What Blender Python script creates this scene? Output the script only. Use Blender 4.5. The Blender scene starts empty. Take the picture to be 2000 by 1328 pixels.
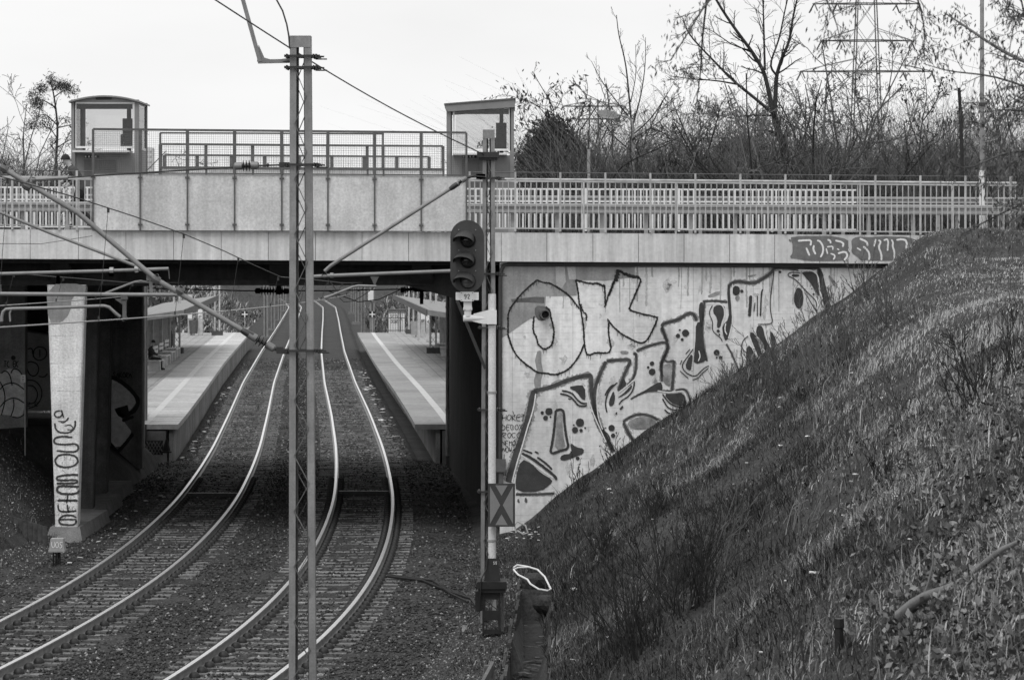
import bpy, bmesh, math, random
import numpy as np
from mathutils import Vector, Matrix
from mathutils.geometry import tessellate_polygon
R = math.radians
rnd = random.Random(7)
nr = np.random.RandomState(11)
scene = bpy.context.scene
col = scene.collection

# ------------------------------------------------------------------ camera, sky, sun, exposure
FPX, HY, CZ = 6000.0, 500.0, 6.15        # focal length in photo pixels, horizon row, eye height above the rails
cam_d = bpy.data.cameras.new('Camera')
cam = bpy.data.objects.new('Camera', cam_d); col.objects.link(cam)
cam.location = (0, 0, CZ); cam.rotation_euler = (R(90), 0, 0)
cam_d.sensor_width = 36; cam_d.lens = 36 * FPX / 2000
cam_d.shift_y = (HY - 664) / 2000
cam_d.clip_start = 0.5; cam_d.clip_end = 9000
cam_d.dof.use_dof = True; cam_d.dof.focus_distance = 60; cam_d.dof.aperture_fstop = 6.3
scene.camera = cam

SUN_EL, SUN_AZ = 58, 205                 # degrees; azimuth clockwise from +Y (view direction)
world = bpy.data.worlds.new('World'); scene.world = world; world.use_nodes = True
nt = world.node_tree; nt.nodes.clear()
wo = nt.nodes.new('ShaderNodeOutputWorld'); bg = nt.nodes.new('ShaderNodeBackground')
sky = nt.nodes.new('ShaderNodeTexSky'); sky.sky_type = 'NISHITA'; sky.sun_disc = False
sky.sun_elevation = R(SUN_EL); sky.sun_rotation = R(SUN_AZ)
bw = nt.nodes.new('ShaderNodeRGBToBW'); nt.links.new(sky.outputs[0], bw.inputs[0])
tc = nt.nodes.new('ShaderNodeTexCoord'); mp = nt.nodes.new('ShaderNodeMapping'); mp.inputs['Scale'].default_value = (1, 1, 3.5)
nz = nt.nodes.new('ShaderNodeTexNoise'); nz.inputs['Scale'].default_value = 5; nz.inputs['Detail'].default_value = 5
nt.links.new(tc.outputs['Generated'], mp.inputs[0]); nt.links.new(mp.outputs[0], nz.inputs[0])
mr = nt.nodes.new('ShaderNodeMapRange'); mr.inputs[1].default_value = .3; mr.inputs[2].default_value = .7
mr.inputs[3].default_value = 8.1; mr.inputs[4].default_value = 9.2     # an even sheet of bright cloud
nt.links.new(nz.outputs[0], mr.inputs[0])
mx = nt.nodes.new('ShaderNodeMix'); mx.data_type = 'FLOAT'; mx.inputs[0].default_value = .9
nt.links.new(bw.outputs[0], mx.inputs[2]); nt.links.new(mr.outputs[0], mx.inputs[3])
nt.links.new(mx.outputs[0], bg.inputs[0]); bg.inputs[1].default_value = .1
nt.links.new(bg.outputs[0], wo.inputs[0])

sl = bpy.data.lights.new('sun', 'SUN'); sl.energy = 1.35; sl.angle = R(35); sl.color = (1, 1, 1)
so = bpy.data.objects.new('sun', sl); col.objects.link(so)
_d = Vector((math.sin(R(SUN_AZ)) * math.cos(R(SUN_EL)), math.cos(R(SUN_AZ)) * math.cos(R(SUN_EL)), math.sin(R(SUN_EL))))
so.rotation_euler = _d.to_track_quat('Z', 'Y').to_euler()
vs = scene.view_settings; vs.view_transform = 'Standard'; vs.look = 'None'; vs.exposure = .17; vs.gamma = 1; vs.use_curve_mapping = False

# ------------------------------------------------------------------ helpers
def at(px, py, Y):
    return Vector(((px - 1000) / FPX * Y, Y, CZ - (py - HY) / FPX * Y))
def ppm(Y): return FPX / Y
def tag(o, label=None, cat=None, group=None, kind=None):
    if label: o['label'] = label
    if cat: o['category'] = cat
    if group: o['group'] = group
    if kind: o['kind'] = kind
    return o
def empty(name, loc, label=None, cat=None, group=None):
    o = bpy.data.objects.new(name, None); col.objects.link(o); o.location = loc
    o.empty_display_size = .1
    return tag(o, label, cat, group)
def wloc(o):
    v = Vector((0, 0, 0))
    while o is not None: v += o.location; o = o.parent
    return v
def link(name, me, mats, parent=None, smooth=False):
    o = bpy.data.objects.new(name, me); col.objects.link(o)
    for m in (mats if isinstance(mats, (list, tuple)) else [mats]): me.materials.append(m)
    if parent is not None: o.parent = parent
    if smooth: me.polygons.foreach_set('use_smooth', [True] * len(me.polygons))
    return o
class MB:
    def __init__(s): s.v = []; s.f = []; s.m = []
    def add(s, vs_, fs, mi=0):
        b = len(s.v); s.v += [tuple(v) for v in vs_]
        for f in fs: s.f.append([i + b for i in f]); s.m.append(mi)
        return s
    def box(s, c, d, ax=None, mi=0):
        x, y, z = d[0] / 2, d[1] / 2, d[2] / 2; c = Vector(c)
        pts = [Vector(p) for p in ((-x,-y,-z),(x,-y,-z),(x,y,-z),(-x,y,-z),(-x,-y,z),(x,-y,z),(x,y,z),(-x,y,z))]
        if ax is not None: pts = [ax @ p for p in pts]
        return s.add([c + p for p in pts], [(0,3,2,1),(4,5,6,7),(0,1,5,4),(1,2,6,5),(2,3,7,6),(3,0,4,7)], mi)
    def bb(s, a, b, mi=0):
        a, b = Vector(a), Vector(b)
        return s.box((a + b) / 2, [abs(q) for q in (b - a)], None, mi)
    def bar(s, p, q, w, h, up=(0, 0, 1), mi=0):
        p, q = Vector(p), Vector(q); d = (q - p); L = d.length
        if L < 1e-6: return s
        d /= L; u = Vector(up)
        if abs(d.dot(u)) > .98: u = Vector((0, 1, 0))
        x = d.cross(u).normalized(); z = x.cross(d)
        return s.box((p + q) / 2, (w, L, h), Matrix((x, d, z)).transposed(), mi)
    def tube(s, pts, r, n=8, mi=0, cap=True):
        pts = [Vector(p) for p in pts]; k = len(pts); b = len(s.v)
        rs = r if isinstance(r, (list, tuple)) else [r] * k
        ref = None
        for i, p in enumerate(pts):
            d = (pts[min(i + 1, k - 1)] - pts[max(i - 1, 0)])
            d = d.normalized() if d.length > 1e-9 else Vector((0, 0, 1))
            if ref is None:
                ref = Vector((0, 0, 1)) if abs(d.z) < .9 else Vector((1, 0, 0))
            x = ref - d * ref.dot(d); x.normalize(); ref = x; y = d.cross(x)
            for j in range(n):
                a = 2 * math.pi * j / n
                s.v.append(tuple(p + (x * math.cos(a) + y * math.sin(a)) * rs[i]))
        for i in range(k - 1):
            for j in range(n):
                a0 = b + i * n + j; a1 = b + i * n + (j + 1) % n
                s.f.append([a0, a1, a1 + n, a0 + n]); s.m.append(mi)
        if cap and n > 2:
            s.f.append([b + j for j in range(n)][::-1]); s.m.append(mi)
            s.f.append([b + (k - 1) * n + j for j in range(n)]); s.m.append(mi)
        return s
    def prism(s, poly, off, mi=0):
        """poly: list of 3-D points (planar), extruded by vector off"""
        n = len(poly); off = Vector(off); b = len(s.v)
        s.v += [tuple(Vector(p)) for p in poly] + [tuple(Vector(p) + off) for p in poly]
        for t in tessellate_polygon([[Vector(p) for p in poly]]):
            s.f.append([b + t[0], b + t[1], b + t[2]]); s.m.append(mi)
            s.f.append([b + n + t[2], b + n + t[1], b + n + t[0]]); s.m.append(mi)
        for i in range(n):
            j = (i + 1) % n
            s.f.append([b + i, b + j, b + n + j, b + n + i]); s.m.append(mi)
        return s
    def lathe(s, c, prof, axis=(0, 0, 1), n=10, mi=0):
        d = Vector(axis).normalized(); x = d.orthogonal().normalized(); y = d.cross(x); c = Vector(c); b = len(s.v)
        for (r, h) in prof:
            for j in range(n):
                a = 2 * math.pi * j / n
                s.v.append(tuple(c + d * h + (x * math.cos(a) + y * math.sin(a)) * r))
        for i in range(len(prof) - 1):
            for j in range(n):
                a0 = b + i * n + j; a1 = b + i * n + (j + 1) % n
                s.f.append([a0, a1, a1 + n, a0 + n]); s.m.append(mi)
        return s
    def mesh(s, name, off=(0, 0, 0)):
        me = bpy.data.meshes.new(name)
        v = np.array(s.v, dtype=np.float64) - np.array(off)
        me.from_pydata(v.tolist(), [], s.f)
        if any(s.m): me.polygons.foreach_set('material_index', s.m)
        return me
    def build(s, name, mats, parent=None, smooth=False, kind=None, fixn=True):
        off = wloc(parent) if parent is not None else Vector((0, 0, 0))
        me = s.mesh(name, tuple(off))
        if fixn:
            bm = bmesh.new(); bm.from_mesh(me); bmesh.ops.recalc_face_normals(bm, faces=bm.faces); bm.to_mesh(me); bm.free()
        o = link(name, me, mats, parent, False)
        if smooth: 
            me.polygons.foreach_set('use_smooth', [True] * len(me.polygons)); me.set_sharp_from_angle(angle=R(40))
        if kind: o['kind'] = kind
        return o
def inst(name, me, loc, parent=None, rotz=0, scale=None):
    o = bpy.data.objects.new(name, me); col.objects.link(o)
    o.location = Vector(loc) - (wloc(parent) if parent is not None else Vector((0, 0, 0)))
    o.rotation_euler = (0, 0, rotz)
    if scale: o.scale = scale
    if parent is not None: o.parent = parent
    return o
def fast_mesh(name, V, Fq, mats, mi=None, parent=None, smooth=False):
    """numpy mesh with faces of one size"""
    me = bpy.data.meshes.new(name); V = np.asarray(V, np.float32); Fq = np.asarray(Fq, np.int32)
    n, k = Fq.shape
    me.vertices.add(len(V)); me.vertices.foreach_set('co', V.ravel())
    me.loops.add(n * k); me.loops.foreach_set('vertex_index', Fq.ravel())
    me.polygons.add(n); me.polygons.foreach_set('loop_start', np.arange(n, dtype=np.int32) * k)
    if mi is not None: me.polygons.foreach_set('material_index', np.asarray(mi, np.int32))
    if smooth: me.polygons.foreach_set('use_smooth', np.ones(n, bool))
    me.update(calc_edges=True); me.validate()
    o = bpy.data.objects.new(name, me); col.objects.link(o)
    for m in (mats if isinstance(mats, (list, tuple)) else [mats]): me.materials.append(m)
    if parent is not None: o.parent = parent
    return o
def vnoise(x, y, s=1.0, seed=0):
    x = np.asarray(x, float) / s + seed * 17.3; y = np.asarray(y, float) / s + seed * 7.7
    xi = np.floor(x); yi = np.floor(y); fx = x - xi; fy = y - yi
    fx = fx * fx * (3 - 2 * fx); fy = fy * fy * (3 - 2 * fy)
    def h(a, b):
        q = np.sin(a * 127.1 + b * 311.7 + seed * 74.7) * 43758.5453
        return q - np.floor(q)
    return (h(xi, yi) * (1 - fx) + h(xi + 1, yi) * fx) * (1 - fy) + (h(xi, yi + 1) * (1 - fx) + h(xi + 1, yi + 1) * fx) * fy
def sstep(a, b, x):
    t = np.clip((x - a) / (b - a), 0, 1); return t * t * (3 - 2 * t)

# ------------------------------------------------------------------ materials (all grey: the photograph is black and white)
_mats = {}
def M(name, base, var=.25, scale=3, rough=.85, metal=0, bump=.0, bscale=40, fine=.15, streak=0, rand=0, spec=.3, boards=0, joints=0, brick=None):
    if name in _mats: return _mats[name]
    m = bpy.data.materials.new(name); m.use_nodes = True; _mats[name] = m
    t = m.node_tree; N = t.nodes.new; L = t.links.new
    p = t.nodes['Principled BSDF']
    p.inputs['Roughness'].default_value = rough; p.inputs['Metallic'].default_value = metal
    p.inputs['Specular IOR Level'].default_value = spec
    g = N('ShaderNodeNewGeometry')
    def noise(sc, det=4, mapscale=None):
        n = N('ShaderNodeTexNoise'); n.inputs['Scale'].default_value = sc; n.inputs['Detail'].default_value = det
        n.inputs['Roughness'].default_value = .62
        if mapscale:
            mpn = N('ShaderNodeMapping'); mpn.inputs['Scale'].default_value = mapscale
            L(g.outputs['Position'], mpn.inputs[0]); L(mpn.outputs[0], n.inputs['Vector'])
        else: L(g.outputs['Position'], n.inputs['Vector'])
        return n.outputs[0]
    def math_(op, a, b=None):
        n = N('ShaderNodeMath'); n.operation = op
        for i, q in enumerate((a, b)):
            if q is None: continue
            if isinstance(q, (int, float)): n.inputs[i].default_value = q
            else: L(q, n.inputs[i])
        return n.outputs[0]
    def rng(v, lo, hi, a=.3, b=.7):
        n = N('ShaderNodeMapRange'); n.inputs[1].default_value = a; n.inputs[2].default_value = b
        n.inputs[3].default_value = lo; n.inputs[4].default_value = hi; L(v, n.inputs[0]); return n.outputs[0]
    v = rng(noise(scale), 1 - var, 1 + var)
    if fine: v = math_('MULTIPLY', v, rng(noise(scale * 14, 3), 1 - fine, 1 + fine))
    if streak: v = math_('MULTIPLY', v, rng(noise(1, 4, (7, 7, .35)), 1 - streak, 1 + streak * .4))
    if rand:
        oi = N('ShaderNodeObjectInfo'); v = math_('MULTIPLY', v, rng(oi.outputs['Random'], 1 - rand, 1 + rand, 0, 1))
    sep = None
    if boards or joints or brick:
        sep = N('ShaderNodeSeparateXYZ'); L(g.outputs['Position'], sep.inputs[0])
    if boards:   # shuttering-board marks
        fr = math_('FRACT', math_('MULTIPLY', sep.outputs[2], 1 / boards))
        ln = math_('LESS_THAN', fr, .07)
        ln = math_('MULTIPLY', ln, rng(noise(2.3), 0, .38, .42, .66))
        v = math_('MULTIPLY', v, math_('SUBTRACT', 1, ln))
    if joints:
        fr = math_('FRACT', math_('MULTIPLY', sep.outputs[0], 1 / joints))
        v = math_('MULTIPLY', v, math_('SUBTRACT', 1, math_('MULTIPLY', math_('LESS_THAN', fr, .01), .28)))
    if brick:    # paving courses on a level surface, too far off to build singly
        bx, by, dk = brick
        fr = math_('FRACT', math_('MULTIPLY', sep.outputs[1], 1 / by))
        fx = math_('FRACT', math_('MULTIPLY', math_('ADD', sep.outputs[0], math_('MULTIPLY', sep.outputs[1], .065)), 1 / bx))
        ln = math_('MAXIMUM', math_('LESS_THAN', fr, .16), math_('LESS_THAN', fx, .1))
        v = math_('MULTIPLY', v, math_('SUBTRACT', 1, math_('MULTIPLY', ln, dk)))
    v = math_('MULTIPLY', v, base)
    cc = N('ShaderNodeCombineColor')
    for i in range(3): L(v, cc.inputs[i])
    L(cc.outputs[0], p.inputs['Base Color'])
    if bump:
        bn = N('ShaderNodeBump'); bn.inputs['Strength'].default_value = min(1, bump); bn.inputs['Distance'].default_value = .02 * max(1, bump)
        L(noise(bscale, 5), bn.inputs['Height']); L(bn.outputs[0], p.inputs['Normal'])
    return m
def glass_mat():
    m = bpy.data.materials.new('glass'); m.use_nodes = True; t = m.node_tree; t.nodes.clear()
    o = t.nodes.new('ShaderNodeOutputMaterial'); a = t.nodes.new('ShaderNodeBsdfTransparent'); a.inputs[0].default_value = (.9, .9, .9, 1)
    b = t.nodes.new('ShaderNodeBsdfGlossy'); b.inputs['Roughness'].default_value = .03
    f = t.nodes.new('ShaderNodeFresnel'); f.inputs[0].default_value = 1.5; mi = t.nodes.new('ShaderNodeMixShader')
    t.links.new(f.outputs[0], mi.inputs[0]); t.links.new(a.outputs[0], mi.inputs[1]); t.links.new(b.outputs[0], mi.inputs[2]); t.links.new(mi.outputs[0], o.inputs[0])
    return m
GLASS = glass_mat()
soil = M('soil', .046, .45, 1.4, .95, bump=.8, bscale=22, fine=.5)
ballast_m = M('ballast', .045, .35, .8, .9, bump=1.6, bscale=26, fine=.55)
stone_m = [M('stone_dark', .038, .3, 9, .85), M('stone_mid', .095, .3, 9, .85), M('stone_pale', .30, .3, 9, .8)]
rail_top = M('rail_polished', .95, .04, 2, .42, 1, fine=.04)
rail_side = M('rail_rust', .27, .25, 4, .55, .2)
sleeper_m = M('sleeper_concrete', .175, .4, 3, .9, bump=.3, fine=.35, rand=.25)
clip_m = M('fastening_iron', .035, .3, 20, .55, .3)
conc = M('fascia_concrete', .68, .12, 1.0, .9, streak=.26, fine=.08, rand=.06, bump=.1, bscale=60)
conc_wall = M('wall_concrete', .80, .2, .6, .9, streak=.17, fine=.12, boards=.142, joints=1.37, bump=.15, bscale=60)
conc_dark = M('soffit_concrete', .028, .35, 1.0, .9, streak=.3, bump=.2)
conc_pier = M('pier_concrete', .82, .17, 1.6, .95, streak=.22, fine=.2, boards=.31, bump=.8, bscale=30)
conc_mid = M('plinth_concrete', .2, .25, 3, .95, fine=.25, bump=.5)
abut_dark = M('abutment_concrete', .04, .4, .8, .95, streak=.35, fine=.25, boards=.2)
galv = M('galvanised_steel', .36, .14, 6, .55, .2, fine=.08)
galv_dark = M('weathered_steel', .13, .2, 8, .6, .3)
rail_paint = M('railing_paint', .46, .3, 3, .6, fine=.06)
panel_m = M('screen_panel', .65, .15, 1.4, .75, fine=.16, streak=.14, rand=.09, bump=.25, bscale=70)
mast_m = M('mast_grey_paint', .27, .22, 2.5, .6, .15, streak=.2, fine=.12)
mast_dk = M('mast_dark_iron', .05, .2, 6, .6, .2)
tube_m = M('cantilever_aluminium', .24, .14, 5, .5, .2, fine=.08)
wire_m = M('wire_bronze', .06, .1, 5, .5, .5)
wire_lt = M('wire_bright', .45, .1, 5, .35, .7)
ins_m = M('insulator_brown', .03, .2, 8, .35, 0, spec=.6)
ins_cap = M('insulator_cap', .22, .2, 8, .5, .3)
white_m = M('white_paint', .80, .05, 4, .5, fine=.04)
black_m = M('black_paint', .022, .2, 8, .5)
dark_m = M('dark_paint', .055, .15, 6, .5)
sign_grey = M('sign_grey', .22, .06, 6, .5)
bark = M('bark', .12, .3, 6, .95)
bark_dark = M('bark_dark', .035, .3, 6, .95)
bark_pale = M('bark_pale', .19, .3, 6, .95)
# ------------------------------------------------------------------ track centre lines (Y along the view, X to the right)
_R = [(20,-9.6),(30,-6.75),(40,-4.83),(45,-4.2),(50,-3.77),(55,-3.52),(60,-3.41),(65,-3.42),(69,-3.48),(75,-3.65),(80,-3.85),(90,-4.38),(100,-4.98),(120,-6.3),(150,-8.4),(200,-11.66),(250,-14.7),(300,-17.7),(370,-22),(430,-27),(500,-36)]
_L = [(20,-13.4),(30,-10.7),(40,-9.1),(45,-8.48),(50,-8.0),(55,-7.68),(60,-7.5),(65,-7.46),(69,-7.5),(75,-7.64),(80,-7.83),(90,-8.35),(100,-8.95),(120,-10.3),(150,-12.38),(200,-15.55),(250,-18.6),(300,-21.7),(370,-26.1),(430,-31.2),(500,-40.3)]
_yy = np.arange(18, 500, .25)
def _curve(t):
    t = np.array(t); x = np.interp(_yy, t[:, 0], t[:, 1])
    for w in (21, 21, 21):
        k = np.ones(w) / w; xp = np.pad(x, w // 2, mode='reflect', reflect_type='odd'); x = np.convolve(xp, k, 'valid')
    return x
_xr, _xl = _curve(_R), _curve(_L)
def XR(Y): return np.interp(Y, _yy, _xr)
def XL(Y): return np.interp(Y, _yy, _xl)
def YB(px): return 69.26 / (1 - .065 * (px - 1000) / FPX)       # bridge face, slightly askew to the view
def Yf(X): return 69 + .065 * (X + 4)
def XA(Y): return -.29 - .066 * (np.asarray(Y) - 69.35)           # inner face of the right abutment
def XD(Y): return np.interp(Y, [30, 44, 57], [-.05, .17, .47])     # drain channel

def gz(X, Y):
    X = np.asarray(X, float); Y = np.asarray(Y, float)
    xr, xl = XR(np.clip(Y, 18, 499)), XL(np.clip(Y, 18, 499))
    flat = -.32 + .25 * sstep(xr + 2.4, xr + 3.6, X) + .22 * sstep(-xl + 2.2, -xl + 3.0, -X)
    und = (vnoise(X, Y, 2.6, 1) - .5) * .62 + (vnoise(X, Y, .8, 2) - .5) * .16 + (vnoise(X, Y, .3, 3) - .5) * .06
    # --- before the bridge
    foot = np.interp(Y, [0, 45, 57, 61, 66, 69.5], [.62, .62, .8, 1.0, .5, .1])
    s = .715 * (X - foot); top = 6.56 - .105 * np.clip(69 - Y, 0, 14) - .03 * np.maximum(0, 55 - Y) + .01 * (X - 9)
    k = .5; hq = np.clip(.5 + .5 * (top - s) / k, 0, 1); s = top * (1 - hq) + s * hq - k * hq * (1 - hq)
    zr = np.maximum(flat, s + und * np.clip(s * 2, 0, 1))
    fl = np.interp(Y, [0, 55, 66, 80], [-13.2, -11.9, -10.75, -10.7])
    capl = np.interp(Y, [0, 60, 67, 95], [5, 4.5, 1.75, 1.5])
    zl = np.minimum(.95 * (fl - X), capl) + und * .6
    zpre = np.where(X > -3, zr, np.maximum(flat, np.where(X < fl, zl, -9)))
    # under and beside the bridge
    zpre = np.where((Y > 69.6 + .065 * (X + 4)) & (X > XA(Y) + .45), 6.2, zpre)
    # ditch
    d = np.abs(X - XD(Y)); dit = (d < .30) & (Y > 36) & (Y < 57.2)
    zpre = np.where(dit, np.minimum(zpre, -.62 + und * .3), zpre)
    # --- beyond the bridge: a cutting with platforms, then a wooded hillside
    fr = xr + np.interp(Y, [92, 126, 134, 207, 224, 320, 420], [4.8, 4.8, 9.2, 9.2, 3.9, 4.5, 6])
    fl2 = xl - np.interp(Y, [92, 126, 134, 207, 224, 320, 420], [6.3, 6.3, 9.4, 9.4, 4.0, 4.5, 6]); sl_ = np.interp(Y, [126, 138], [4.5, .62])
    cap = 6.4 - 0 * Y
    sr = np.where(X > fr, sl_ * (X - fr), np.where(X < fl2, sl_ * (fl2 - X), 0))
    zpost = -.32 + np.minimum(sr, cap + .32) + und * np.clip(sr, 0, 1) * 1.5
    zpost = np.minimum(zpost + 8 * sstep(440, 500, Y), 6.4)
    return np.where(Y > 92.4, zpost, zpre)

def growth(a, b, s0, g):
    out = [a]; s = s0
    while out[-1] < b: out.append(out[-1] + s); s *= g
    return out
xs = sorted(set([-q for q in growth(46, 5000, 1.2, 1.25)] + list(np.arange(-45, -14, .7)) + list(np.arange(-14, 13, .2)) + growth(13.2, 5000, .4, 1.2)))
ys = growth(10, 40, .6, 1.0) + list(np.arange(40.8, 69.3, .22)) + list(np.arange(69.3, 70.9, .09)) + list(np.arange(70.95, 95, .3)) + list(np.arange(95.5, 300, 1.7)) + growth(302, 7000, 3, 1.12)
ys = [-60, -20] + sorted(ys)
GX, GY = np.meshgrid(xs, ys); GZ = gz(GX, GY)
ny, nx = GX.shape
idx = np.arange(ny * nx).reshape(ny, nx)
fq = np.stack([idx[:-1, :-1], idx[:-1, 1:], idx[1:, 1:], idx[1:, :-1]], -1).reshape(-1, 4)
tag(fast_mesh('ground', np.stack([GX, GY, GZ], -1).reshape(-1, 3), fq, soil, smooth=True), 'dark earth of the cutting and its embankments', kind='structure')

# ballast bed
brow = list(np.arange(34, 172, .25)) + list(np.arange(172.5, 470, 1.6))
def bcols(y):
    xr, xl = float(XR(y)), float(XL(y))
    rgt = xr + 3.1 if y < 92 else xr + 1.72
    lft = xl - 2.9 if y < 92 else xl - 1.72
    a = [(lft - .5, -.62), (lft, -.36)] + [(q, -.18) for q in np.linspace(xl - 1.75, xl + 1.5, 9)] + [(q, -.21) for q in np.linspace(xl + 1.8, xr - 1.8, 4)] + [(q, -.18) for q in np.linspace(xr - 1.5, xr + 1.75, 9)] + [(rgt, -.36), (rgt + .5, -.62)]
    return a
BV = []
for y in brow:
    for x, z in bcols(y): BV.append((x, y, z))
BV = np.array(BV); BV[:, 2] += (vnoise(BV[:, 0], BV[:, 1], .45, 5) - .5) * .05
nb = len(bcols(50)); ib = np.arange(len(BV)).reshape(-1, nb)
fb = np.stack([ib[:-1, :-1], ib[:-1, 1:], ib[1:, 1:], ib[1:, :-1]], -1).reshape(-1, 4)
tag(fast_mesh('ballast_bed', BV, fb, ballast_m, smooth=True), 'dark crushed stone bed under both railway tracks', kind='structure')

# loose ballast stones (uncountable)
def stones(name, n, region, smin, smax, mats, pm, zoff=0.0, zf=None):
    X, Y = region(n); n = len(X)
    Z = zf(X, Y)
    s = nr.uniform(smin, smax, n)
    O = np.array([(1,0,0),(0,1,0),(-1,0,0),(0,-1,0),(0,0,1),(0,0,-1)], float)
    V = O[None] * s[:, None, None] * nr.uniform(.55, 1.25, (n, 6, 1)) + nr.normal(0, .15, (n, 6, 3)) * s[:, None, None]
    a = nr.uniform(0, 6.28, n); ca, sa = np.cos(a)[:, None], np.sin(a)[:, None]
    V = np.stack([V[..., 0] * ca - V[..., 1] * sa, V[..., 0] * sa + V[..., 1] * ca, V[..., 2] * .75], -1)
    V += np.stack([X, Y, Z + zoff], -1)[:, None]
    Ft = np.array([(0,1,4),(1,2,4),(2,3,4),(3,0,4),(1,0,5),(2,1,5),(3,2,5),(0,3,5)])
    Fa = (Ft[None] + (np.arange(n) * 6)[:, None, None]).reshape(-1, 3)
    mi = np.repeat(nr.choice(len(mats), n, p=pm), 8)
    return fast_mesh(name, V.reshape(-1, 3), Fa, mats, mi)
def bz(X, Y):
    xr, xl = XR(Y), XL(Y); zz = np.full(len(X), -.18)
    rgt = xr + 3.1; lft = xl - 2.9
    t = np.clip((X - (xr + 1.75)) / 1.35, 0, 1); t2 = np.clip((xl - 1.75 - X) / 1.15, 0, 1)
    return zz - .17 * np.maximum(t, t2)
def breg(n):
    Y = 43.5 + 52 * nr.rand(n) ** 1.7; u = nr.rand(n)
    xr, xl = XR(Y), XL(Y); X = xl - 2.9 + u * (xr + 3.1 - xl + 2.9)
    keep = np.ones(n, bool)
    for c in (xr, xl):     # keep the rails and most of the sleeper ends clear
        for s_ in (-.75, .75): keep &= np.abs(X - c - s_) > .17
        keep &= (np.abs(X - c) > 1.28) | (nr.rand(n) < .6)
    return X[keep], Y[keep]
tag(stones('ballast_stones', 46000, breg, .018, .042, stone_m, [.6, .35, .05], .01, bz), 'loose crushed stones lying over the track bed', 'ballast', kind='stuff')

def breg2(n):
    Y = 95 + 95 * nr.rand(n) ** 1.5; u = nr.rand(n); xr, xl = XR(Y), XL(Y); X = xl - 1.6 + u * (xr - xl + 3.2); keep = np.ones(n, bool)
    for c in (xr, xl):
        for s_ in (-.75, .75): keep &= np.abs(X - c - s_) > .17
    return X[keep], Y[keep]
tag(stones('ballast_stones', 16000, breg2, .03, .065, stone_m, [.62, .33, .05], .0, bz), 'loose crushed stones between the far platforms', 'ballast', kind='stuff')
def verge(n):
    Y = 43 + 26 * nr.rand(n); X = XR(Y) + 2.5 + nr.rand(n) * (.2 - XR(Y) - 2.5); return X, Y
tag(stones('verge_gravel', 14000, verge, .012, .034, stone_m, [.55, .38, .07], .0, lambda X, Y: np.maximum(gz(X, Y), np.where(X < XR(Y) + 3.1, bz(X, Y), -.36 - .52 * (X - XR(Y) - 3.1)))), 'scattered gravel between the right track and the signal', 'gravel', kind='stuff')
def verge2(n):
    Y = 50 + 26 * nr.rand(n); X = XL(Y) - 2.3 - nr.rand(n) * 2.7; return X, Y
tag(stones('verge_gravel', 13000, verge2, .012, .034, stone_m, [.4, .44, .16], .0, lambda X, Y: np.maximum(gz(X, Y), np.where(X > XL(Y) - 2.9, bz(X, Y), -.36))), 'scattered gravel between the left track and the pier', 'gravel', kind='stuff')
# ------------------------------------------------------------------ tracks
PROF = [(-.07,-.172),(.07,-.172),(.07,-.155),(.012,-.138),(.012,-.045),(.037,-.034),(.037,-.006),(.028,0),(-.028,0),(-.037,-.006),(-.037,-.034),(-.012,-.045),(-.012,-.138),(-.07,-.155)]
slp = MB()
for (x0, x1, h) in ((-1.25, -.42, 0), (-.42, .42, -.008), (.42, 1.25, 0)):
    slp.add([(x0,-.13,-.2),(x1,-.13,-.2),(x1,.13,-.2),(x0,.13,-.2),(x0,-.1,h),(x1,-.1,h),(x1,.1,h),(x0,.1,h)], [(0,3,2,1),(4,5,6,7),(0,1,5,4),(1,2,6,5),(2,3,7,6),(3,0,4,7)])
SLP = slp.mesh('sleeper'); SLP.materials.append(sleeper_m)
cl = MB(); cl.lathe((0, 0, -.03), [(.085, 0), (.09, .04), (.072, .09), (.04, .12), (.001, .125)], n=8)
CLP = cl.mesh('rail_clip'); CLP.materials.append(clip_m); CLP.polygons.foreach_set('use_smooth', [True] * len(CLP.polygons))
def make_track(XF, label, clip_end):
    y0 = 36.0
    root = empty('railway_track', (float(XF(69)), 69, -.17), label, 'railway track', 'two curving railway tracks')
    rows = list(np.arange(y0, 100, .6)) + list(np.arange(100, 470, 3))
    for sgn in (-1, 1):
        mb = MB(); P = len(PROF)
        for y in rows:
            h = float(XF(y + .5) - XF(y - .5)); n = Vector((1, -h, 0)).normalized(); c = Vector((float(XF(y)), y, 0)) + n * .7525 * sgn
            mb.v += [tuple(c + n * u + Vector((0, 0, z))) for u, z in PROF]
        for i in range(len(rows) - 1):
            for j in range(P):
                a, b = i * P + j, i * P + (j + 1) % P
                mb.f.append([a, b, b + P, a + P]); mb.m.append(1 if 6 <= j <= 8 else 0)
        mb.build('rail', [rail_side, rail_top], root)
    y = 43.0; k = 0
    while y < 170:
        h = float(XF(y + .5) - XF(y - .5)); rz = -math.atan(h); n = Vector((math.cos(rz), math.sin(rz), 0))
        c = Vector((float(XF(y)), y, -.165 + rnd.uniform(-.006, .004)))
        if True:
            o = inst('sleeper', SLP, c, root, rz + rnd.uniform(-.008, .008))
            if y < clip_end:
                for s1 in (-.7525, .7525):
                    for s2 in (-.135, .135): inst('rail_clip', CLP, c + n * (s1 + s2), root)
        y += .6 / math.sqrt(1 + h * h); k += 1
    return root
trL = make_track(XL, 'left railway track curving past the concrete pier', 87)
trR = make_track(XR, 'right railway track curving in front of the lattice mast', 87)
for XF, y, rt in ((XR, 81.3, trR), (XL, 80.6, trL)):      # dark timber across the track under the bridge
    mb = MB(); c = float(XF(y)); mb.bb((c - .66, y - .09, -.2), (c + .66, y + .09, -.06)); mb.build('cross_timber', clip_m, rt)
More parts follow.
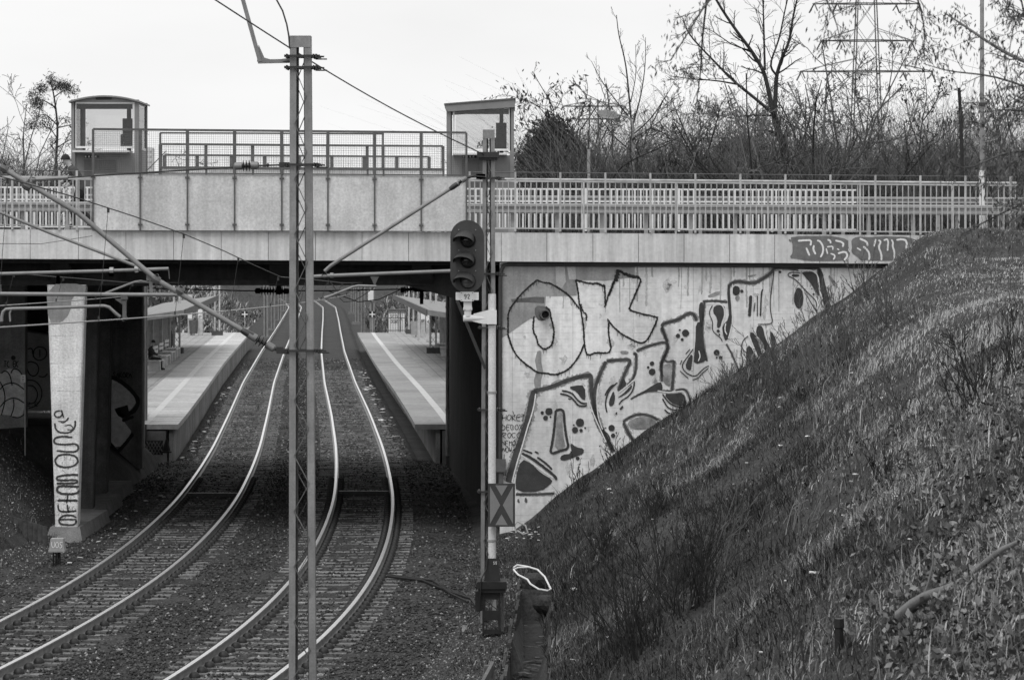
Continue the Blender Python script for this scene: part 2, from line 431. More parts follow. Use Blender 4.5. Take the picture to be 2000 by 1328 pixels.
# ------------------------------------------------------------------ the road bridge
def topy(px): return 448 + 12 * px / 1850
def boty(px): return 505.5 + 9.5 * px / 1750
def bp(px, py, off=0.0): 
    Y = YB(px); p = at(px, py, Y); p.y += off; return p
bridge = empty('road_bridge', bp(500, 1035), 'grey concrete road bridge crossing both tracks', 'bridge')
joints = [-140, -33, 59, 153, 246, 339, 432, 524, 616, 707, 798, 890, 979, 1068, 1158, 1247, 1336, 1425, 1513, 1601, 1689, 1777, 1865, 1953, 2060, 2200]
for a, b in zip(joints[:-1], joints[1:]):
    mb = MB(); a2, b2 = a + .45, b - .45; o = rnd.uniform(-.006, .006)
    q = [bp(a2, topy(a2), o), bp(b2, topy(b2), o), bp(b2, boty(b2), o), bp(a2, boty(a2), o)]
    ch = [bp(a2, boty(a2) + 1.0, o + .05), bp(b2, boty(b2) + 1.0, o + .05)]
    v = q + ch
    back = [p + Vector((0, .3, 0)) for p in (q[0], q[1], ch[1], ch[0])]
    mb.add(v + back, [(0,1,2,3), (3,2,5,4), (0,6,7,1), (1,7,8,5,2), (0,3,4,9,6), (4,5,8,9), (6,9,8,7)])
    mb.build('fascia_panel', conc, bridge)
mb = MB()   # recessed edge beam behind the panels closes the joints
for a, b in zip(joints[:-1], joints[1:]):
    p, q = bp(a, topy(a) + 2, .1), bp(b, boty(b) - 2, .1)
    mb.add([p, bp(b, topy(b) + 2, .1), q, bp(a, boty(a) - 2, .1)], [(0, 1, 2, 3)])
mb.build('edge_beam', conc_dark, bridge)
# deck slab and cross girders
x0, x1 = -34, 15
mb = MB(); z0, z1 = bp(500, 503).z, bp(500, 456).z
mb.prism([(x0, Yf(x0) + .31, z0 - .02), (x1, Yf(x1) + .31, z0 - .25), (x1, Yf(x1) + 23, z0 - .25), (x0, Yf(x0) + 23, z0 - .02)], (0, 0, .5))
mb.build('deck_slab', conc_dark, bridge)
for i, dy in enumerate((1.15, 5.2, 9.6, 14, 18.4, 22)):
    mb = MB(); xe = -1.5 if dy > 2 else -.9
    zb = 5.50
    mb.prism([(x0, Yf(x0) + dy, zb), (xe, Yf(xe) + dy, zb), (xe, Yf(xe) + dy, z0 - .1), (x0, Yf(x0) + dy, z0 - .02)], (0, .55, 0))
    mb.prism([(x0, Yf(x0) + dy - .12, zb - .02), (xe, Yf(xe) + dy - .12, zb - .02), (xe, Yf(xe) + dy - .12, zb + .1), (x0, Yf(x0) + dy - .12, zb + .1)], (0, .79, 0))
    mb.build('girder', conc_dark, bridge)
for px in (108, 258, 540, 820):       # small brackets under the overhang
    mb = MB(); p = bp(px, 512, .35)
    mb.prism([p + Vector((-.18, 0, 0)), p + Vector((.22, 0, 0)), p + Vector((.3, .75, -.55)), p + Vector((-.25, .75, -.55))], (0, .06, .1))
    mb.build('bracket', conc_dark, bridge)
p = bp(880, 505)   # haunch at the abutment
mb = MB(); mb.prism([(-2.6, 70.2, 5.52), (-1.2, 70.2, 5.15), (-.5, 70.2, 5.1), (-.5, 70.2, 6.0), (-2.6, 70.2, 6.0)], (-1.4, 21.5, 0)); mb.build('haunch', conc_dark, bridge)
# road surface and far parapet
asphalt = M('asphalt', .05, .2, 2, .9, fine=.3)
mb = MB(); mb.prism([(-60, Yf(-60) + .32, 6.45), (40, Yf(40) + .32, 6.22), (40, Yf(40) + 23, 6.22), (-60, Yf(-60) + 23, 6.45)], (0, 0, .06))
tag(mb.build('road', asphalt), 'asphalt road running over the bridge deck', kind='structure')
mb = MB(); mb.prism([(-40, Yf(-40) + .31, 6.5), (14, Yf(14) + .31, 6.26), (14, Yf(14) + 4.2, 6.26), (-40, Yf(-40) + 4.2, 6.5)], (0, 0, .30)); tag(mb.build('pavement', conc_mid), 'raised pavement along the near side of the bridge', kind='structure')
mb = MB(); mb.prism([(x0, Yf(x0) + 23, 5.6), (x1, Yf(x1) + 23, 5.55), (x1, Yf(x1) + 23, 6.4), (x0, Yf(x0) + 23, 6.6)], (0, .3, 0)); mb.build('rear_fascia', conc_dark, bridge)
for px, y0, y1, Y in ((279.5, 556, 905, 92.6), (874, 566, 890, 92.6)):   # pale down pipes behind the bridge
    mb = MB(); mb.tube([at(px, y0, Y), at(px, y1, Y)], .055, 8)
    for yy in (600, 700, 800): mb.lathe(at(px, yy, Y), [(.065, -.03), (.07, 0), (.065, .03)], n=8)
    mb.build('down_pipe', rail_paint, bridge, smooth=True)

# ------------------------------------------------------------------ paint strokes on walls
def chaikin(p, n=2, closed=False):
    p = [np.array(q, float) for q in p]
    for _ in range(n):
        o = [] if closed else [p[0]]
        r = range(len(p) if closed else len(p) - 1)
        for i in r:
            a, b = p[i], p[(i + 1) % len(p)]
            o += [a * .75 + b * .25, a * .25 + b * .75]
        if not closed: o.append(p[-1])
        p = o
    return p
def resample(p, step):
    p = np.array(p); d = np.r_[0, np.cumsum(np.hypot(*(np.diff(p, axis=0).T)))]
    n = max(2, int(d[-1] / step) + 1); t = np.linspace(0, d[-1], n)
    return np.stack([np.interp(t, d, p[:, 0]), np.interp(t, d, p[:, 1])], 1)
def stroke(mb, pts, w, plane, jit=.12, smooth=2, mi=0, taper=True, step=2.0):
    p = resample(chaikin(pts, smooth), step); n = len(p)
    d = np.gradient(p, axis=0); d /= np.maximum(np.hypot(d[:, 0], d[:, 1]), 1e-6)[:, None]
    nn = np.stack([-d[:, 1], d[:, 0]], 1)
    ww = w / 2 * (1 + nr.uniform(-jit, jit, (n, 2)))
    if taper: ww[0] *= .6; ww[-1] *= .6
    a = p + nn * ww[:, :1]; b = p - nn * ww[:, 1:]
    mb.add([plane(*q) for q in a] + [plane(*q) for q in b], [(i, i + 1, n + i + 1, n + i) for i in range(n - 1)], mi)
def fillp(mb, pts, plane, smooth=1, jit=.5, mi=0):
    p = chaikin(pts, smooth, True); p = [q + nr.uniform(-jit, jit, 2) for q in p]
    t = tessellate_polygon([[Vector((q[0], q[1], 0)) for q in p]])
    mb.add([plane(*q) for q in p], [tuple(x) for x in t], mi)
def disc(mb, cx, cy, rx, plane, ry=None, mi=0, n=18):
    ry = ry or rx; j = nr.uniform(.94, 1.06, n)
    mb.add([plane(cx, cy)] + [plane(cx + rx * j[i] * math.cos(6.2832 * i / n), cy + ry * j[i] * math.sin(6.2832 * i / n)) for i in range(n)],
           [(0, 1 + i, 1 + (i + 1) % n) for i in range(n)], mi)
def T(ox, oy, s, pts): return [(ox + x / s, oy + y / s) for x, y in pts]
FONT = {'H': [[(0,0),(0,1)],[(1,0),(1,1)],[(0,.5),(1,.5)]], 'O': [[(.5,0),(0,.3),(0,.7),(.5,1),(1,.7),(1,.3),(.5,0)]], 'K': [[(0,0),(0,1)],[(1,0),(0,.55),(1,1)]],
 'E': [[(1,0),(0,0),(0,1),(1,1)],[(0,.5),(.8,.5)]], 'T': [[(0,0),(1,0)],[(.5,0),(.5,1)]], 'D': [[(0,0),(0,1),(.8,.8),(1,.5),(.8,.2),(0,0)]], 'X': [[(0,0),(1,1)],[(1,0),(0,1)]],
 'R': [[(0,1),(0,0),(.9,.1),(.9,.4),(0,.5),(1,1)]], 'C': [[(1,.1),(.4,0),(0,.4),(.1,.8),(.5,1),(1,.9)]], 'N': [[(0,1),(0,0),(1,1),(1,0)]], 'W': [[(0,0),(.3,1),(.5,.4),(.7,1),(1,0)]],
 'M': [[(0,1),(0,0),(.5,.6),(1,0),(1,1)]], 'Y': [[(0,0),(.5,.5),(1,0)],[(.5,.5),(.5,1)]], 'B': [[(0,0),(0,1),(.9,.8),(.7,.5),(.9,.2),(0,0)]], 'G': [[(1,.1),(.3,0),(0,.5),(.3,1),(1,.9),(1,.5),(.6,.5)]],
 'A': [[(0,1),(.5,0),(1,1)],[(.2,.6),(.8,.6)]], 'I': [[(.5,0),(.5,1)]], 'S': [[(1,.1),(.4,0),(.1,.25),(.9,.7),(.5,1),(0,.9)]], 'L': [[(0,0),(0,1),(.9,1)]], 'U': [[(0,0),(0,.7),(.5,1),(1,.7),(1,0)]],
 'V': [[(0,0),(.5,1),(1,0)]], 'P': [[(0,1),(0,0),(.9,.1),(.9,.4),(0,.5)]], '4': [[(.7,1),(.7,0),(0,.7),(1,.7)]], '0': [[(.5,0),(.1,.3),(.1,.7),(.5,1),(.9,.7),(.9,.3),(.5,0)]],
 '9': [[(.9,.35),(.5,.55),(.1,.35),(.2,.08),(.5,0),(.8,.08),(.9,.35),(.85,.7),(.55,1),(.2,.95)]], '2': [[(.1,.25),(.25,.05),(.55,0),(.85,.12),(.85,.35),(.1,1),(.9,1)]], '5': [[(.9,0),(.2,0),(.1,.45),(.6,.4),(.9,.65),(.7,.95),(.1,1)]]}
def write(mb, txt, x, y, w, h, plane, lw, skew=0, jit=.06, adv=1.25, wob=0, mi=0, smooth=1):
    for k, c in enumerate(txt):
        for st in FONT.get(c, []):
            stroke(mb, [(x + (k * adv + u) * w - skew * v + rnd.uniform(-wob, wob), y + v * h + rnd.uniform(-wob, wob)) for u, v in st], lw, plane, jit, smooth, mi, taper=False, step=max(.6, lw * .6))

# ------------------------------------------------------------------ right abutment wing wall with graffiti
WO = .2       # wall face behind the fascia plane
wall = empty('abutment_wall', bp(1300, 900, WO), 'pale concrete wing wall covered in large graffiti letters', 'wall')
pa, pb = bp(976, 514, WO), bp(2050, 520, WO)
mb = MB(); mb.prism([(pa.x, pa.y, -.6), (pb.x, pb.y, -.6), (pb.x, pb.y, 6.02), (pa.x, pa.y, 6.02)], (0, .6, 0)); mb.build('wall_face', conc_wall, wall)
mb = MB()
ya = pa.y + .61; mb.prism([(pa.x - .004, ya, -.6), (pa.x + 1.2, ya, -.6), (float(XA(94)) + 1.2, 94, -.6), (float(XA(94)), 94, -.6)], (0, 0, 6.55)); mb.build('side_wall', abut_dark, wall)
def wpl(l): 
    o = WO - .004 * l
    return lambda x, y: bp(x, y, o)
stain_shade_m = M('damp_shade_tone', .34, .2, 1.6, .95, streak=.2, fine=.12)  # damp on the wing wall, painted shade on the pier top
rollwhite = M('roller_white', .80, .06, 2, .9, fine=.1)
blackp = M('spray_black', .03, .2, 9, .85)
greyp = M('spray_grey', .075, .35, 6, .85, fine=.3)
darkp = M('spray_dark', .06, .22, 5, .85, fine=.25)
midp = M('spray_mottled', .30, .45, 4, .85, fine=.3)
haze_p = M('spray_faint', .48, .15, 3, .9, fine=.2)
w1, w2, w3, w4 = wpl(1), wpl(2), wpl(3), wpl(4)
t1 = lambda p: T(970, 500, 5.109, p); t2 = lambda p: T(970, 720, 4.15, p); t3 = lambda p: T(1140, 640, 5.107, p); t4 = lambda p: T(1270, 510, 4.444, p)
# unpainted damp concrete
mb = MB()
fillp(mb, t1([(38,85),(300,85),(420,88),(700,88),(1000,90),(1380,92),(1378,215),(1215,235),(1080,248),(900,243),(800,246),(806,330),(800,398),(600,402),(490,405),(488,480),(488,590),(330,635),(240,690),(130,772),(60,815),(38,840)]), w1, 0, .8)
fillp(mb, t1([(405,950),(430,945),(450,965),(448,1060),(470,1160),(446,1240),(440,1328),(380,1328),(376,1250),(395,1130),(385,1040)]), w1, 0, 1.2)
mb.build('damp_shade_patch', stain_shade_m, wall, fixn=False)
mb = MB()
for q in ([(590,95),(680,95),(690,260),(655,330),(600,290)], [(700,96),(780,96),(800,240),(720,240)]): fillp(mb, t1(q), w2, 0, 1.2)
mb.build('pale_run', haze_p, wall, fixn=False)
mb = MB()
fillp(mb, t1([(140,432),(250,425),(380,408),(482,410),(480,470),(390,468),(300,465),(150,462)]), w2, 0, 1.0)
fillp(mb, t1([(380,500),(500,500),(525,560),(500,640),(430,650),(380,600)]), w2, 1, .6)
mb.build('dark_damp_patch', M('damp_dark', .14, .3, 4, .9), wall, fixn=False)
# grime blotches and rain runs
mb = MB(); wg = wpl(.5); wg2 = wpl(.75)
for i in range(130):
    x, y = nr.uniform(990, 1640), nr.uniform(530, 960); rx, ry = nr.uniform(2, 9), nr.uniform(3, 16); n_ = 11
    fillp(mb, [(x + rx * nr.uniform(.4, 1.3) * math.cos(6.283 * k / n_), y + ry * nr.uniform(.4, 1.3) * math.sin(6.283 * k / n_)) for k in range(n_)], wg, 0, .3)
mb.build('grime', M('grime_grey', .60, .25, 3, .95, fine=.3), wall, fixn=False)
mb = MB()
for i in range(46):
    x = nr.uniform(990, 1720); h = nr.uniform(15, 90); stroke(mb, [(x, 521), (x + nr.uniform(-1, 1), 521 + h * .5), (x + nr.uniform(-1.5, 1.5), 521 + h)], nr.uniform(1, 4.5), wg2, .4, 1, step=3)
mb.build('rain_run', M('rain_grey', .47, .25, 3, .95, streak=.2, fine=.2), wall, fixn=False)
# OK
mb = MB()
OK = [[(405,240),(470,268),(530,270),(600,310),(670,355),(740,410),(790,480),(825,525)],
 [(405,240),(330,300),(250,375),(190,450),(130,530),(112,610),(115,700),(110,770),(125,830),(160,930),(205,1005),(270,1065),(330,1110),(405,1165),(480,1170),(580,1188),(650,1170),(730,1125),(790,1050),(840,970),(878,880)],
 [(375,600),(365,680),(365,750),(400,820),(410,880),(470,938),(545,905),(570,820),(575,740),(550,640),(530,540),(490,510)],
 [(790,240),(870,262),(960,280),(1000,270),(1060,300),(1078,285),(1085,380),(1085,510),(1120,380),(1165,280),(1200,200),(1215,140)],
 [(1215,140),(1260,170),(1340,210),(1420,215),(1445,240),(1420,310),(1370,420),(1325,525),(1340,545),(1470,585),(1560,600),(1615,615),(1580,700),(1520,820),(1480,865),(1430,872),(1350,835),(1240,775),(1170,710),(1120,650),(1110,632)],
 [(1122,660),(1118,770),(1135,870),(1145,915),(1125,970),(1060,970),(1000,965),(910,995),(892,960),(875,870),(872,760),(860,640),(840,540),(820,440),(815,350),(790,240)]]
for i, s_ in enumerate(OK):
    q = t1(s_); stroke(mb, q, 3.1, w3, .45, 1, step=1.1)
    rs = resample(q, 2.2)
    for k in range(len(rs)):           # rough roller edges and runs
        if nr.rand() < .75:
            x, y = rs[k] + nr.uniform(-1.3, 1.3, 2); disc(mb, x, y, nr.uniform(.7, 1.9), w4, n=6)
        if nr.rand() < .22:
            x, y = rs[k]; stroke(mb, [(x, y), (x + nr.uniform(-.2, .2), y + nr.uniform(3, 12))], nr.uniform(.4, .8), w4, .1, 0)
stroke(mb, t1([(1218,135),(1205,200),(1190,255)]), 8, w4, .4, 1, step=1.2)
stroke(mb, t1([(1175,250),(1150,320),(1120,400)]), 4.5, w4, .5, 1, step=1.2)
stroke(mb, t1([(1230,150),(1300,190),(1430,215)]), 5, w4, .5, 1, step=1.2)
stroke(mb, t1([(840,480),(862,560),(900,580),(895,650)]), 3, w4, .6, 1, step=1)
mb.build('graffiti_letters', blackp, wall, fixn=False).__setitem__('label', 'black outlined letters OK')
# big piece: outlines
mb = MB(); _sh = MB(); w15 = wpl(1.5)
def ostroke(mb, q, w, pl, j): stroke(mb, q, w * 1.2, pl, j); stroke(_sh, q, w * 1.75 + 1.5, w15, .35, step=3)
for w, q in [(45,[(310,180),(285,260),(270,370),(230,500),(185,620),(140,760),(95,925)]), (26,[(300,182),(420,160),(540,110),(640,75),(740,55),(770,60),(765,140),(775,240),(800,350),(830,450),(870,530),(910,600),(950,680)]),
 (14,[(155,1022),(340,1022),(470,1014)]), (9,[(175,1060),(180,1090)]), (9,[(235,1050),(240,1090)])]: ostroke(mb, t2(q), w / 4.15, w3, .12)
for w, q in [(28,[(330,-170),(300,-110),(260,-40)]) if False else (28,[(225,340),(180,430),(140,530),(105,640),(105,740),(130,900),(160,990),(220,1080),(260,1160),(290,1220)]), (24,[(230,335),(350,325),(480,315),(440,400),(400,490),(375,560),(350,635)]),
 (18,[(500,270),(525,250),(530,330),(520,450),(490,520),(440,580)]), (20,[(530,235),(620,195),(720,165),(800,145),(845,165),(850,210),(810,290),(775,360),(780,460),(785,540)]), (18,[(780,0),(810,80),(845,140)]),
 (10,[(470,715),(600,645),(720,630),(885,635)]), (22,[(905,330),(900,450),(885,630)]), (14,[(790,290),(830,350),(905,330)]), (14,[(920,630),(1000,610),(1040,640),(1080,760)]),
 (18,[(395,945),(450,900),(540,865),(640,870),(720,905),(800,960),(840,1000)]), (24,[(400,950),(440,1040),(490,1120),(530,1180)])]: ostroke(mb, t3(q), w / 5.107, w3, .15)
for w, q in [(22,[(105,570),(115,545),(180,525),(250,510),(320,460),(370,450),(400,490),(405,520)]), (18,[(105,570),(130,640),(155,720),(150,780),(110,860),(95,920),(110,1010)]), (14,[(475,350),(470,400),(460,520),(455,640),(470,760),(497,870)]),
 (13,[(460,350),(560,345),(675,355)]), (9,[(665,720),(720,820),(790,990)]), (21,[(680,225),(720,185),(780,175),(850,190),(920,190),(990,150),(1060,100),(1080,60),(1160,55),(1260,70),(1400,60),(1470,60)]),
 (20,[(1470,60),(1470,150),(1490,260),(1530,380),(1555,450)]), (14,[(1000,890),(880,910),(800,990)])]: ostroke(mb, t4(q), w / 4.444, w3, .15)
mb.build('graffiti_outline', greyp, wall, fixn=False)
_sh.build('graffiti_halo', M('spray_halo', .33, .3, 5, .9, fine=.3), wall, fixn=False)
# big piece: dark fills, marks and dots
mb = MB()
for q in ([(200,730),(280,770),(360,850),(455,905),(440,940),(360,1000),(160,1004),(150,900)], [(580,155),(650,135),(715,140),(725,260),(690,250),(650,190)], [(595,600),(650,640),(710,650),(705,695),(640,715),(560,750),(510,740),(530,700),(610,690)]): fillp(mb, t2(q), w3, 1, .4)
for q in ([(395,490),(440,580),(350,640)], [(470,720),(640,610),(770,530),(795,600),(780,635),(700,625),(600,650)], [(800,660),(900,665),(1000,645),(1040,780),(950,780),(880,760)], [(300,620),(320,700),(300,780),(260,790),(250,740)], [(490,560),(480,620),(400,680),(330,710),(420,640)]): fillp(mb, t3(q), w3, 1, .3)
for q in ([(400,540),(460,520),(455,640),(460,720),(480,800),(497,870),(380,900),(388,800),(398,650)], [(430,360),(470,360),(465,560),(440,580),(425,450)], [(560,385),(650,380),(655,450),(630,510),(610,580),(580,580),(590,500),(545,440)],
 [(670,240),(695,190),(700,300),(710,420),(715,500),(700,600),(665,710),(635,640),(630,560),(690,500),(680,380)], [(1310,90),(1450,95),(1460,200),(1480,310),(1450,280),(1400,190),(1350,140)], [(935,555),(985,570),(1000,660),(1040,740),(1080,800),(1000,790),(980,700),(920,640)],
 [(860,615),(920,630),(960,760),(1000,890),(950,900),(900,740)], [(835,770),(870,720),(940,870),(860,900),(840,920)], [(370,800),(330,850),(305,920),(350,960),(375,900)], [(1230,115),(1300,115),(1300,135),(1240,138)], [(1462,70),(1500,75),(1530,220),(1590,440),(1545,445),(1500,330),(1478,200)], [(1040,600),(1085,640),(1120,780),(1070,760)]): fillp(mb, t4(q), w3, 1, .3)
mb.build('graffiti_fill', darkp, wall, fixn=False)
mb = MB()
for w, q in [(22,[(205,690),(290,730),(380,800),(470,870),(488,905)]), (14,[(215,660),(290,690)]), (14,[(310,675),(340,690)]), (16,[(330,720),(400,770),(450,820)]), (14,[(530,180),(610,195),(650,250),(690,285),(735,285)]),
 (14,[(515,205),(590,220),(630,260),(660,300),(700,310),(735,300)]), (10,[(580,245),(605,250)]), (20,[(480,340),(545,330),(550,430),(565,560),(590,650),(510,670),(430,700),(455,590),(470,470),(480,340)])]: stroke(mb, t2(q), w / 4.15, w4, .15)
for w, q in [(14,[(790,665),(850,750),(920,790),(1020,800)]), (14,[(790,710),(840,800),(900,825),(1000,830)]), (14,[(810,820),(845,855),(870,855)]), (16,[(300,570),(250,610),(215,680)]), (14,[(340,550),(280,600),(240,660),(215,760),(235,850)]),
 (14,[(510,540),(500,620),(450,690),(380,730),(355,770)]), (20,[(395,785),(365,820)]), (14,[(335,845),(322,870)]), (12,[(190,1045),(215,1040),(255,1080),(268,1130),(230,1110),(200,1070)])]: stroke(mb, t3(q), w / 5.107, w4, .15)
for w, q in [(9,[(380,760),(330,830),(285,890),(280,930),(330,985),(400,1005),(440,960),(480,925),(515,910)]), (8,[(350,765),(310,810)]), (8,[(280,860),(262,900)]), (8,[(262,955),(335,1020)]), (8,[(370,1032),(420,1020),(450,980),(510,930)]),
 (8,[(545,385),(510,450),(550,530),(540,600),(580,640),(620,670),(630,700)]), (8,[(1205,130),(1270,160),(1330,230),(1400,300),(1450,350),(1450,400)]), (8,[(1080,90),(1065,200),(1050,300),(1045,400),(1060,490),(1070,530),(1040,550),(940,550)]),
 (26,[(878,300),(872,400),(865,480)]), (13,[(985,245),(970,270),(962,480)]), (9,[(935,300),(935,480)]), (9,[(915,360),(905,440)]), (8,[(855,650),(800,700),(800,780),(790,800),(815,870),(795,930)]), (8,[(1205,130),(1200,110),(1240,95),(1310,105)])]: stroke(mb, t4(q), w / 4.444, w4, .12)
for f, l in ((t2, [(425,350,30),(370,360,14),(397,402,20),(437,394,8),(677,440,34),(637,500,25),(686,503,14),(627,460,7),(719,483,8),(658,730,16),(838,630,6)]),
 (t3, [(685,360,22),(647,398,13),(687,443,33),(1020,55,36),(963,25,10),(945,83,22),(987,120,15),(1332,250,30),(1332,300,10),(1370,300,18),(280,1003,32),(295,1080,22),(222,1003,7),(328,1050,8)]),
 (t4, [(800,262,14),(595,608,14),(1410,240,6),(1425,288,9),(1132,95,12),(605,640,8)])):
    sc = {t2: 4.15, t3: 5.107, t4: 4.444}[f]
    for x, y, r in l: q = f([(x, y)])[0]; disc(mb, q[0], q[1], r / sc, w4)
q = t4([(1295, 322)])[0]; disc(mb, q[0], q[1], 9.2, w4, 20.5)
q = t4([(750, 258)])[0]; disc(mb, q[0], q[1], 7.5, w4, 9.5)
mb.build('graffiti_dark_marks', M('spray_charcoal', .05, .2, 6, .85, fine=.25), wall, fixn=False)
mb = MB()
fillp(mb, t3([(430,950),(540,890),(660,890),(740,950),(740,1000),(640,1010),(560,1020),(480,1010)]), w3, 1)
fillp(mb, t2([(490,360),(535,350),(535,470),(550,600),(560,640),(470,665),(485,520)]), w3, 1)
fillp(mb, t3([(800,370),(850,360),(890,380),(880,600),(800,560),(790,450)]), w2, 1)
fillp(mb, t4([(735,320),(770,290),(785,320),(760,355)]), w3, 1)
fillp(mb, t4([(905,650),(980,700),(1000,780),(940,700)]), w4, 1)
fillp(mb, t4([(500,300),(600,255),(620,280),(560,310),(510,315)]), w2, 1); fillp(mb, t4([(850,125),(940,115),(900,140),(860,140)]), w2, 1); fillp(mb, t4([(920,160),(1050,100),(960,190)]), w2, 1)
for q in ([(1545,110),(1610,160),(1620,240),(1590,200)], [(1600,260),(1560,340),(1530,330)], [(1490,120),(1530,210),(1520,260)]): fillp(mb, t4(q), w2, 1, 1)
for q in ([(360,235),(450,230),(450,265),(380,270)], [(420,430),(460,430),(440,480),(425,480)], [(445,510),(475,510),(460,540)]): fillp(mb, t3(q), w2, 1)
mb.build('graffiti_shading', midp, wall, fixn=False)
# pale inner lines of the big piece
mb = MB()
for w, q in [(11,[(318,205),(300,330),(250,480),(205,640),(160,780),(125,925)]), (9,[(730,95),(735,210),(770,330),(830,470),(890,600)]), (9,[(200,700),(290,770),(380,840),(460,890)])]: stroke(mb, t2(q), w / 4.15, w4, .15)
for w, q in [(10,[(150,560),(132,680),(140,880),(190,1020)]), (11,[(350,650),(430,590),(510,520)]), (11,[(740,632),(850,650),(940,640),(1010,630),(1050,780)]), (14,[(780,195),(815,180),(770,290)]), (9,[(1105,200),(1088,430)])]: stroke(mb, t3(q), w / 5.107, wpl(5), .15)
for w, q in [(9,[(385,760),(365,950)]), (9,[(485,370),(640,370),(655,480),(620,560),(630,640)]), (10,[(660,540),(650,600),(670,640)]), (9,[(720,200),(712,300),(725,460),(715,560),(680,690)]), (11,[(1290,80),(1460,82),(1475,250),(1500,330)]), (11,[(860,640),(950,870)]), (9,[(425,780),(440,830),(420,870)])]: stroke(mb, t4(q), w / 4.444, wpl(5), .15)
mb.build('graffiti_highlight', rollwhite, wall, fixn=False)
# small tags at the wall edge
mb = MB()
for i, (s_, x, y, w, h) in enumerate((('HOKET', 50, 375, 30, 50), ('DEBOX', 45, 455, 28, 48), ('ROCC', 50, 520, 30, 45), ('NEMO', 42, 585, 24, 45), ('NOWA', 48, 640, 22, 42), ('I', 50, 700, 20, 40), ('YL', 50, 830, 20, 40))):
    q = t2([(x, y)])[0]; write(mb, s_, q[0], q[1], w / 4.15, h / 4.15, w3, 1.15, .8, wob=.9)
stroke(mb, t2([(130,345),(150,400)]), 1.2, w3); stroke(mb, t2([(160,400),(230,380)]), 1.2, w3)
mb.build('graffiti_tag', blackp, wall, fixn=False)
# conduit along the wall head, outlet pipe, junction box
mb = MB(); o = WO - .05
mb.tube([bp(977, 930, o), bp(977, 700, o), bp(977, 545, o), bp(979, 528, o), bp(984, 518, o), bp(995, 516, o), bp(1300, 517.5, o), bp(1600, 519, o), bp(1735, 520, o), bp(1748, 523, o), bp(1758, 533, o), bp(1764, 545, o)], .045, 8)
mb.build('conduit', dark_m, wall, smooth=True)
mb = MB(); c = bp(1062, 613, WO); ax = (.12, -1, -.05)
mb.lathe(c, [(.11, -.05), (.11, .32), (.085, .32), (.085, .05), (.001, .04)], ax, 16); mb.build('outlet_pipe', M('outlet_iron', .12, .3, 8, .7), wall, smooth=True)
mb = MB(); a = bp(969, 897, WO - .16); b = bp(988, 922, WO - .05); mb.bb(a, b); mb.bb(bp(974, 922, WO - .12), bp(983, 1000, WO - .07)); mb.build('junction_box', galv_dark, wall)
mb = MB(); fillp(mb, [(887, 690), (891, 690), (893, 752), (888, 754)], lambda x, y: at(x, y, 89.8), 1, .2)

# ------------------------------------------------------------------ fascia graffiti
t5 = lambda p: T(1520, 440, 5.882, p); f1 = lambda x, y: bp(x, y, -.012); f2 = lambda x, y: bp(x, y, -.017)
mb = MB()
fillp(mb, t5([(145,125),(520,125),(620,125),(805,160),(800,230),(830,310),(800,380),(740,408),(320,408),(230,385),(125,375),(165,320),(165,230),(150,180)]), f1, 1, .3)
fillp(mb, t5([(835,170),(900,130),(1020,140),(1250,125),(1540,140),(1555,190),(1500,260),(1520,330),(1500,390),(1450,408),(950,408),(900,350),(835,310),(850,240)]), f1, 1, .3)
fillp(mb, t5([(120,160),(145,165),(150,190),(125,185)]), f1, 1, .2)
mb.build('graffiti_ground', M('spray_fascia', .17, .22, 7, .85, fine=.3), bridge, fixn=False)
mb = MB(); mb2 = MB()
for w, q in [(22,[(225,180),(300,175),(380,170),(370,235)]),(22,[(320,260),(360,350)]),(22,[(410,230),(400,280),(430,335)]),(22,[(445,175),(480,185),(515,240),(515,310),(485,370)]),(22,[(565,165),(600,180),(600,210)]),(18,[(550,265),(565,330)]),(16,[(560,250),(630,240),(625,285)]),(18,[(600,325),(645,340),(650,370),(630,395)]),
 (22,[(655,175),(750,200),(740,250)]),(18,[(675,270),(700,285)]),(22,[(685,325),(770,300),(800,350),(755,405)]),(22,[(935,155),(1020,190),(1025,240)]),(18,[(905,260),(950,290)]),(22,[(975,245),(1030,290),(1050,350),(1040,400)]),(20,[(1120,160),(1100,245)]),(22,[(1150,170),(1180,190),(1150,250),(1185,330),(1185,405)]),
 (20,[(1210,175),(1265,155),(1255,295)]),(20,[(1300,165),(1320,200),(1310,240),(1335,300),(1330,380)]),(22,[(1355,170),(1420,160),(1480,180),(1465,305)]),(18,[(1390,345),(1460,345),(1465,370)]),(10,[(805,270),(820,310)])]:
    q = t5(q)
    stroke(mb if q[0][0] < 1661 else mb2, q, w / 5.882, f2, .12, 1)
mb.build('graffiti_word', rollwhite, bridge, fixn=False); mb2.build('graffiti_word', rollwhite, bridge, fixn=False)
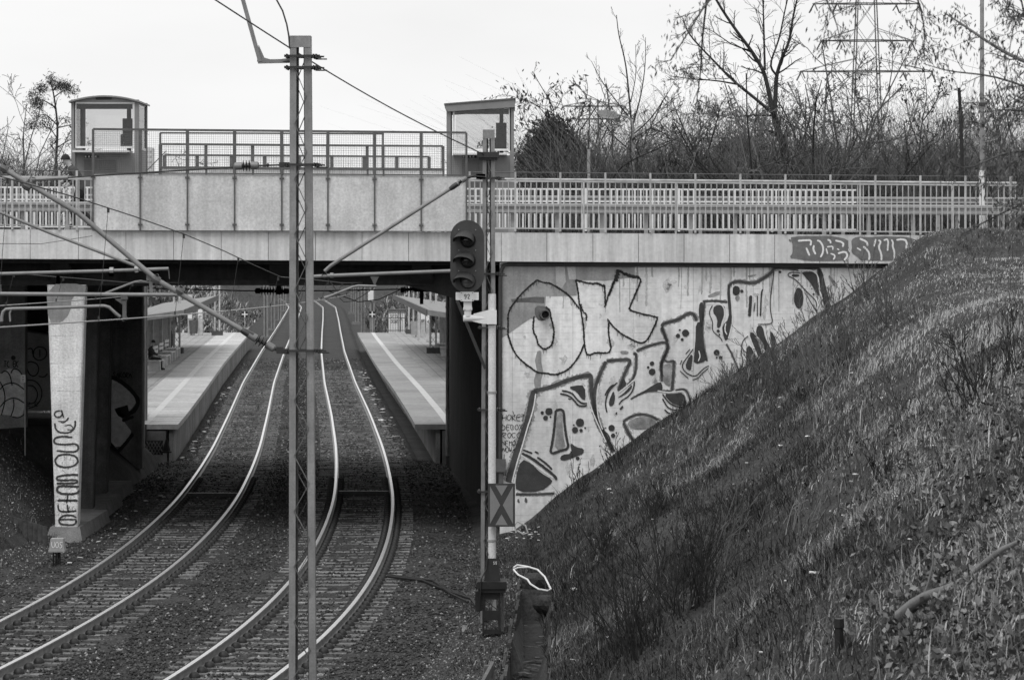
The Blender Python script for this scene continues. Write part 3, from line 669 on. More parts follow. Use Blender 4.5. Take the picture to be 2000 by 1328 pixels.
# ------------------------------------------------------------------ piers and walls on the left under the bridge
def pier(k, Y, label, mat):
    s = 69.15 / Y
    def X(px): return 611 + (px - 611) * s
    top, bot = (92, 166), (108, 151)
    zb, zt = .0, 5.5
    root = empty('bridge_pier', at(X(130), 1040, Y) * 1.0, label, 'pier', 'tapered piers under the bridge')
    xw = lambda px: (X(px) - 1000) / FPX * Y
    mb = MB(); d = .85; ch = .03
    poly = lambda l, r: [(l + ch, 0), (r - ch, 0), (r, ch), (r, d - ch), (r - ch, d), (l + ch, d), (l, d - ch), (l, ch)]
    zs = np.linspace(zb, zt, 7); n = 8
    for z in zs:
        t = (z - zb) / (zt - zb); l = xw(bot[0]) * (1 - t) + xw(top[0]) * t; r = xw(bot[1]) * (1 - t) + xw(top[1]) * t
        mb.v += [(x - .068 * y, Y + y, z) for x, y in poly(l, r)]
    for i in range(6):
        for j in range(n): mb.f.append([i * n + j, i * n + (j + 1) % n, (i + 1) * n + (j + 1) % n, (i + 1) * n + j]); mb.m.append(0)
    mb.f.append(list(range(n))[::-1]); mb.f.append([6 * n + j for j in range(n)]); mb.m += [0, 0]
    mb.build('shaft', mat, root)
    mb = MB(); l, r = xw(95), xw(152)
    mb.add([(l - .12, Y - .35, -.5), (r + .2, Y - .35, -.5), (r + .2, Y + 4.6, -.5), (l - .12, Y + 4.6, -.5), (l + .05, Y - .12, .06), (r + .06, Y - .12, .06), (r + .06, Y + 4.6, .06), (l + .05, Y + 4.6, .06)], [(0,3,2,1),(4,5,6,7),(0,1,5,4),(1,2,6,5),(2,3,7,6),(3,0,4,7)])
    mb.build('plinth', conc_mid, root)
    return root
pier_dk = M('pier_dark_concrete', .075, .35, 2, .95, streak=.3, fine=.25, bump=.4, bscale=30)  # darker concrete tone for the two rear piers
p1 = pier(0, 69.15, 'tapered pale concrete pier at left with black lettering down its face', conc_pier)
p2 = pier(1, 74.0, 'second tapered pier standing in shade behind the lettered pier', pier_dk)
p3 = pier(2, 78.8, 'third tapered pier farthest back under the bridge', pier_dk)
t7 = lambda p: T(80, 780, 3.907, p); pf = lambda x, y: at(x, y, 69.15 - .006)
mb = MB()
for w, q in [(8,[(155,80),(168,120),(172,140)]),(8,[(150,85),(115,90),(98,115),(120,138),(150,132),(165,110)]),(9,[(105,180),(110,230),(150,255),(220,255),(260,220),(262,160)]),(10,[(240,290),(170,280),(110,290),(95,315),(110,340),(200,345),(270,335),(290,370),(270,400),(200,400),(120,390)]),
 (10,[(105,468),(130,425),(195,416),(265,430),(287,468),(260,505),(195,520),(125,508),(105,468)]),(11,[(285,575),(200,575),(130,585),(115,605),(140,620),(280,610),(280,640),(120,640)]),(12,[(290,665),(200,660),(140,660),(120,680),(130,710),(200,725),(285,715),(290,690)]),(12,[(125,770),(280,770)]),
 (8,[(205,730),(195,790)]),(10,[(130,800),(135,860),(270,850)]),(9,[(200,800),(210,860)]),(10,[(270,900),(230,880),(160,885),(130,930),(160,955),(260,960),(270,920)]),(8,[(140,915),(270,915)]),(5,[(130,165),(200,170),(215,125),(180,180),(150,175)]),(5,[(180,200),(230,190),(250,230),(200,230)])]:
    stroke(mb, t7(q), w * 1.5 / 3.907, pf, .25)
for k in range(60):
    x, y = nr.uniform(115, 275), nr.uniform(420, 950); stroke(mb, t7([(x, y), (x + nr.uniform(-25, 25), y + nr.uniform(8, 30))]), .6, pf, .2, 0)
mb.build('painted_letters', M('spray_pier', .06, .3, 12, .85, fine=.3), p1, fixn=False)
mb = MB(); fillp(mb, [(90, 554), (168, 554), (166, 572), (140, 578), (137, 612), (118, 632), (95, 634)], pf, 1, .3); mb.build('damp_shade_patch', stain_shade_m, p1, fixn=False)  # dark patch paints the girder's shade onto the pier top
# graffitied walls in the shade
def shade_wall(name, x0_, x1_, ytop, ybot, Y, label, mat=abut_dark, dep=.4):
    a, b = at(x0_, ytop, Y), at(x1_, ybot, Y)
    r = empty(name, ((a.x + b.x) / 2, Y, b.z), label, 'wall')
    mb = MB(); mb.bb((a.x, Y, b.z), (b.x, Y + dep, a.z)); mb.build('wall_face', mat, r)
    return r
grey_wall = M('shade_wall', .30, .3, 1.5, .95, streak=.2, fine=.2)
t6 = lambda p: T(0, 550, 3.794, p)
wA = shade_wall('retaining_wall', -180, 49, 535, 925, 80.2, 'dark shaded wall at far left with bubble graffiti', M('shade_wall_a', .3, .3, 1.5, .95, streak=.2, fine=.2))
pA = lambda x, y: at(x, y, 80.2 - .006); pA2 = lambda x, y: at(x, y, 80.2 - .011)
mb = MB(); fillp(mb, t6([(-260,700),(-120,640),(0,690),(40,655),(100,640),(165,680),(183,780),(178,980),(130,1010),(60,985),(0,985),(-200,1000)]), pA, 1); mb.build('graffiti_fill', M('spray_pale', .68, .25, 6, .9, fine=.25), wA, fixn=False)
mb = MB()
for q in ([(10,680),(40,655),(75,690),(90,770)], [(80,680),(100,640),(150,660),(183,740)], [(0,800),(30,760),(110,745),(180,800)], [(0,930),(40,880),(110,855),(183,900)], [(100,870),(105,930),(80,1000)], [(0,740),(30,800),(40,880),(10,990)], [(90,1000),(140,1010),(183,980)]): stroke(mb, t6(q), 2.4, pA2)
write(mb, 'TCZEK', 8, 705, 4.6, 12, pA2, 1.8, wob=.5); disc(mb, 26, 699, 4.5, pA2)
mb.build('graffiti_outline', blackp, wA, fixn=False)
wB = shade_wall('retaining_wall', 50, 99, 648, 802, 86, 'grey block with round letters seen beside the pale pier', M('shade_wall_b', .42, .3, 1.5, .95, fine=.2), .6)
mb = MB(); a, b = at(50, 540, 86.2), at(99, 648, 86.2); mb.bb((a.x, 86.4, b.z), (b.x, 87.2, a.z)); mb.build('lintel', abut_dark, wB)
mb = MB(); a, b = at(50, 641, 86), at(97, 655, 86); mb.add([(a.x, 85.9, a.z), (b.x, 85.9, at(97, 650, 86).z), (b.x, 85.9, b.z), (a.x, 85.9, at(50, 648, 86).z)], [(0, 1, 2, 3)]); mb.prism([(a.x, 85.9, a.z), (b.x, 85.9, at(97, 650, 86).z), (b.x, 85.9, at(97, 653, 86).z), (a.x, 85.9, at(50, 645, 86).z)], (0, .3, 0)); mb.build('ledge', conc_mid, wB)
pB = lambda x, y: at(x, y, 86 - .008)
mb = MB()
for q in ([(205,500),(240,490),(245,560),(290,590),(345,560),(345,500),(295,478),(250,500),(245,560)], [(295,500),(295,560)], [(200,640),(215,690),(260,705),(290,660),(280,610),(230,590),(205,600)], [(285,700),(330,710),(352,680)], [(200,730),(260,730),(310,790),(310,860),(270,920),(210,940)], [(205,770),(250,770),(285,830),(260,900),(210,905)]): stroke(mb, t6(q), 2.2, pB)
write(mb, 'EFE', 53, 786, 6, 7, pB, 1.4)
mb.build('graffiti_outline', blackp, wB, fixn=False)
mb = MB(); a, b = at(40, 815, 84.5), at(112, 880, 84.5)
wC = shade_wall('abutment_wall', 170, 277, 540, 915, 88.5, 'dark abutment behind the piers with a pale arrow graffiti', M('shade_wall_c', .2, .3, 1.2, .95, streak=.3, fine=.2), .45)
pC = lambda x, y: at(x, y, 88.5 - .008); pC2 = lambda x, y: at(x, y, 88.5 - .014)
mb = MB(); fillp(mb, t6([(700,705),(830,720),(930,780),(1020,880),(965,955),(950,960),(945,915),(850,940),(915,1030),(990,1130),(870,1250),(790,1150),(765,1080),(745,1120),(700,1100)]), pC, 1, .3); mb.build('graffiti_fill', M('spray_pale2', .75, .2, 6, .9, fine=.2), wC, fixn=False)
mb = MB()
for w, q in ((30,[(700,690),(750,695),(820,705),(900,740),(980,810),(1035,890),(985,970)]), (24,[(740,855),(800,890),(815,950),(770,1020),(755,1090),(790,1170),(870,1262)]), (26,[(985,1125),(930,1200),(870,1262)]), (30,[(860,940),(905,1010),(990,960)]), (24,[(905,1030),(990,1000)])): stroke(mb, t6(q), w / 3.794, pC2)
fillp(mb, t6([(845,945),(945,915),(955,960),(900,1010)]), pC2, 0); write(mb, 'SAKORA', 221, 727, 5, 11, pC2, 1.8, wob=.8)
mb.build('graffiti_outline', blackp, wC, fixn=False)
mb = MB(); mb.tube([at(213, 640, 88.3), at(213, 880, 88.3)], .06, 8); mb.bb(at(203, 608, 88.4), at(228, 632, 88.2)); mb.build('cable_duct', galv_dark, wC)
# slope retaining boards and cable trough by the pier
mb = MB()
for i in range(9):
    x = 8 + i * 10; a = at(x, 1004 + i * 2.4, 67.5); b = at(x + 9, 1052 + i * 2.0, 67.5)
    mb.prism([(a.x, 67.5 - i * .05, a.z), (b.x, 67.5 - i * .05, a.z - .03), (b.x, 67.5 - i * .05, b.z), (a.x, 67.5 - i * .05, b.z)], (0, .06, 0))
rb = empty('edging_boards', at(45, 1060, 67.4), 'row of dark upright boards holding the left slope', 'edging')
mb.build('board', M('rotten_board', .07, .4, 8, .9), rb)

# small junction cabinet on cable legs by the pier foot, and a little sign on a stick
c = at(112, 1096, 63.0); c.z = gz(c.x, c.y) + 0
cab = empty('junction_cabinet', c, 'small pale junction box with scrawl at the foot of the lettered pier', 'box')
mb = MB(); a, b = at(97, 1051, 63), at(127, 1074, 63); mb.add([(a.x + .03, 62.9, a.z), (b.x - .03, 62.9, a.z), (b.x, 62.9, b.z), (a.x, 62.9, b.z), (a.x + .03, 63.15, a.z), (b.x - .03, 63.15, a.z), (b.x, 63.15, b.z), (a.x, 63.15, b.z)], [(0,1,2,3),(4,7,6,5),(0,4,5,1),(3,2,6,7),(0,3,7,4),(1,5,6,2)]); mb.build('housing', M('cabinet_paint', .36, .1, 6, .7), cab)
mb = MB(); mb.bb((a.x - .01, 62.88, b.z - .03), (b.x + .01, 63.17, b.z + .012)); mb.build('base_plate', galv, cab)
mb = MB()
for x, e in ((105, 103), (109, 108), (113, 112), (117, 109), (115, 117)): mb.tube([at(x, 1074, 63), at((x + e) / 2 + 1, 1086, 63), Vector((at(e, 1098, 63).x, 63, c.z - .05))], .018, 5)
mb.build('cable', black_m, cab)
mb = MB(); write(mb, 'UOS', 101, 1058, 6, 12, lambda x, y: at(x, y, 62.893), 1.3, smooth=1); mb.build('scrawl', rollwhite, cab, fixn=False)
mb = MB(); gp = [(118, 1090), (150, 1082), (190, 1073), (240, 1069)]; mb.tube([Vector((at(x, y, 62.5).x, 62.5 + (1090 - y) * .12, -.22)) for x, y in gp], .022, 6); tag(mb.build('track_cable', black_m), 'black cable running from the junction box to the left rail', 'cable')
mb = MB(); mb.tube([at(49, 745, 76), at(49, 890, 76)], .02, 6)
sg = empty('marker_sign', at(49, 890, 76), 'small white plate on a thin post before the dark left wall', 'sign'); mb.build('post', galv, sg)
mb = MB(); mb.bb(at(40, 732, 75.95), at(50, 747, 75.97)); mb.build('plate', white_m, sg)
mb = MB()
for yy in (736, 740, 743): stroke(mb, [(43, yy), (47, yy)], 1.2, lambda x, y: at(x, y, 75.94), 0, 0)
mb.build('print', black_m, sg, fixn=False)
# ------------------------------------------------------------------ railings on the bridge
_b = MB(); _b.box((0, 0, .5), (1, 1, 1)); BARM = {}
def ubar(mat):
    if mat.name not in BARM:
        me = _b.mesh('baluster'); me.materials.append(mat); BARM[mat.name] = me
    return BARM[mat.name]
def pat(px, py, off):
    Y = YB(px) + off; return at(px, py, Y)
def railing(label, px0, px1, off, fy, posts, pitch, bw, mat, group, postw=.045, wire=True, rails=((354, .035), (446, .03)), bars=(355, 447), post=(336, 452), skip=()):
    """fy(px) = extra pixel drop along the bridge"""
    c = pat((px0 + px1) / 2, post[1], off); root = empty('bridge_railing', c, label, 'railing', group)
    k = ppm(YB((px0 + px1) / 2) + off)
    for x in posts:
        a, b = pat(x, post[0] + fy(x), off), pat(x, post[1] + fy(x), off)
        inst('post', ubar(mat), (a.x, a.y, b.z), root, 0, (postw, postw, a.z - b.z))
    n = int((px1 - px0) / pitch)
    for i in range(n + 1):
        x = px0 + i * pitch
        if x > px1 or any(abs(x - q) < pitch * .35 for q in posts) or any(s0 < x < s1 for s0, s1 in skip): continue
        a, b = pat(x, bars[0] + fy(x), off), pat(x, bars[1] + fy(x), off)
        inst('baluster', ubar(mat), (a.x, a.y, b.z), root, rnd.uniform(-.03, .03), (bw, bw, a.z - b.z))
    for y, h in rails:
        mb = MB(); mb.bar(pat(px0 - 2, y + fy(px0), off), pat(px1 + 2, y + fy(px1), off), .04, h); mb.build('rail', mat, root)
    if wire:
        mb = MB(); mb.tube([pat(px0 - 2, post[0] + 1 + fy(px0), off), pat(px1 + 2, post[0] + 1 + fy(px1), off)], .011, 6); mb.build('top_wire', galv_dark, root)
    return root
fyR = lambda px: 8 * (px - 1000) / 900
fyL = lambda px: 3 * px / 183 - 8
railing('front railing of thin bars on the bridge right of the signal mast', 916, 1986, -.02, fyR, [917] + [1006.5 + 87.9 * k for k in range(12)], 11.0, .022, rail_paint, 'thin barred railings on the bridge edge')
railing('front railing of thin bars at the left end of the bridge', -150, 180, -.02, fyL, [-140, -60, 24, 116, 150], 11.7, .022, rail_paint, 'thin barred railings on the bridge edge', post=(339, 456), bars=(356, 447), rails=((355, .05), (447, .02)))
fy2 = lambda px: 6 * px / 1800
railing('far railing with thick pale bars along the bridge pavement', -140, 1670, 9.6, fy2, [q for q in range(-130, 1680, 182)], 11.5, .042, white_m, 'far pavement railing', postw=.06, wire=False, rails=((366, .04), (390, .04), (443, .03)), bars=(367, 442), post=(364, 448), skip=((192, 905),))
# light hand rail pipe just behind the front railing
hr = empty('hand_rail', pat(1300, 452, 1.2), 'pale tubular hand rail behind the thin barred railing', 'hand rail')
for a_, b_ in (((-150, 346), (180, 347)), ((916, 350), (1985, 358))): mb = MB(); mb.tube([pat(*a_, 1.2), pat(*b_, 1.2)], .028, 8); mb.build('pipe', rail_paint, hr, smooth=True)
for x in (60, 960, 1140, 1320, 1500, 1680, 1860):
    mb = MB(); mb.tube([pat(x, 352 + fy2(x), 1.2), pat(x, 462, 1.2)], .024, 6); mb.build('post', rail_paint, hr)
# crash barriers
def barrier(label, px0, px1, off, y0, h, posts, name='crash_barrier'):
    root = empty(name, pat((px0 + px1) / 2, 450, off), label, 'crash barrier', 'steel crash barriers along the road')
    prof = [(0, 0), (-.06, .03), (-.06, .09), (0, .12), (0, .17), (-.06, .2), (-.06, .26), (0, .29)]
    s = h / ppm(YB(600) + off) / .29
    mb = MB(); n = len(prof); segs = np.linspace(px0, px1, 9)
    for x in segs:
        p = pat(x, y0 + h + fy2(x), off)
        mb.v += [(p.x, p.y + u, p.z + v * s) for u, v in prof] + [(p.x, p.y + u + .012, p.z + v * s) for u, v in prof]
    for i in range(len(segs) - 1):
        a, b = i * 2 * n, (i + 1) * 2 * n
        for j in range(n - 1): mb.f += [[a + j, a + j + 1, b + j + 1, b + j], [a + n + j, b + n + j, b + n + j + 1, a + n + j + 1]]; mb.m += [0, 0]
    mb.build('beam', galv, root)
    for x in posts:
        mb = MB(); a, b = pat(x, y0 + 1 + fy2(x), off + .1), pat(x, 456, off + .1)
        mb.bb((a.x - .045, a.y, b.z - .1), (a.x + .045, a.y + .09, a.z)); mb.build('post', galv, root)
    return root
barrier('near steel crash barrier behind the front railing', -160, 2080, 1.75, 394, 20, list(range(-130, 2050, 87)))
barrier('farther steel crash barrier across the road', -160, 2080, 12.5, 379, 14, list(range(-120, 2050, 93)))

# ------------------------------------------------------------------ protective screen over the tracks
PX = [183, 275, 367, 459, 551, 641, 732, 823, 911]
def ytop(px): return 253 + 7 * (px - 183) / 728
def ymid(px): return 338 + 5 * (px - 183) / 728
def ybt(px): return 450 + 2 * (px - 183) / 728
scr = empty('protective_screen', bp(547, 452, -.08), 'protective screen of solid panels with wire mesh above the tracks', 'screen')
SO = -.09
def screen_mesh(root, pxs, yt, ym, off, pitch, r, name='wire_mesh', mat=galv_dark):
    for a, b in zip(pxs[:-1], pxs[1:]):
        mb = MB(); k = ppm(YB(a) + off); p = pitch * k
        n = int((b - a) / p)
        for i in range(1, n + 1):
            x = a + (b - a) * i / (n + 1); mb.tube([pat(x, yt(x) + 3, off), pat(x, ym(x) - 2, off)], r, 3, cap=False)
        h = ym(a) - yt(a); m = int(h / p)
        for i in range(1, m + 1):
            f = i / (m + 1); mb.tube([pat(a, yt(a) * (1 - f) + ym(a) * f, off), pat(b, yt(b) * (1 - f) + ym(b) * f, off)], r, 3, cap=False)
        mb.build(name, mat, root, fixn=False)
for a, b in zip(PX[:-1], PX[1:]):
    mb = MB(); a2, b2 = a + .8, b - .8; o = SO + rnd.uniform(-.004, .004)
    mb.prism([bp(a2, ymid(a2) + 2, o), bp(b2, ymid(b2) + 2, o), bp(b2, ybt(b2), o), bp(a2, ybt(a2), o)], (0, .03, 0)); mb.build('solid_panel', panel_m, scr)
screen_mesh(scr, PX, ytop, ymid, SO, .05, .0028)
for i, x in enumerate(PX):
    ps = MB(); w = .035 if 0 < i < 8 else .025
    a, b = bp(x, ytop(x), SO - .02), bp(x, ybt(x) + 1, SO - .02)
    ps.bb((a.x - w, a.y - .012, bp(x, ymid(x), SO).z), (a.x + w, a.y + .05, a.z)); ps.bb((a.x - .016, a.y - .02, b.z), (a.x + .016, a.y + .012, bp(x, ymid(x), SO).z))
    po = ps.build('post', galv_dark, scr)
    for yy in (ymid(x) + 9, ybt(x) - 11):
        mb = MB(); c = bp(x, yy, SO - .03); mb.box(c, (.1, .02, .03)); mb.box(c + Vector((0, 0, .03)), (.1, .02, .012)); mb.lathe(c + Vector((-.035, -.01, 0)), [(.013, 0), (.013, .02), (.001, .02)], (0, -1, 0), 6); mb.lathe(c + Vector((.035, -.01, 0)), [(.013, 0), (.013, .02), (.001, .02)], (0, -1, 0), 6); mb.build('clamp', galv_dark, po)
for f, h in ((ytop, .05), (ymid, .03)):
    mb = MB(); mb.bar(bp(183, f(183), SO), bp(911, f(911), SO), .05, h); mb.build('rail', galv_dark, scr)
mb = MB(); mb.bar(bp(183, ybt(183) + .5, SO + .01), bp(911, ybt(911) + .5, SO + .01), .05, .02); mb.build('bottom_rail', galv_dark, scr)
# the two screens farther back on the deck
def back_screen(label, pxs, off, y0, y1, fr=.04):
    root = empty('rear_screen', pat((pxs[0] + pxs[-1]) / 2, 450, off), label, 'screen', 'mesh screens at the rear of the bridge')
    f0 = lambda px: y0 + 4 * (px - 300) / 600; f1 = lambda px: y1 + 4 * (px - 300) / 600
    for x in pxs:
        mb = MB(); a, b = pat(x, f0(x), off), pat(x, 470, off); mb.bb((a.x - fr, a.y, b.z), (a.x + fr, a.y + .05, a.z)); mb.build('post', galv_dark, root)
    for f in (f0, f1):
        mb = MB(); mb.bar(pat(pxs[0], f(pxs[0]), off), pat(pxs[-1], f(pxs[-1]), off), .05, .05); mb.build('rail', galv_dark, root)
    screen_mesh(root, pxs, f0, f1, off, .07, .0028)
    for a, b in zip(pxs[:-1], pxs[1:]):
        mb = MB(); mb.prism([pat(a + 1, f1(a) + 2, off), pat(b - 1, f1(b) + 2, off), pat(b - 1, 452, off), pat(a + 1, 452, off)], (0, .03, 0)); mb.build('solid_panel', panel_m, root)
back_screen('taller mesh screen standing behind the front protective screen', [313, 402, 493, 551, 640, 717, 748, 865], 8.5, 282, 327)
back_screen('lower mesh screen at the far edge of the bridge', [321, 385, 452, 517, 584, 648, 711, 775, 838], 20, 303, 329, .05)
mb = MB(); mb.bar(pat(313, 260, 8.5), pat(748, 262, 8.5), .04, .04); 
for x in (313, 748): mb.bar(pat(x, 260, 8.5), pat(x, 330, 8.5), .05, .05)
fr = empty('frame_rail', pat(530, 450, 8.5), 'thin upper frame rail just below the top of the screen', 'rail'); mb.build('frame', galv_dark, fr)

# ------------------------------------------------------------------ lift towers
lift_grey = M('lift_grey', .24, .1, 3, .55, fine=.05); lift_lt = M('lift_white', .72, .05, 3, .5); lift_dk = M('lift_machinery', .05, .3, 6, .7)
def lift(label, x0, x1, Y, roof, gx, gy, slope):
    """x0,x1 px of the tower; gx,gy the glass window in px"""
    D = 2.3; a = at(x0, 450, Y); b = at(x1, 450, Y); k = ppm(Y); zz = lambda y: at(0, y, Y).z
    root = empty('lift_tower', ((a.x + b.x) / 2, Y, .95), label, 'lift tower')
    cw = .13
    for i, (x, y) in enumerate(((a.x, Y), (b.x - cw, Y), (a.x, Y + D - cw), (b.x - cw, Y + D - cw))):
        mb = MB(); mb.bb((x, y, .95), (x + cw, y + cw, zz(roof + 8))); mb.build('corner_post', lift_grey, root)
    z1, z0 = zz(gy[0]), zz(gy[1]); g0, g1 = at(gx[0], 0, Y).x, at(gx[1], 0, Y).x
    for s in (0, 1):                      # upper glazing front and rear with white frames
        y = Y + .03 if s == 0 else Y + D - .06
        mb = MB(); mb.bb((g0, y, z0), (g1, y + .012, z1)); mb.build('glass_pane', GLASS, root)
        if s == 0:
            mb = MB(); w = .06
            for p, q in (((g0 - w, z0 - w), (g0, z1 + w)), ((g1, z0 - w), (g1 + w, z1 + w)), ((g0, z0 - w), (g1, z0)), ((g0, z1), (g1, z1 + w))): mb.bb((p[0], y - .03, p[1]), (q[0], y + .03, q[1]))
            mb.build('window_frame', lift_lt, root)
            mb = MB(); mb.bb((g0, y + .05, z1 - .16), (g1, y + .12, z1)); mb.build('blind_box', lift_dk, root)
    for s in (0, 1):                      # side glazing
        x = a.x + .04 if s == 0 else b.x - .055
        mb = MB(); mb.bb((x, Y + cw, z0), (x + .012, Y + D - cw, z1)); mb.build('glass_pane', GLASS, root)
        mb = MB(); mb.bb((x - .01, Y + cw, z0 - .08), (x + .025, Y + D - cw, z0)); mb.bb((x - .01, Y + cw, z1), (x + .025, Y + D - cw, z1 + .06)); mb.build('side_frame', lift_lt, root)
        mb = MB(); mb.bb((x, Y + cw, .95), (x + .03, Y + D - cw, z0 - .08)); mb.build('side_panel', lift_grey, root)
    mb = MB(); yl = Y + .05; mb.bb((a.x + cw, yl, .95), (b.x - cw, yl + .03, z0 - .2)); mb.build('lower_panel', lift_grey, root)
    mb = MB(); mb.bb((a.x + cw, Y + D - .1, .95), (b.x - cw, Y + D - .07, z0 - .2)); mb.build('rear_panel', lift_grey, root)
    mb = MB(); mb.bb((g0 - .05, Y - .5, z0 - .2), (g1 - .06, Y + .02, z0 - .14)); mb.build('canopy', lift_lt, root)
    mb = MB(); zd = zz(312); w = (g1 - g0); mb.bb((g0 + w * .14, yl - .03, zz(470)), (g0 + w * .42, yl, zd)); mb.bb((g0 + w * .44, yl - .03, zz(470)), (g0 + w * .7, yl, zd)); mb.build('door', M('lift_door', .14, .1, 3, .5), root)
    mb = MB(); mb.bb((g0 + w * .14, yl - .05, zz(309)), (g0 + w * .40, yl - .03, zz(303.5))); mb.build('sign_plate', black_m, root)
    mb = MB()
    for f in (.15, .21, .27, .33): mb.bb((g0 + w * f, yl - .055, zz(308)), (g0 + w * (f + .03), yl - .05, zz(304.5)))
    mb.build('sign_pictogram', lift_lt, root)
    # machinery inside
    mb = MB(); mx_ = g0 + w * .86; mb.bb((mx_ - .06, Y + 1.0, z0 - .4), (mx_ + .06, Y + 1.15, z1 - .05)); mb.bb((mx_ - .17, Y + .8, z0), (mx_ + .16, Y + 1.3, z0 + (z1 - z0) * .68)); mb.bb((mx_ - .22, Y + .7, z0), (mx_ + .16, Y + 1.35, z0 + (z1 - z0) * .3)); mb.build('machinery', lift_dk, root)
    # roof
    mb = MB(); ov = .06
    if slope == 'arch':
        n = 12; P = []
        zc, ze = zz(roof), zz(roof + 11)
        for i in range(n + 1):
            u = -1 + 2 * i / n; P.append(((a.x + b.x) / 2 + u * ((b.x - a.x) / 2 + ov), ze + (zc - ze) * (1 - u * u)))
        mb.prism([(x, Y - .12, z) for x, z in P] + [(x, Y - .12, z - .05) for x, z in P[::-1]], (0, D + .24, 0)); ro = mb.build('roof', lift_grey, root)
        mb = MB(); mb.prism([(x, Y - .02, z - .05) for x, z in P] + [(P[-1][0] - .08, Y - .02, z1 + .05), (P[0][0] + .08, Y - .02, z1 + .05)], (0, .03, 0)); mb.build('roof_fascia', lift_grey, ro)
        mb = MB(); c = at(203, 192, Y); mb.bb((c.x - .24, Y - .05, c.z - .045), (c.x + .24, Y - .02, c.z + .045)); mb.build('vent_grille', lift_dk, ro)
    else:
        za, zb = zz(roof + 11), zz(roof)
        mb.prism([(a.x - .05, Y - .12, za), (b.x + .03, Y - .12, zb), (b.x + .03, Y - .12, zb - .24), (a.x + .05, Y - .12, za - .2), (a.x - .05, Y - .12, za - .08)], (0, D + .24, 0)); ro = mb.build('roof', lift_grey, root)
        mb = MB(); mb.prism([(a.x - .07, Y - .15, za + .002), (b.x + .05, Y - .15, zb + .002), (b.x + .05, Y - .15, zb + .05), (a.x - .07, Y - .15, za + .05)], (0, D + .3, 0)); mb.build('roof_sheet', galv_dark, ro)
    return root
lift('grey lift tower with an arched roof behind the left railing', 139, 271, 95, 187, (149, 259), (203, 286), 'arch')
lift('grey lift tower with a slanting flat roof behind the second mast', 872, 1004, 95, 195, (888, 994), (213, 291), 'flat')

# ------------------------------------------------------------------ lamps and poles
def lamp():
    Y = 101; r = empty('street_lamp', (at(1236, 400, Y).x, Y, 6.4), 'street lamp with a long flat head among the bare trees', 'street lamp')
    mb = MB(); mb.tube([(at(1237, 0, Y).x, Y, 6.0), at(1237, 300, Y), at(1236, 245, Y), at(1233, 235, Y), at(1225, 229, Y), at(1205, 224, Y)], [.07, .055, .045, .04, .035, .03], 8); mb.build('pole', galv, r, smooth=True)
    mb = MB(); a, b = at(1168, 219, Y), at(1208, 225, Y); d = (b - a).normalized()
    u = Vector((-d.z, 0, d.x)); mb.prism([a - u * .07, a + u * .05, a + u * .1 + d * .2, b + u * .1 - d * .1, b + u * .02, b - u * .1, a - u * .12 + d * .15], (0, .28, 0)); mb.build('head', galv, r)
    mb = MB(); mb.prism([a - u * .125 + d * .12, a - u * .17 + d * .2, b - u * .15 - d * .15, b - u * .105 - d * .05], (0, .22, 0)); mb.build('glass_bowl', M('lamp_bowl', .5, .1, 4, .3), r)
lamp()
Y = 72; r = empty('lamp_pole', (at(1918, 460, Y).x, Y, 6.3), 'tall grey lamp pole with a white foot at the right end of the bridge', 'pole')
x = r.location.x
mb = MB(); mb.tube([(x, Y, 6.2), (x, Y, 8.6), (x, Y, 13), (x, Y, 16)], [.065, .055, .045, .035], 10); mb.build('shaft', mast_m, r, smooth=True)
mb = MB(); mb.lathe((x, Y, 6.2), [(.068, 0), (.068, 1.9), (.06, 1.95)], n=10); mb.build('painted_foot', white_m, r)
mb = MB(); mb.lathe((x, Y, at(0, 204, Y).z), [(.07, -.04), (.085, -.03), (.085, .03), (.07, .04)], n=10); mb.build('band', dark_m, r)
mb = MB(); mb.tube([(x, Y, 15.9), (x - .2, Y - .4, 16.3), (x - .5, Y - 1.4, 16.45)], .03, 6); mb.box((x - .58, Y - 1.7, 16.45), (.22, .6, .1)); mb.build('arm', galv, r)
Y = 99; r = empty('road_post', (at(1150, 460, Y).x, Y, 6.3), 'short pale round post beside the dark conifer', 'post')
mb = MB(); mb.tube([(at(1150, 0, Y).x, Y, 6.2), at(1150, 292, Y)], .05, 8); mb.build('shaft', rail_paint, r)
# far tower block
Y = 2600; a, b = at(277, 289, Y), at(298, 460, Y)
r = empty('tower_block', ((a.x + b.x) / 2, Y, b.z), 'distant pale tower block seen through the wire mesh', 'building')
tb = M('tower_wall', .62, .05, .05, .8, fine=0); mb = MB(); mb.prism([(a.x, Y, b.z - 40), (b.x, Y, b.z - 40), (b.x, Y, a.z), (a.x + 3, Y, a.z + .8), (a.x, Y, a.z)], (0, 14, 0)); mb.build('wall', tb, r)
for i in range(13):
    z = a.z - 2.5 - i * 4.4
    for j in range(3):
        mb = MB(); xx = a.x + (b.x - a.x) * (j + .2) / 3; mb.bb((xx, Y - .12, z - 1.8), (xx + 1.7, Y - .02, z)); mb.build('window', M('tower_window', .35, .1, 1, .4), r)
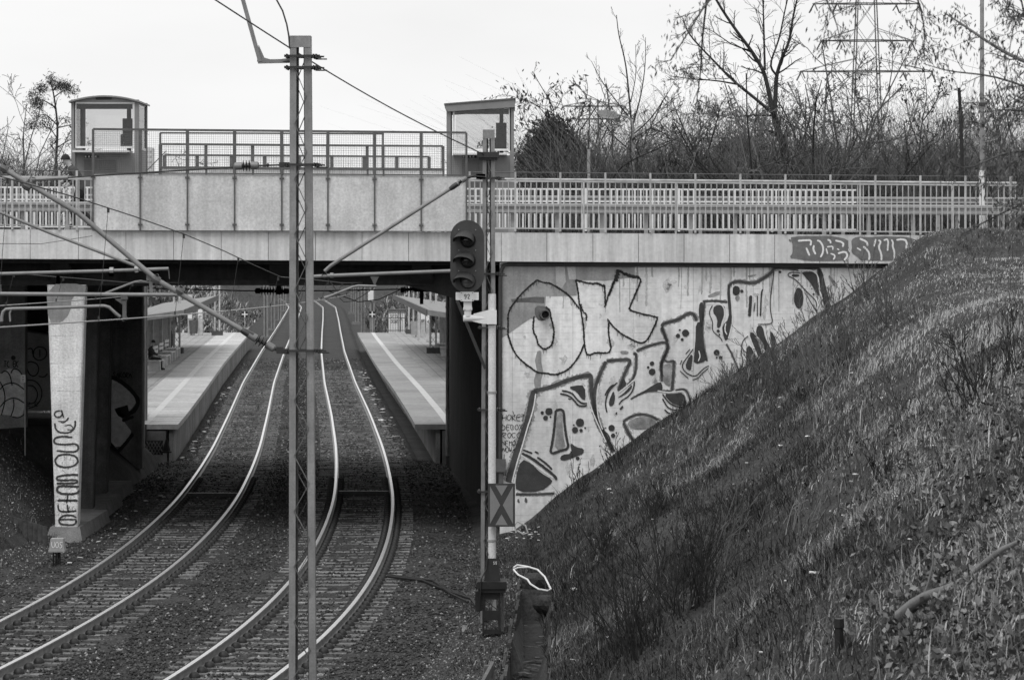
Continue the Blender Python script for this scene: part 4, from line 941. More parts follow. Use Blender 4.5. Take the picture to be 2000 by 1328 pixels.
# ------------------------------------------------------------------ lattice masts
def mast(label, xt, xb, Y, ytop_, gap, cw, zig, xoff=0, mat=mast_m, zbase=-.35, group='lattice catenary masts'):
    """xt,xb: outer px edges at the top and at the foot (foot row 1328-equivalent given as z)"""
    zt = at(0, ytop_, Y).z
    f = lambda px: (px - 1000) / FPX * Y
    x0t, x1t = f(xt[0]), f(xt[1]); x0b, x1b = f(xb[0]), f(xb[1])
    root = empty('catenary_mast', ((x0b + x1b) / 2, Y, zbase), label, 'mast', group)
    D = .2; lace_m = M('lacing_iron', .16, .3, 5, .6, .2)
    E_ = lambda z, s: ((x0t if s == 0 else x1t) * (z - zbase) + (x0b if s == 0 else x1b) * (zt - z)) / (zt - zbase)
    for s in (0, 1):
        sg = 1 if s == 0 else -1
        mb = MB(); t = .012
        for (u0, u1, v0, v1) in ((0, cw, 0, t), (0, t, t, D - t), (0, cw, D - t, D)):
            pb = [(E_(zbase, s) + sg * u0, Y + v0), (E_(zbase, s) + sg * u1, Y + v0), (E_(zbase, s) + sg * u1, Y + v1), (E_(zbase, s) + sg * u0, Y + v1)]
            pt = [(E_(zt, s) + sg * u0, Y + v0), (E_(zt, s) + sg * u1, Y + v0), (E_(zt, s) + sg * u1, Y + v1), (E_(zt, s) + sg * u0, Y + v1)]
            mb.add([(x, y, zbase) for x, y in pb] + [(x, y, zt) for x, y in pt], [(0,3,2,1),(4,5,6,7),(0,1,5,4),(1,2,6,5),(2,3,7,6),(3,0,4,7)])
        mb.build('channel', mat, root)
        mb = MB(); e0, e1 = E_(zbase, s), E_(zt, s); mb.add([(e0 + sg * cw, Y + D - .03, zbase), (e0 + sg * (cw + .022), Y + D - .03, zbase), (e0 + sg * (cw + .022), Y + D - .005, zbase), (e0 + sg * cw, Y + D - .005, zbase), (e1 + sg * cw, Y + D - .03, zt - .02), (e1 + sg * (cw + .022), Y + D - .03, zt - .02), (e1 + sg * (cw + .022), Y + D - .005, zt - .02), (e1 + sg * cw, Y + D - .005, zt - .02)], [(0,3,2,1),(4,5,6,7),(0,1,5,4),(1,2,6,5),(2,3,7,6),(3,0,4,7)]); mb.build('rear_flange', lace_m, root)  # dark strip: shadow on the inner flange put into its colour
    for fb in (0, 1):
        z = zbase + .3 + (zig * .5 if fb else 0); s = fb; y = Y + (.018 if fb == 0 else D - .018)
        mb = MB()
        while z + zig < zt - .15:
            xa = E_(z, s) + (cw - .02 if s == 0 else -cw + .02); s2 = 1 - s; xb_ = E_(z + zig, s2) + (cw - .02 if s2 == 0 else -cw + .02)
            mb.bar((xa, y, z), (xb_, y, z + zig), .008, .062, (0, 1, 0)); z += zig; s = s2
        mb.build('lacing', lace_m, root)
    mb = MB(); mb.bb((E_(zt, 0) + .003, Y - .006, zt - .14), (E_(zt, 1) - .003, Y - .001, zt)); mb.bb((E_(zt, 0), Y - .006, zt + .001), (E_(zt, 1), Y + D, zt + .012)); mb.build('head_plate', mat, root)
    mb = MB(); cx = (x0b + x1b) / 2; mb.bb((cx - .45, Y - .35, zbase - .4), (cx + .45, Y + .55, zbase + .12)); mb.build('footing', conc_mid, root)
    return root, E_
def clamp(root, E_, Y, z, mat=mast_dk, w=.03):
    a, b = E_(z, 0), E_(z, 1); mb = MB()
    for y in (Y - .035, Y + .225): mb.bb((a - .07, y - .012, z - w / 2), (b + .12, y + .012, z + w / 2))
    for x in (a - .035, b + .035, b + .07):
        mb.box((x, Y + .1, z), (.02, .34, .05)); mb.lathe((x, Y - .05, z), [(.02, -.02), (.02, .02)], (0, 1, 0), 6)
    mb.tube([(b + .05, Y + .05, z), (b + .17, Y + .05, z - .005)], .011, 6); mb.tube([(b + .05, Y + .16, z - .03), (b + .2, Y + .16, z - .03)], .009, 6)
    mb.build('clamp', mat, root)
M1Y = 40.0
m1, E1 = mast('large grey lattice mast in the foreground between camera and bridge', (566, 607), (563.5, 618), M1Y, 72, .08, .086, .36)
for y in (110, 132, 322, 685): clamp(m1, E1, M1Y, at(0, y, M1Y).z)
mb = MB(); Yq = M1Y + .1
mb.bar(at(455, -70, Yq), at(508, 121, Yq), .05, .075, (0, 1, 0)); mb.bar(at(504, 121, Yq), at(570, 119.5, Yq), .05, .06, (0, 1, 0)); mb.prism([at(505, 88, Yq - .02), at(502, 121, Yq - .02), at(530, 117, Yq - .02), at(516, 113, Yq - .02)], (0, .04, 0))
mb.bar(at(552, 118, Yq - .03), at(572, 117, Yq - .03), .03, .1, (0, 1, 0)); mb.tube([at(455, -70, Yq), at(300, -300, Yq)], .04, 6)
mb.build('feeder_bracket', mast_m, m1)
mb = MB(); mb.tube([at(x, y, M1Y) for x, y in ((480, -80), (522, -30), (540, 0), (552, 22), (560, 48), (564, 70), (566, 96))], .011, 6); mb.build('jumper_wire', wire_m, m1)
M2Y = 52.6
m2, E2 = mast('second grey lattice mast standing behind the railway signal', (943, 966), (938, 969.5), M2Y, 255, .08, .066, .33)
for y in (348, 535, 640, 800, 960): clamp(m2, E2, M2Y, at(0, y, M2Y).z)
mb = MB(); c = at(954.5, 306, M2Y); mb.bb((c.x - .17, M2Y - .06, c.z - .06), (c.x + .15, M2Y + .26, c.z + .05)); mb.bb((c.x - .2, M2Y - .1, c.z - .02), (c.x + .18, M2Y - .061, c.z + .075)); mb.build('yoke_plate', mast_dk, m2)
mb = MB(); c = at(907, 600, M2Y); mb.bar(at(893, 588, M2Y - .15), at(948, 720, M2Y - .1), .05, .09, (0, 1, 0)); mb.build('stay_bar', mast_dk, m2)

def insulator(mb, a, b, r, cap=.14, n=3, core=.45, mi=(0, 1)):
    a, b = Vector(a), Vector(b); L = (b - a).length; d = (b - a) / L; c = L * cap * 1.6
    mb.lathe(a, [(r * .45, 0), (r * .75, c * .15), (r * .8, c), (r * .55, c)], d, 10, mi[1]); mb.lathe(a, [(r * .55, L - c), (r * .8, L - c), (r * .75, L - c * .15), (r * .45, L)], d, 10, mi[1])
    pr = [(r * core, c)]
    for i in range(n):
        h = c + (L - 2 * c) * (i + .5) / n; e = (L - 2 * c) / n
        pr += [(r * core, h - e * .3), (r * 1.15, h - e * .12), (r * 1.2, h), (r * core, h + e * .25)]
    pr += [(r * core, L - c)]
    mb.lathe(a, pr, d, 10, mi[0])
IM = [ins_m, ins_cap]
def cantilever(name_label, Y, parts_root=None):
    return empty('cantilever_arm', at(560, 500, Y), name_label, 'cantilever', 'overhead line cantilevers')
# cantilever on the large mast
c1 = empty('cantilever_arm', at(566, 684, M1Y + .1), 'tubular cantilever reaching from the large foreground mast out to the left', 'cantilever', 'overhead line cantilevers')
q = lambda x, y, dy=0: at(x, y, M1Y + .1 + dy)
mb = MB(); mb.tube([q(-90, 274), q(0, 326), q(152, 416), q(305, 546), q(478, 648)], .034, 10); mb.build('strut_tube', tube_m, c1, smooth=True)
mb = MB(); mb.lathe(q(478, 648), [(.036, -.05), (.045, 0), (.05, .12)], q(520, 672) - q(478, 648), 10); insulator(mb, q(484, 652), q(537, 682), .065, .2, 3); mb.build('insulator', [ins_m, ins_cap], c1, smooth=True)
mb = MB(); mb.tube([q(537, 682), q(553, 686), q(566, 685)], .02, 6); mb.box(q(547, 684), (.09, .05, .09)); mb.bb(q(552, 681, -.04), q(567, 691, .06)); mb.build('hinge', mast_dk, c1)
mb = MB(); mb.tube([q(62, 351), q(133, 347)], .028, 8); mb.lathe(q(64, 350), [(.04, -.04), (.045, 0), (.04, .04)], (0, 1, 0), 8); mb.build('tie_sleeve', tube_m, c1, smooth=True)
mb = MB(); mb.tube([q(133, 347), q(455, 327)], .0105, 6); mb.tube([q(505, 324), q(566, 322)], .012, 6); mb.lathe(q(523, 323), [(.001, -.03), (.03, 0), (.001, .03)], (1, 0, 0), 8); mb.bb(q(545, 317, -.05), q(568, 327, .06)); mb.build('tie_rod', mast_dk, c1)
mb = MB(); insulator(mb, q(457, 325), q(506, 323), .065, .2, 3); mb.build('insulator', IM, c1, smooth=True)
for x, y in ((8, 329), (53, 364), (305, 546), (352, 568)): mb = MB(); mb.lathe(q(x, y), [(.05, -.05), (.056, -.02), (.056, .02), (.05, .05)], (1, 0, -.6), 8); mb.lathe(q(x + 2, y - 8), [(.02, -.04), (.02, .04)], (0, 1, 0), 6); mb.build('collar', galv_dark, c1)
mb = MB(); mb.tube([q(-90, 573), q(0, 574), q(150, 575), q(346, 576)], .026, 10); mb.tube([q(346, 576), q(352, 566)], .02, 6); mb.build('registration_tube', tube_m, c1, smooth=True)
mb = MB(); mb.bb(q(239, 588, -.03), q(247, 622, .02)); mb.prism([q(224, 584, -.02), q(248, 583, -.02), q(246, 594, -.02), q(238, 594, -.02)], (0, .05, 0)); mb.lathe(q(243, 622), [(.04, -.03), (.04, .03)], (0, 1, 0), 8); mb.bb(q(236, 578, -.04), q(250, 585, .03)); mb.build('drop_bracket', galv_dark, c1)
mb = MB(); mb.tube([q(235, 619), q(226, 612), q(213, 600), q(204, 597.5), q(196, 597.5), q(120, 600.5), q(24, 603), q(12, 604), q(6, 609), q(3.5, 618), q(3, 628)], .021, 8); mb.tube([q(22, 604), q(19, 612), q(20, 628)], .013, 6); mb.build('steady_arm', tube_m, c1, smooth=True)
mb = MB(); mb.tube([q(205, 573, .1), q(262, 551, .1), q(275, 549, .1), q(292, 552, .1)], .014, 6); mb.bb(q(286, 535, .06), q(300, 548, .1)); mb.bar(q(294, 548, .08), q(296, 575, .08), .04, .03, (0, 1, 0)); mb.build('link_arm', tube_m, c1, smooth=True)
# cantilever for the left track, carried by a mast outside the picture
M3Y = 46.0
m3, E3 = mast('lattice mast left of the tracks outside the picture edge', (-330, -290), (-335, -285), M3Y, 150, .08, .105, .36)
c3 = empty('cantilever_arm', at(-300, 500, M3Y), 'slimmer cantilever coming in from the left edge for the left track', 'cantilever', 'overhead line cantilevers')
q3 = lambda x, y: at(x, y, M3Y + .1)
mb = MB(); mb.tube([q3(-300, 290), q3(0, 415), q3(100, 456), q3(264, 519)], .023, 10); mb.build('strut_tube', tube_m, c3, smooth=True)
mb = MB(); mb.tube([q3(-300, 545), q3(0, 535), q3(200, 529.5), q3(329, 525)], .026, 10); mb.build('registration_tube', tube_m, c3, smooth=True)
mb = MB(); mb.lathe(q3(218, 528), [(.045, -.03), (.045, .03)], (1, 0, 0), 8); mb.bb(q3(213, 522), q3(222, 540)); mb.lathe(q3(267, 525), [(.045, -.03), (.045, .03)], (1, 0, 0), 8); mb.bar(q3(266, 516), q3(267, 532), .05, .04, (0, 1, 0)); mb.bb(q3(110, 539), q3(117, 555)); mb.build('collar', galv, c3)
mb = MB(); mb.tube([q3(0, 556), q3(1, 574)], .02, 6); mb.tube([q3(329, 524), q3(331, 545)], .008, 5); mb.build('drop_wire', galv_dark, c3)
# cantilever on the second mast
c2 = empty('cantilever_arm', at(945, 535, M2Y - .1), 'cantilever with a slanting top tube on the second mast', 'cantilever', 'overhead line cantilevers')
q2 = lambda x, y: at(x, y, M2Y - .12)
mb = MB(); mb.tube([q2(602, 541), q2(634, 539), q2(760, 534), q2(944, 527)], .031, 10); mb.build('registration_tube', tube_m, c2, smooth=True)
mb = MB(); mb.tube([q2(634, 530), q2(646, 519), q2(700, 484), q2(884, 366)], .031, 10); mb.lathe(q2(634, 538), [(.05, -.05), (.05, .05)], (0, 1, 0), 8); mb.bb(q2(631, 527), q2(638, 543)); mb.lathe(q2(648, 538), [(.045, -.03), (.045, .03)], (1, 0, 0), 8); mb.build('stay_tube', tube_m, c2, smooth=True)
mb = MB(); mb.lathe(q2(884, 366), [(.034, -.06), (.045, 0), (.045, .1)], q2(910, 348) - q2(884, 366), 10); insulator(mb, q2(886, 365), q2(912, 347), .055, .25, 3); mb.build('insulator', IM, c2, smooth=True)
mb = MB(); mb.tube([q2(912, 347), q2(925, 344)], .025, 8); mb.tube([q2(925, 344), q2(948, 346)], .014, 6); mb.bb(q2(930, 340), q2(948, 350)); mb.build('hinge', mast_dk, c2)
mb = MB(); mb.bb(q2(724, 531), q2(739, 536)); mb.prism([q2(723, 540), q2(740, 540), q2(736, 548), q2(733, 556), q2(730, 556), q2(727, 548)], (0, .08, 0)); mb.build('drop_bracket', galv_dark, c2)
mb = MB(); mb.tube([q2(637, 581), q2(650, 576), q2(690, 560), q2(700, 558), q2(735, 559)], .02, 8); mb.lathe(q2(638, 581), [(.03, -.04), (.03, .04)], (1, 0, .3), 6); mb.build('steady_arm', tube_m, c2, smooth=True)
mb = MB(); mb.tube([q2(663, 582), q2(672, 590), q2(690, 588), q2(708, 578), q2(730, 562)], .009, 5); mb.tube([q2(640, 545), q2(660, 570)], .009, 5); mb.build('jumper_wire', wire_m, c2)

# ------------------------------------------------------------------ overhead wires following the tracks
def wires(XF, lab, y0, y1, zc, mess):
    root = empty('contact_wire', (float(XF(y0)), y0, 5), lab, 'overhead wire', 'overhead contact lines')
    Ys = np.arange(y0, y1, 2.5)
    mb = MB(); mb.tube([(float(XF(y)), y, zc) for y in Ys], .0085, 6); mb.build('wire', wire_lt, root, smooth=True)
    mz = lambda y: float(np.interp(y, [m[0] for m in mess], [m[1] for m in mess]))
    mb = MB(); mb.tube([(float(XF(y)) + .12, y, mz(y)) for y in Ys], .008, 6); mb.build('messenger_wire', wire_m, root, smooth=True)
    for y in np.arange(y0 + 2, min(y1, 66), 3.6):
        mb = MB(); mb.tube([(float(XF(y)) + .12, y, mz(y)), (float(XF(y)), y, zc)], .0035, 4); mb.box((float(XF(y)) + .12, y, mz(y) - .03), (.03, .03, .06)); mb.box((float(XF(y)), y, zc + .03), (.02, .03, .05)); mb.build('dropper', wire_m, root)
wires(XR, 'overhead contact line above the right track', 22, 330, 5.34, [(20, 8.0), (36, 6.95), (42, 6.45), (49, 5.82), (60, 5.62), (75, 5.5), (95, 5.5), (140, 6.3), (200, 5.8), (330, 6.2)])
wires(XL, 'overhead contact line above the left track', 22, 330, 5.36, [(20, 7.4), (40, 6.2), (46, 5.95), (52, 5.80), (60, 5.62), (75, 5.5), (95, 5.5), (140, 6.3), (200, 5.8), (330, 6.2)])
mb = MB(); mb.tube([at(x, y, Y) for x, y, Y in ((-60, 535, 44), (0, 476, 44), (80, 476.5, 46), (130, 469, 48), (180, 461, 49))], .005, 5); tag(mb.build('slack_wire', wire_m), 'thin slack wire crossing in front of the left fascia', 'wire')
mb = MB()
pts = [at(300, -90, 36), at(420, 0, 38)]
P0, P1 = at(420, 0, 38.5), at(945, 302, M2Y - .05); n = 14
for i in range(n + 1):
    t = i / n; p = P0.lerp(P1, t); p.z -= .22 * math.sin(math.pi * t) * .5; pts.append(p)
mb.tube(pts[2:], .011, 6); mb.tube([at(250, -130, 34), P0], .011, 6)
tag(mb.build('anchor_wire', wire_m), 'dark wire slanting from the top left down to the second mast', 'wire')
# insulated cross span hung under the far edge of the bridge
Y = 90.5; cs = empty('cross_span', at(650, 568, Y), 'black insulated cross wire hanging under the bridge', 'wire')
mb = MB(); mb.tube([at(290, 563, Y), at(470, 568, Y), at(640, 568, Y), at(830, 564, Y), at(880, 560, Y)], .018, 6); mb.tube([at(640, 568, Y), at(700, 590, Y), at(740, 585, Y), at(790, 562, Y)], .014, 5); mb.build('wire', black_m, cs)
mb = MB(); insulator(mb, at(498, 568, Y), at(565, 569, Y), .11, .1, 8, mi=(0, 0)); mb.build('insulator', [black_m], cs); mb = MB(); insulator(mb, at(782, 567, Y), at(826, 563, Y), .1, .1, 6, mi=(0, 0)); mb.build('insulator', [black_m], cs)
mb = MB(); mb.bb(at(540, 548, Y - .1), at(550, 575, Y + .1)); mb.build('hanger', black_m, cs); mb = MB(); mb.bb(at(820, 556, Y - .1), at(827, 594, Y + .1)); mb.bb(at(808, 556, Y - .1), at(840, 570, Y + .1)); mb.build('hanger', black_m, cs)

# ------------------------------------------------------------------ railway signal
SY = 50.4
sg = empty('railway_signal', Vector((at(961, 1240, SY).x, SY, -.12)), 'three lamp railway signal on a white post numbered 92', 'railway signal')
s = lambda x, y, dy=0: at(x, y, SY + dy)
mb = MB(); mb.tube([s(961, 1092), s(961, 574)], .063, 14); mb.build('post', M('signal_white', .7, .08, 3, .5, streak=.1), sg, smooth=True)
mb = MB()
for yy in (610, 633, 766, 1055): mb.lathe(s(961, yy), [(.066, -.02), (.075, -.015), (.075, .015), (.066, .02)], n=14)
mb.build('band', galv, sg)
n = 14; P = []
cx0, cx1, yt, yb_, rr = 879.5, 945.5, 430, 572, 33
for i in range(n + 1): a = math.pi * i / n; P.append((912.5 - 33 * math.cos(a), yt + 33 - 33 * math.sin(a)))
for i in range(n + 1): a = math.pi * i / n; P.append((912.5 + 33 * math.cos(a), yb_ - 33 + 33 * math.sin(a)))
mb = MB(); mb.prism([s(x, y, -.17) for x, y in P], (0, .025, 0)); bo = mb.build('back_board', dark_m, sg)
mb = MB(); mb.bb(s(895, 445, -.145), s(930, 556, .1)); mb.build('lamp_case', black_m, sg)
lens_d = M('lens_dark', .02, .2, 6, .12, 0, spec=.7); lens_l = M('lens_pale', .12, .2, 6, .1, 0, spec=.9)
for i, yy in enumerate((467, 507, 547)):
    hd = MB(); c = s(908, yy, -.17); r0 = .165; N_ = 12; V = []
    for j in range(N_ + 1):
        a = math.pi * (j / N_) * 1.1 - .157; L = .30 * (.35 + .65 * math.sin(max(0, min(math.pi, math.pi * j / N_))) )
        for (rad, dd) in ((r0, 0), (r0 * .98, -L)): V.append((c.x + rad * math.cos(a) + dd * .22, c.y + dd, c.z + rad * math.sin(a) * .85 + dd * .30))
    hd.add(V, [(2 * j, 2 * j + 2, 2 * j + 3, 2 * j + 1) for j in range(N_)])
    V2 = [(c.x + (x - c.x) * .95, y, c.z + (z - c.z) * .95) for x, y, z in V]; hd.add(V2, [(2 * j + 1, 2 * j + 3, 2 * j + 2, 2 * j) for j in range(N_)])
    hd.build('hood', dark_m, sg, fixn=False)
    mb = MB(); lc = s(914, yy + 2, -.175); mb.lathe(lc, [(.115, 0), (.115, .02), (.1, .045), (.06, .068), (.001, .078)], (0, -1, 0), 18); le = mb.build('lens', lens_d if i < 2 else lens_l, sg, smooth=True)
    mb = MB(); mb.lathe(lc, [(.118, .0), (.128, .01), (.118, .03)], (0, -1, 0), 18); mb.build('lens_ring', black_m, sg)
    for dx, dy in ((-16, -18), (17, -18)): mb = MB(); mb.lathe(s(912 + dx, yy + dy, -.171), [(.009, 0), (.009, .012), (.001, .014)], (0, -1, 0), 6); mb.build('bolt', galv, bo)
mb = MB(); mb.bb(s(890, 571, -.16), s(935, 586, -.06)); mb.build('plate_bracket', white_m, sg)
mb = MB(); mb.bb(s(899.5, 570, -.2), s(925, 588.5, -.185)); pl = mb.build('number_plate', white_m, sg)
mb = MB(); write(mb, '92', 906.5, 575, 4.7, 8.5, lambda x, y: at(x, y, SY - .206), 1.15, jit=.02, adv=1.35, smooth=1); mb.build('number', black_m, pl, fixn=False)
for x, y in ((901.5, 572.5), (923, 572.5), (901.5, 586), (923, 586)): mb = MB(); mb.lathe(s(x, y, -.2), [(.008, 0), (.008, .006), (.001, .007)], (0, -1, 0), 6); mb.build('screw', galv_dark, pl)
mb = MB(); mb.bb(s(905.5, 588, -.15), s(921.5, 604, -.02)); mb.lathe(s(913.5, 606, -.08), [(.075, 0), (.075, .05)], (0, 0, 1), 10); mb.lathe(s(913.5, 618, -.08), [(.055, 0), (.06, .1)], (0, 0, 1), 10); mb.build('neck', white_m, sg)
mb = MB(); mb.tube([s(905, 622, -.08), s(955, 621, -.04)], .055, 12); mb.prism([s(925, 613, -.1), s(952, 606, -.1), s(952, 633, -.1), s(940, 632, -.1), s(920, 627, -.1)], (0, .04, 0)); mb.bb(s(951, 606, -.12), s(970, 633, -.06)); mb.build('support_arm', white_m, sg, smooth=False)
mb = MB(); mb.add([s(951, 1090, -.07), s(972, 1090, -.07), s(978, 1137, -.12), s(945, 1137, -.12), s(951, 1090, .1), s(972, 1090, .1), s(978, 1137, .15), s(945, 1137, .15)], [(0,1,2,3),(4,7,6,5),(0,4,5,1),(3,2,6,7),(0,3,7,4),(1,5,6,2)]); mb.build('foot_cone', black_m, sg)
mb = MB(); write(mb, 'SIS', 963.5, 1096, 2, 6, lambda x, y: at(x, y, SY - .11), .7); mb.build('foot_scrawl', rollwhite, sg, fixn=False)
mb = MB(); mb.bb(s(932, 1136, -.25), s(990, 1143, .3)); mb.bb(s(934, 1143, -.22), s(988, 1151, .27)); mb.build('foot_plate', black_m, sg)
mb = MB(); F_ = [(942, 1151, 946, 1237), (973, 1151, 978, 1237), (946, 1151, 973, 1170), (946, 1192, 973, 1210), (946, 1229, 973, 1237)]
for x0_, y0_, x1_, y1_ in F_: mb.bb(s(x0_, y0_, -.16), s(x1_, y1_, -.13)); mb.bb(s(x0_, y0_, .17), s(x1_, y1_, .2))
for xx in (942, 974): mb.bb(s(xx, 1151, -.13), s(xx + 4, 1237, .17))
mb.bar(s(947, 1171, -.12), s(972, 1191, -.12), .01, .03, (0, 1, 0)); mb.bar(s(947, 1211, -.12), s(972, 1229, -.12), .01, .03, (0, 1, 0)); mb.build('pedestal', black_m, sg)
mb = MB(); mb.bb(s(928, 1155, -.1), s(942, 1190, .1)); mb.build('relay_box', black_m, sg)
mb = MB(); mb.bb(s(978.5, 1150, .1), s(984, 1230, .25)); mb.build('stake', conc_mid, sg)
mb = MB(); mb.tube([s(953, 1080, -.08), s(950, 1110, -.14), s(940, 1130, -.27), s(938, 1160, -.28), s(936, 1195, -.25), s(910, 1215, -.3)], .012, 5); mb.build('cable', black_m, sg)
# X board
xb = empty('marker_board', s(979, 1030, -.25), 'grey board with a dark X fixed to the signal post', 'sign')
mb = MB(); mb.bb(s(953, 944, -.2), s(1006, 1028, -.17)); mb.build('frame', dark_m, xb)
xp = lambda x, y: at(x, y, SY - .205)
for tri in ([(957, 949), (957, 1023), (977, 986)], [(1002, 949), (1002, 1023), (982, 986)], [(967.5, 947.5), (991.5, 947.5), (979.5, 968)], [(967.5, 1025), (991.5, 1025), (979.5, 1004)]):
    mb = MB(); mb.prism([xp(*t) for t in tri], (0, -.004, 0)); mb.build('pale_field', sign_grey, xb)

# ------------------------------------------------------------------ drain channel and the odds and ends beside it
ch = empty('drain_channel', (float(XD(50)), 50, -.3), 'narrow drain channel with dark board sides below the slope', 'drain')
board_m = M('channel_board', .055, .35, 5, .9, streak=.3, fine=.3, rand=.3)
for sgn in (-1, 1):
    y = 43.0
    while y < 56.8:
        L_ = 1.15; mb = MB(); x = float(XD(y + .6)) + sgn * .29; tilt = rnd.uniform(-.03, .03)
        mb.prism([(float(XD(y)) + sgn * .29, y, -.72), (float(XD(y + L_)) + sgn * .29 , y + L_ - .02, -.72), (float(XD(y + L_)) + sgn * .31 + tilt, y + L_ - .02, -.02 + rnd.uniform(-.05, .04)), (float(XD(y)) + sgn * .31 + tilt, y, -.02 + rnd.uniform(-.05, .04))], (sgn * .05, 0, 0))
        mb.build('side_board', board_m, ch); y += L_
mb = MB()
for i in range(45):
    y = rnd.uniform(44, 56); mb.box((float(XD(y)) + rnd.uniform(-.2, .2), y, -.6 + rnd.uniform(-.02, .05)), (rnd.uniform(.03, .12), rnd.uniform(.05, .4), .03), Matrix.Rotation(rnd.uniform(0, 3), 3, 'Z'))
mb.build('debris', M('debris_pale', .12, .6, 9, .9), ch, kind='stuff')
Yh = 57.4
mb = MB(); bl = [(-.3, -.3, .35, .28), (.1, -.1, .42, .3), (.02, -.5, .3, .22)]
def boulder(cx, cy, cz, r, seed):
    bm = bmesh.new(); bmesh.ops.create_icosphere(bm, subdivisions=2, radius=r); q = random.Random(seed)
    for v in bm.verts: v.co = Vector((v.co.x * 1.1, v.co.y, v.co.z * .75)) * (1 + q.uniform(-.12, .12))
    me = bpy.data.meshes.new('boulder'); bm.to_mesh(me); bm.free(); o = bpy.data.objects.new('boulder', me); col.objects.link(o); me.materials.append(soil); o.location = (cx, cy, cz); return o
tag(boulder(.42, 57.6, .02, .26, 1), 'rough boulder lying at the head of the drain channel', 'boulder', 'boulders at the drain head')
tag(boulder(.62, 56.9, -.3, .24, 2), 'slab-like stone wedged down inside the drain mouth', 'boulder', 'boulders at the drain head')
lp = [(1003, 1108), (1010, 1103), (1030, 1106), (1050, 1112), (1064, 1126), (1070, 1138), (1076, 1150), (1070, 1153), (1052, 1150), (1036, 1140), (1030, 1131), (1012, 1122), (1003, 1112), (1012, 1108), (1036, 1107)]
mb = MB(); mb.tube([at(x, y, 56.2 - (y - 1103) * .02) for x, y in lp], .017, 7); tag(mb.build('cable_loop', white_m, smooth=True), 'white cable looped over the head of the drain channel', 'cable')
mb = MB(); mb.tube([at(x, y, 62) for x, y in ((1008, 1040), (1005, 1025), (1011, 1018), (1026, 1026), (1031, 1040), (1022, 1043), (1010, 1036))], .018, 6); tag(mb.build('cable_loop', rail_paint, smooth=True), 'pale hoop of cable standing at the foot of the graffiti wall', 'cable')
mb = MB(); mb.bb(at(946, 1300, 44.4), at(966, 1390, 44.55)); mb.bar(at(962, 1300, 44.5), at(938, 1345, 43.2), .05, .12); tag(mb.build('wooden_stake', M('stake_wood', .13, .3, 8, .9)), 'stubby wooden stake at the bottom edge beside the drain', 'stake')
mb = MB(); mb.tube([(float(XR(60)) + 1.0, 60, -.1), (float(XR(60)) + 1.7, 59.6, -.14), (-1.2, 58.2, -.2), (-.75, 56.5, -.15), (-.6, 54.5, -.1)], .028, 6); mb.tube([(float(XR(60)) + 1.0, 60.1, -.08), (float(XR(60)) + 1.9, 59.5, -.13), (-1.15, 57.8, -.2), (-.8, 56, -.15)], .024, 6); tag(mb.build('track_cable', black_m), 'black cables running from the right track to the mast foot', 'cable')
# ------------------------------------------------------------------ station platforms beyond the bridge
slab_m = M('platform_slab', .52, .22, .45, .9, fine=.2, brick=(60, 1.1, .38))
stripe_m = M('platform_stripe', .6, .08, 1, .85, fine=.1)
pave_m = M('platform_paving', .34, .2, .5, .9, fine=.15, brick=(.5, .62, .38))
pwall_m = M('platform_wall', .26, .3, 1.5, .9, streak=.3, fine=.2, rand=.2)
end_m = M('platform_end', .075, .25, 2, .9)
PZ = .95
def platform(XF, sg, label, rec):
    e = lambda y: float(XF(y)) + sg * 1.7
    root = empty('station_platform', (e(95), 95, 0), label, 'platform', 'platforms beyond the bridge')
    rows = list(np.arange(95, 208.5, 3.15))
    def strip(name, o0, o1, z, th, mat):
        mb = MB()
        for y in rows:
            mb.v += [(e(y) + sg * o0, y, z), (e(y) + sg * o1, y, z), (e(y) + sg * o1, y, z - th), (e(y) + sg * o0, y, z - th)]
        for i in range(len(rows) - 1):
            a = i * 4
            for j in range(4): mb.f.append([a + j, a + (j + 1) % 4, a + 4 + (j + 1) % 4, a + 4 + j]); mb.m.append(0)
        mb.f += [[0, 1, 2, 3], [len(mb.v) - 4 + k for k in (3, 2, 1, 0)]]; mb.m += [0, 0]
        mb.build(name, mat, root)
    strip('edge_slab', -.02, 2.05, PZ, .16, slab_m); strip('warning_stripe', .92, 1.16, PZ + .006, .02, stripe_m); strip('paving', 2.06, 6.3, PZ - .004, .2, pave_m)
    y = 95.05
    while y < 206:
        mb = MB(); a, b = e(y) + sg * rec, e(y + 2.46) + sg * rec
        mb.prism([(a, y, -.5), (b, y + 2.44, -.5), (b, y + 2.44, PZ - .165), (a, y, PZ - .165)], (sg * .14, 0, 0)); mb.build('wall_panel', pwall_m, root); y += 2.48
    mb = MB(); mb.prism([(e(95) + sg * (rec + .2), 95.0, -.5), (e(95) + sg * 6.3, 95.0, -.5), (e(95) + sg * 6.3, 95.0, PZ - .21), (e(95) + sg * (rec + .2), 95.0, PZ - .21)], (0, .3, 0)); mb.build('end_wall', conc_mid, root)
    mb = MB(); mb.bb((e(95) + sg * .95, 94.75, -.5), (e(95) + sg * 1.9, 95.0 - .003, PZ + .0)); mb.build('end_steps', end_m, root)
    return e
eL = platform(XL, -1, 'left station platform running away beyond the bridge', .12)
eR = platform(XR, 1, 'right station platform running away beyond the bridge', .62)
def gy(y): return 5.2 * FPX / (y - HY)       # distance of a platform-level point seen on row y
rib_m = M('shelter_sheet', .34, .15, 2, .7, streak=.15, rand=.08)
white_seat = M('bench_white', .62, .15, 4, .7)
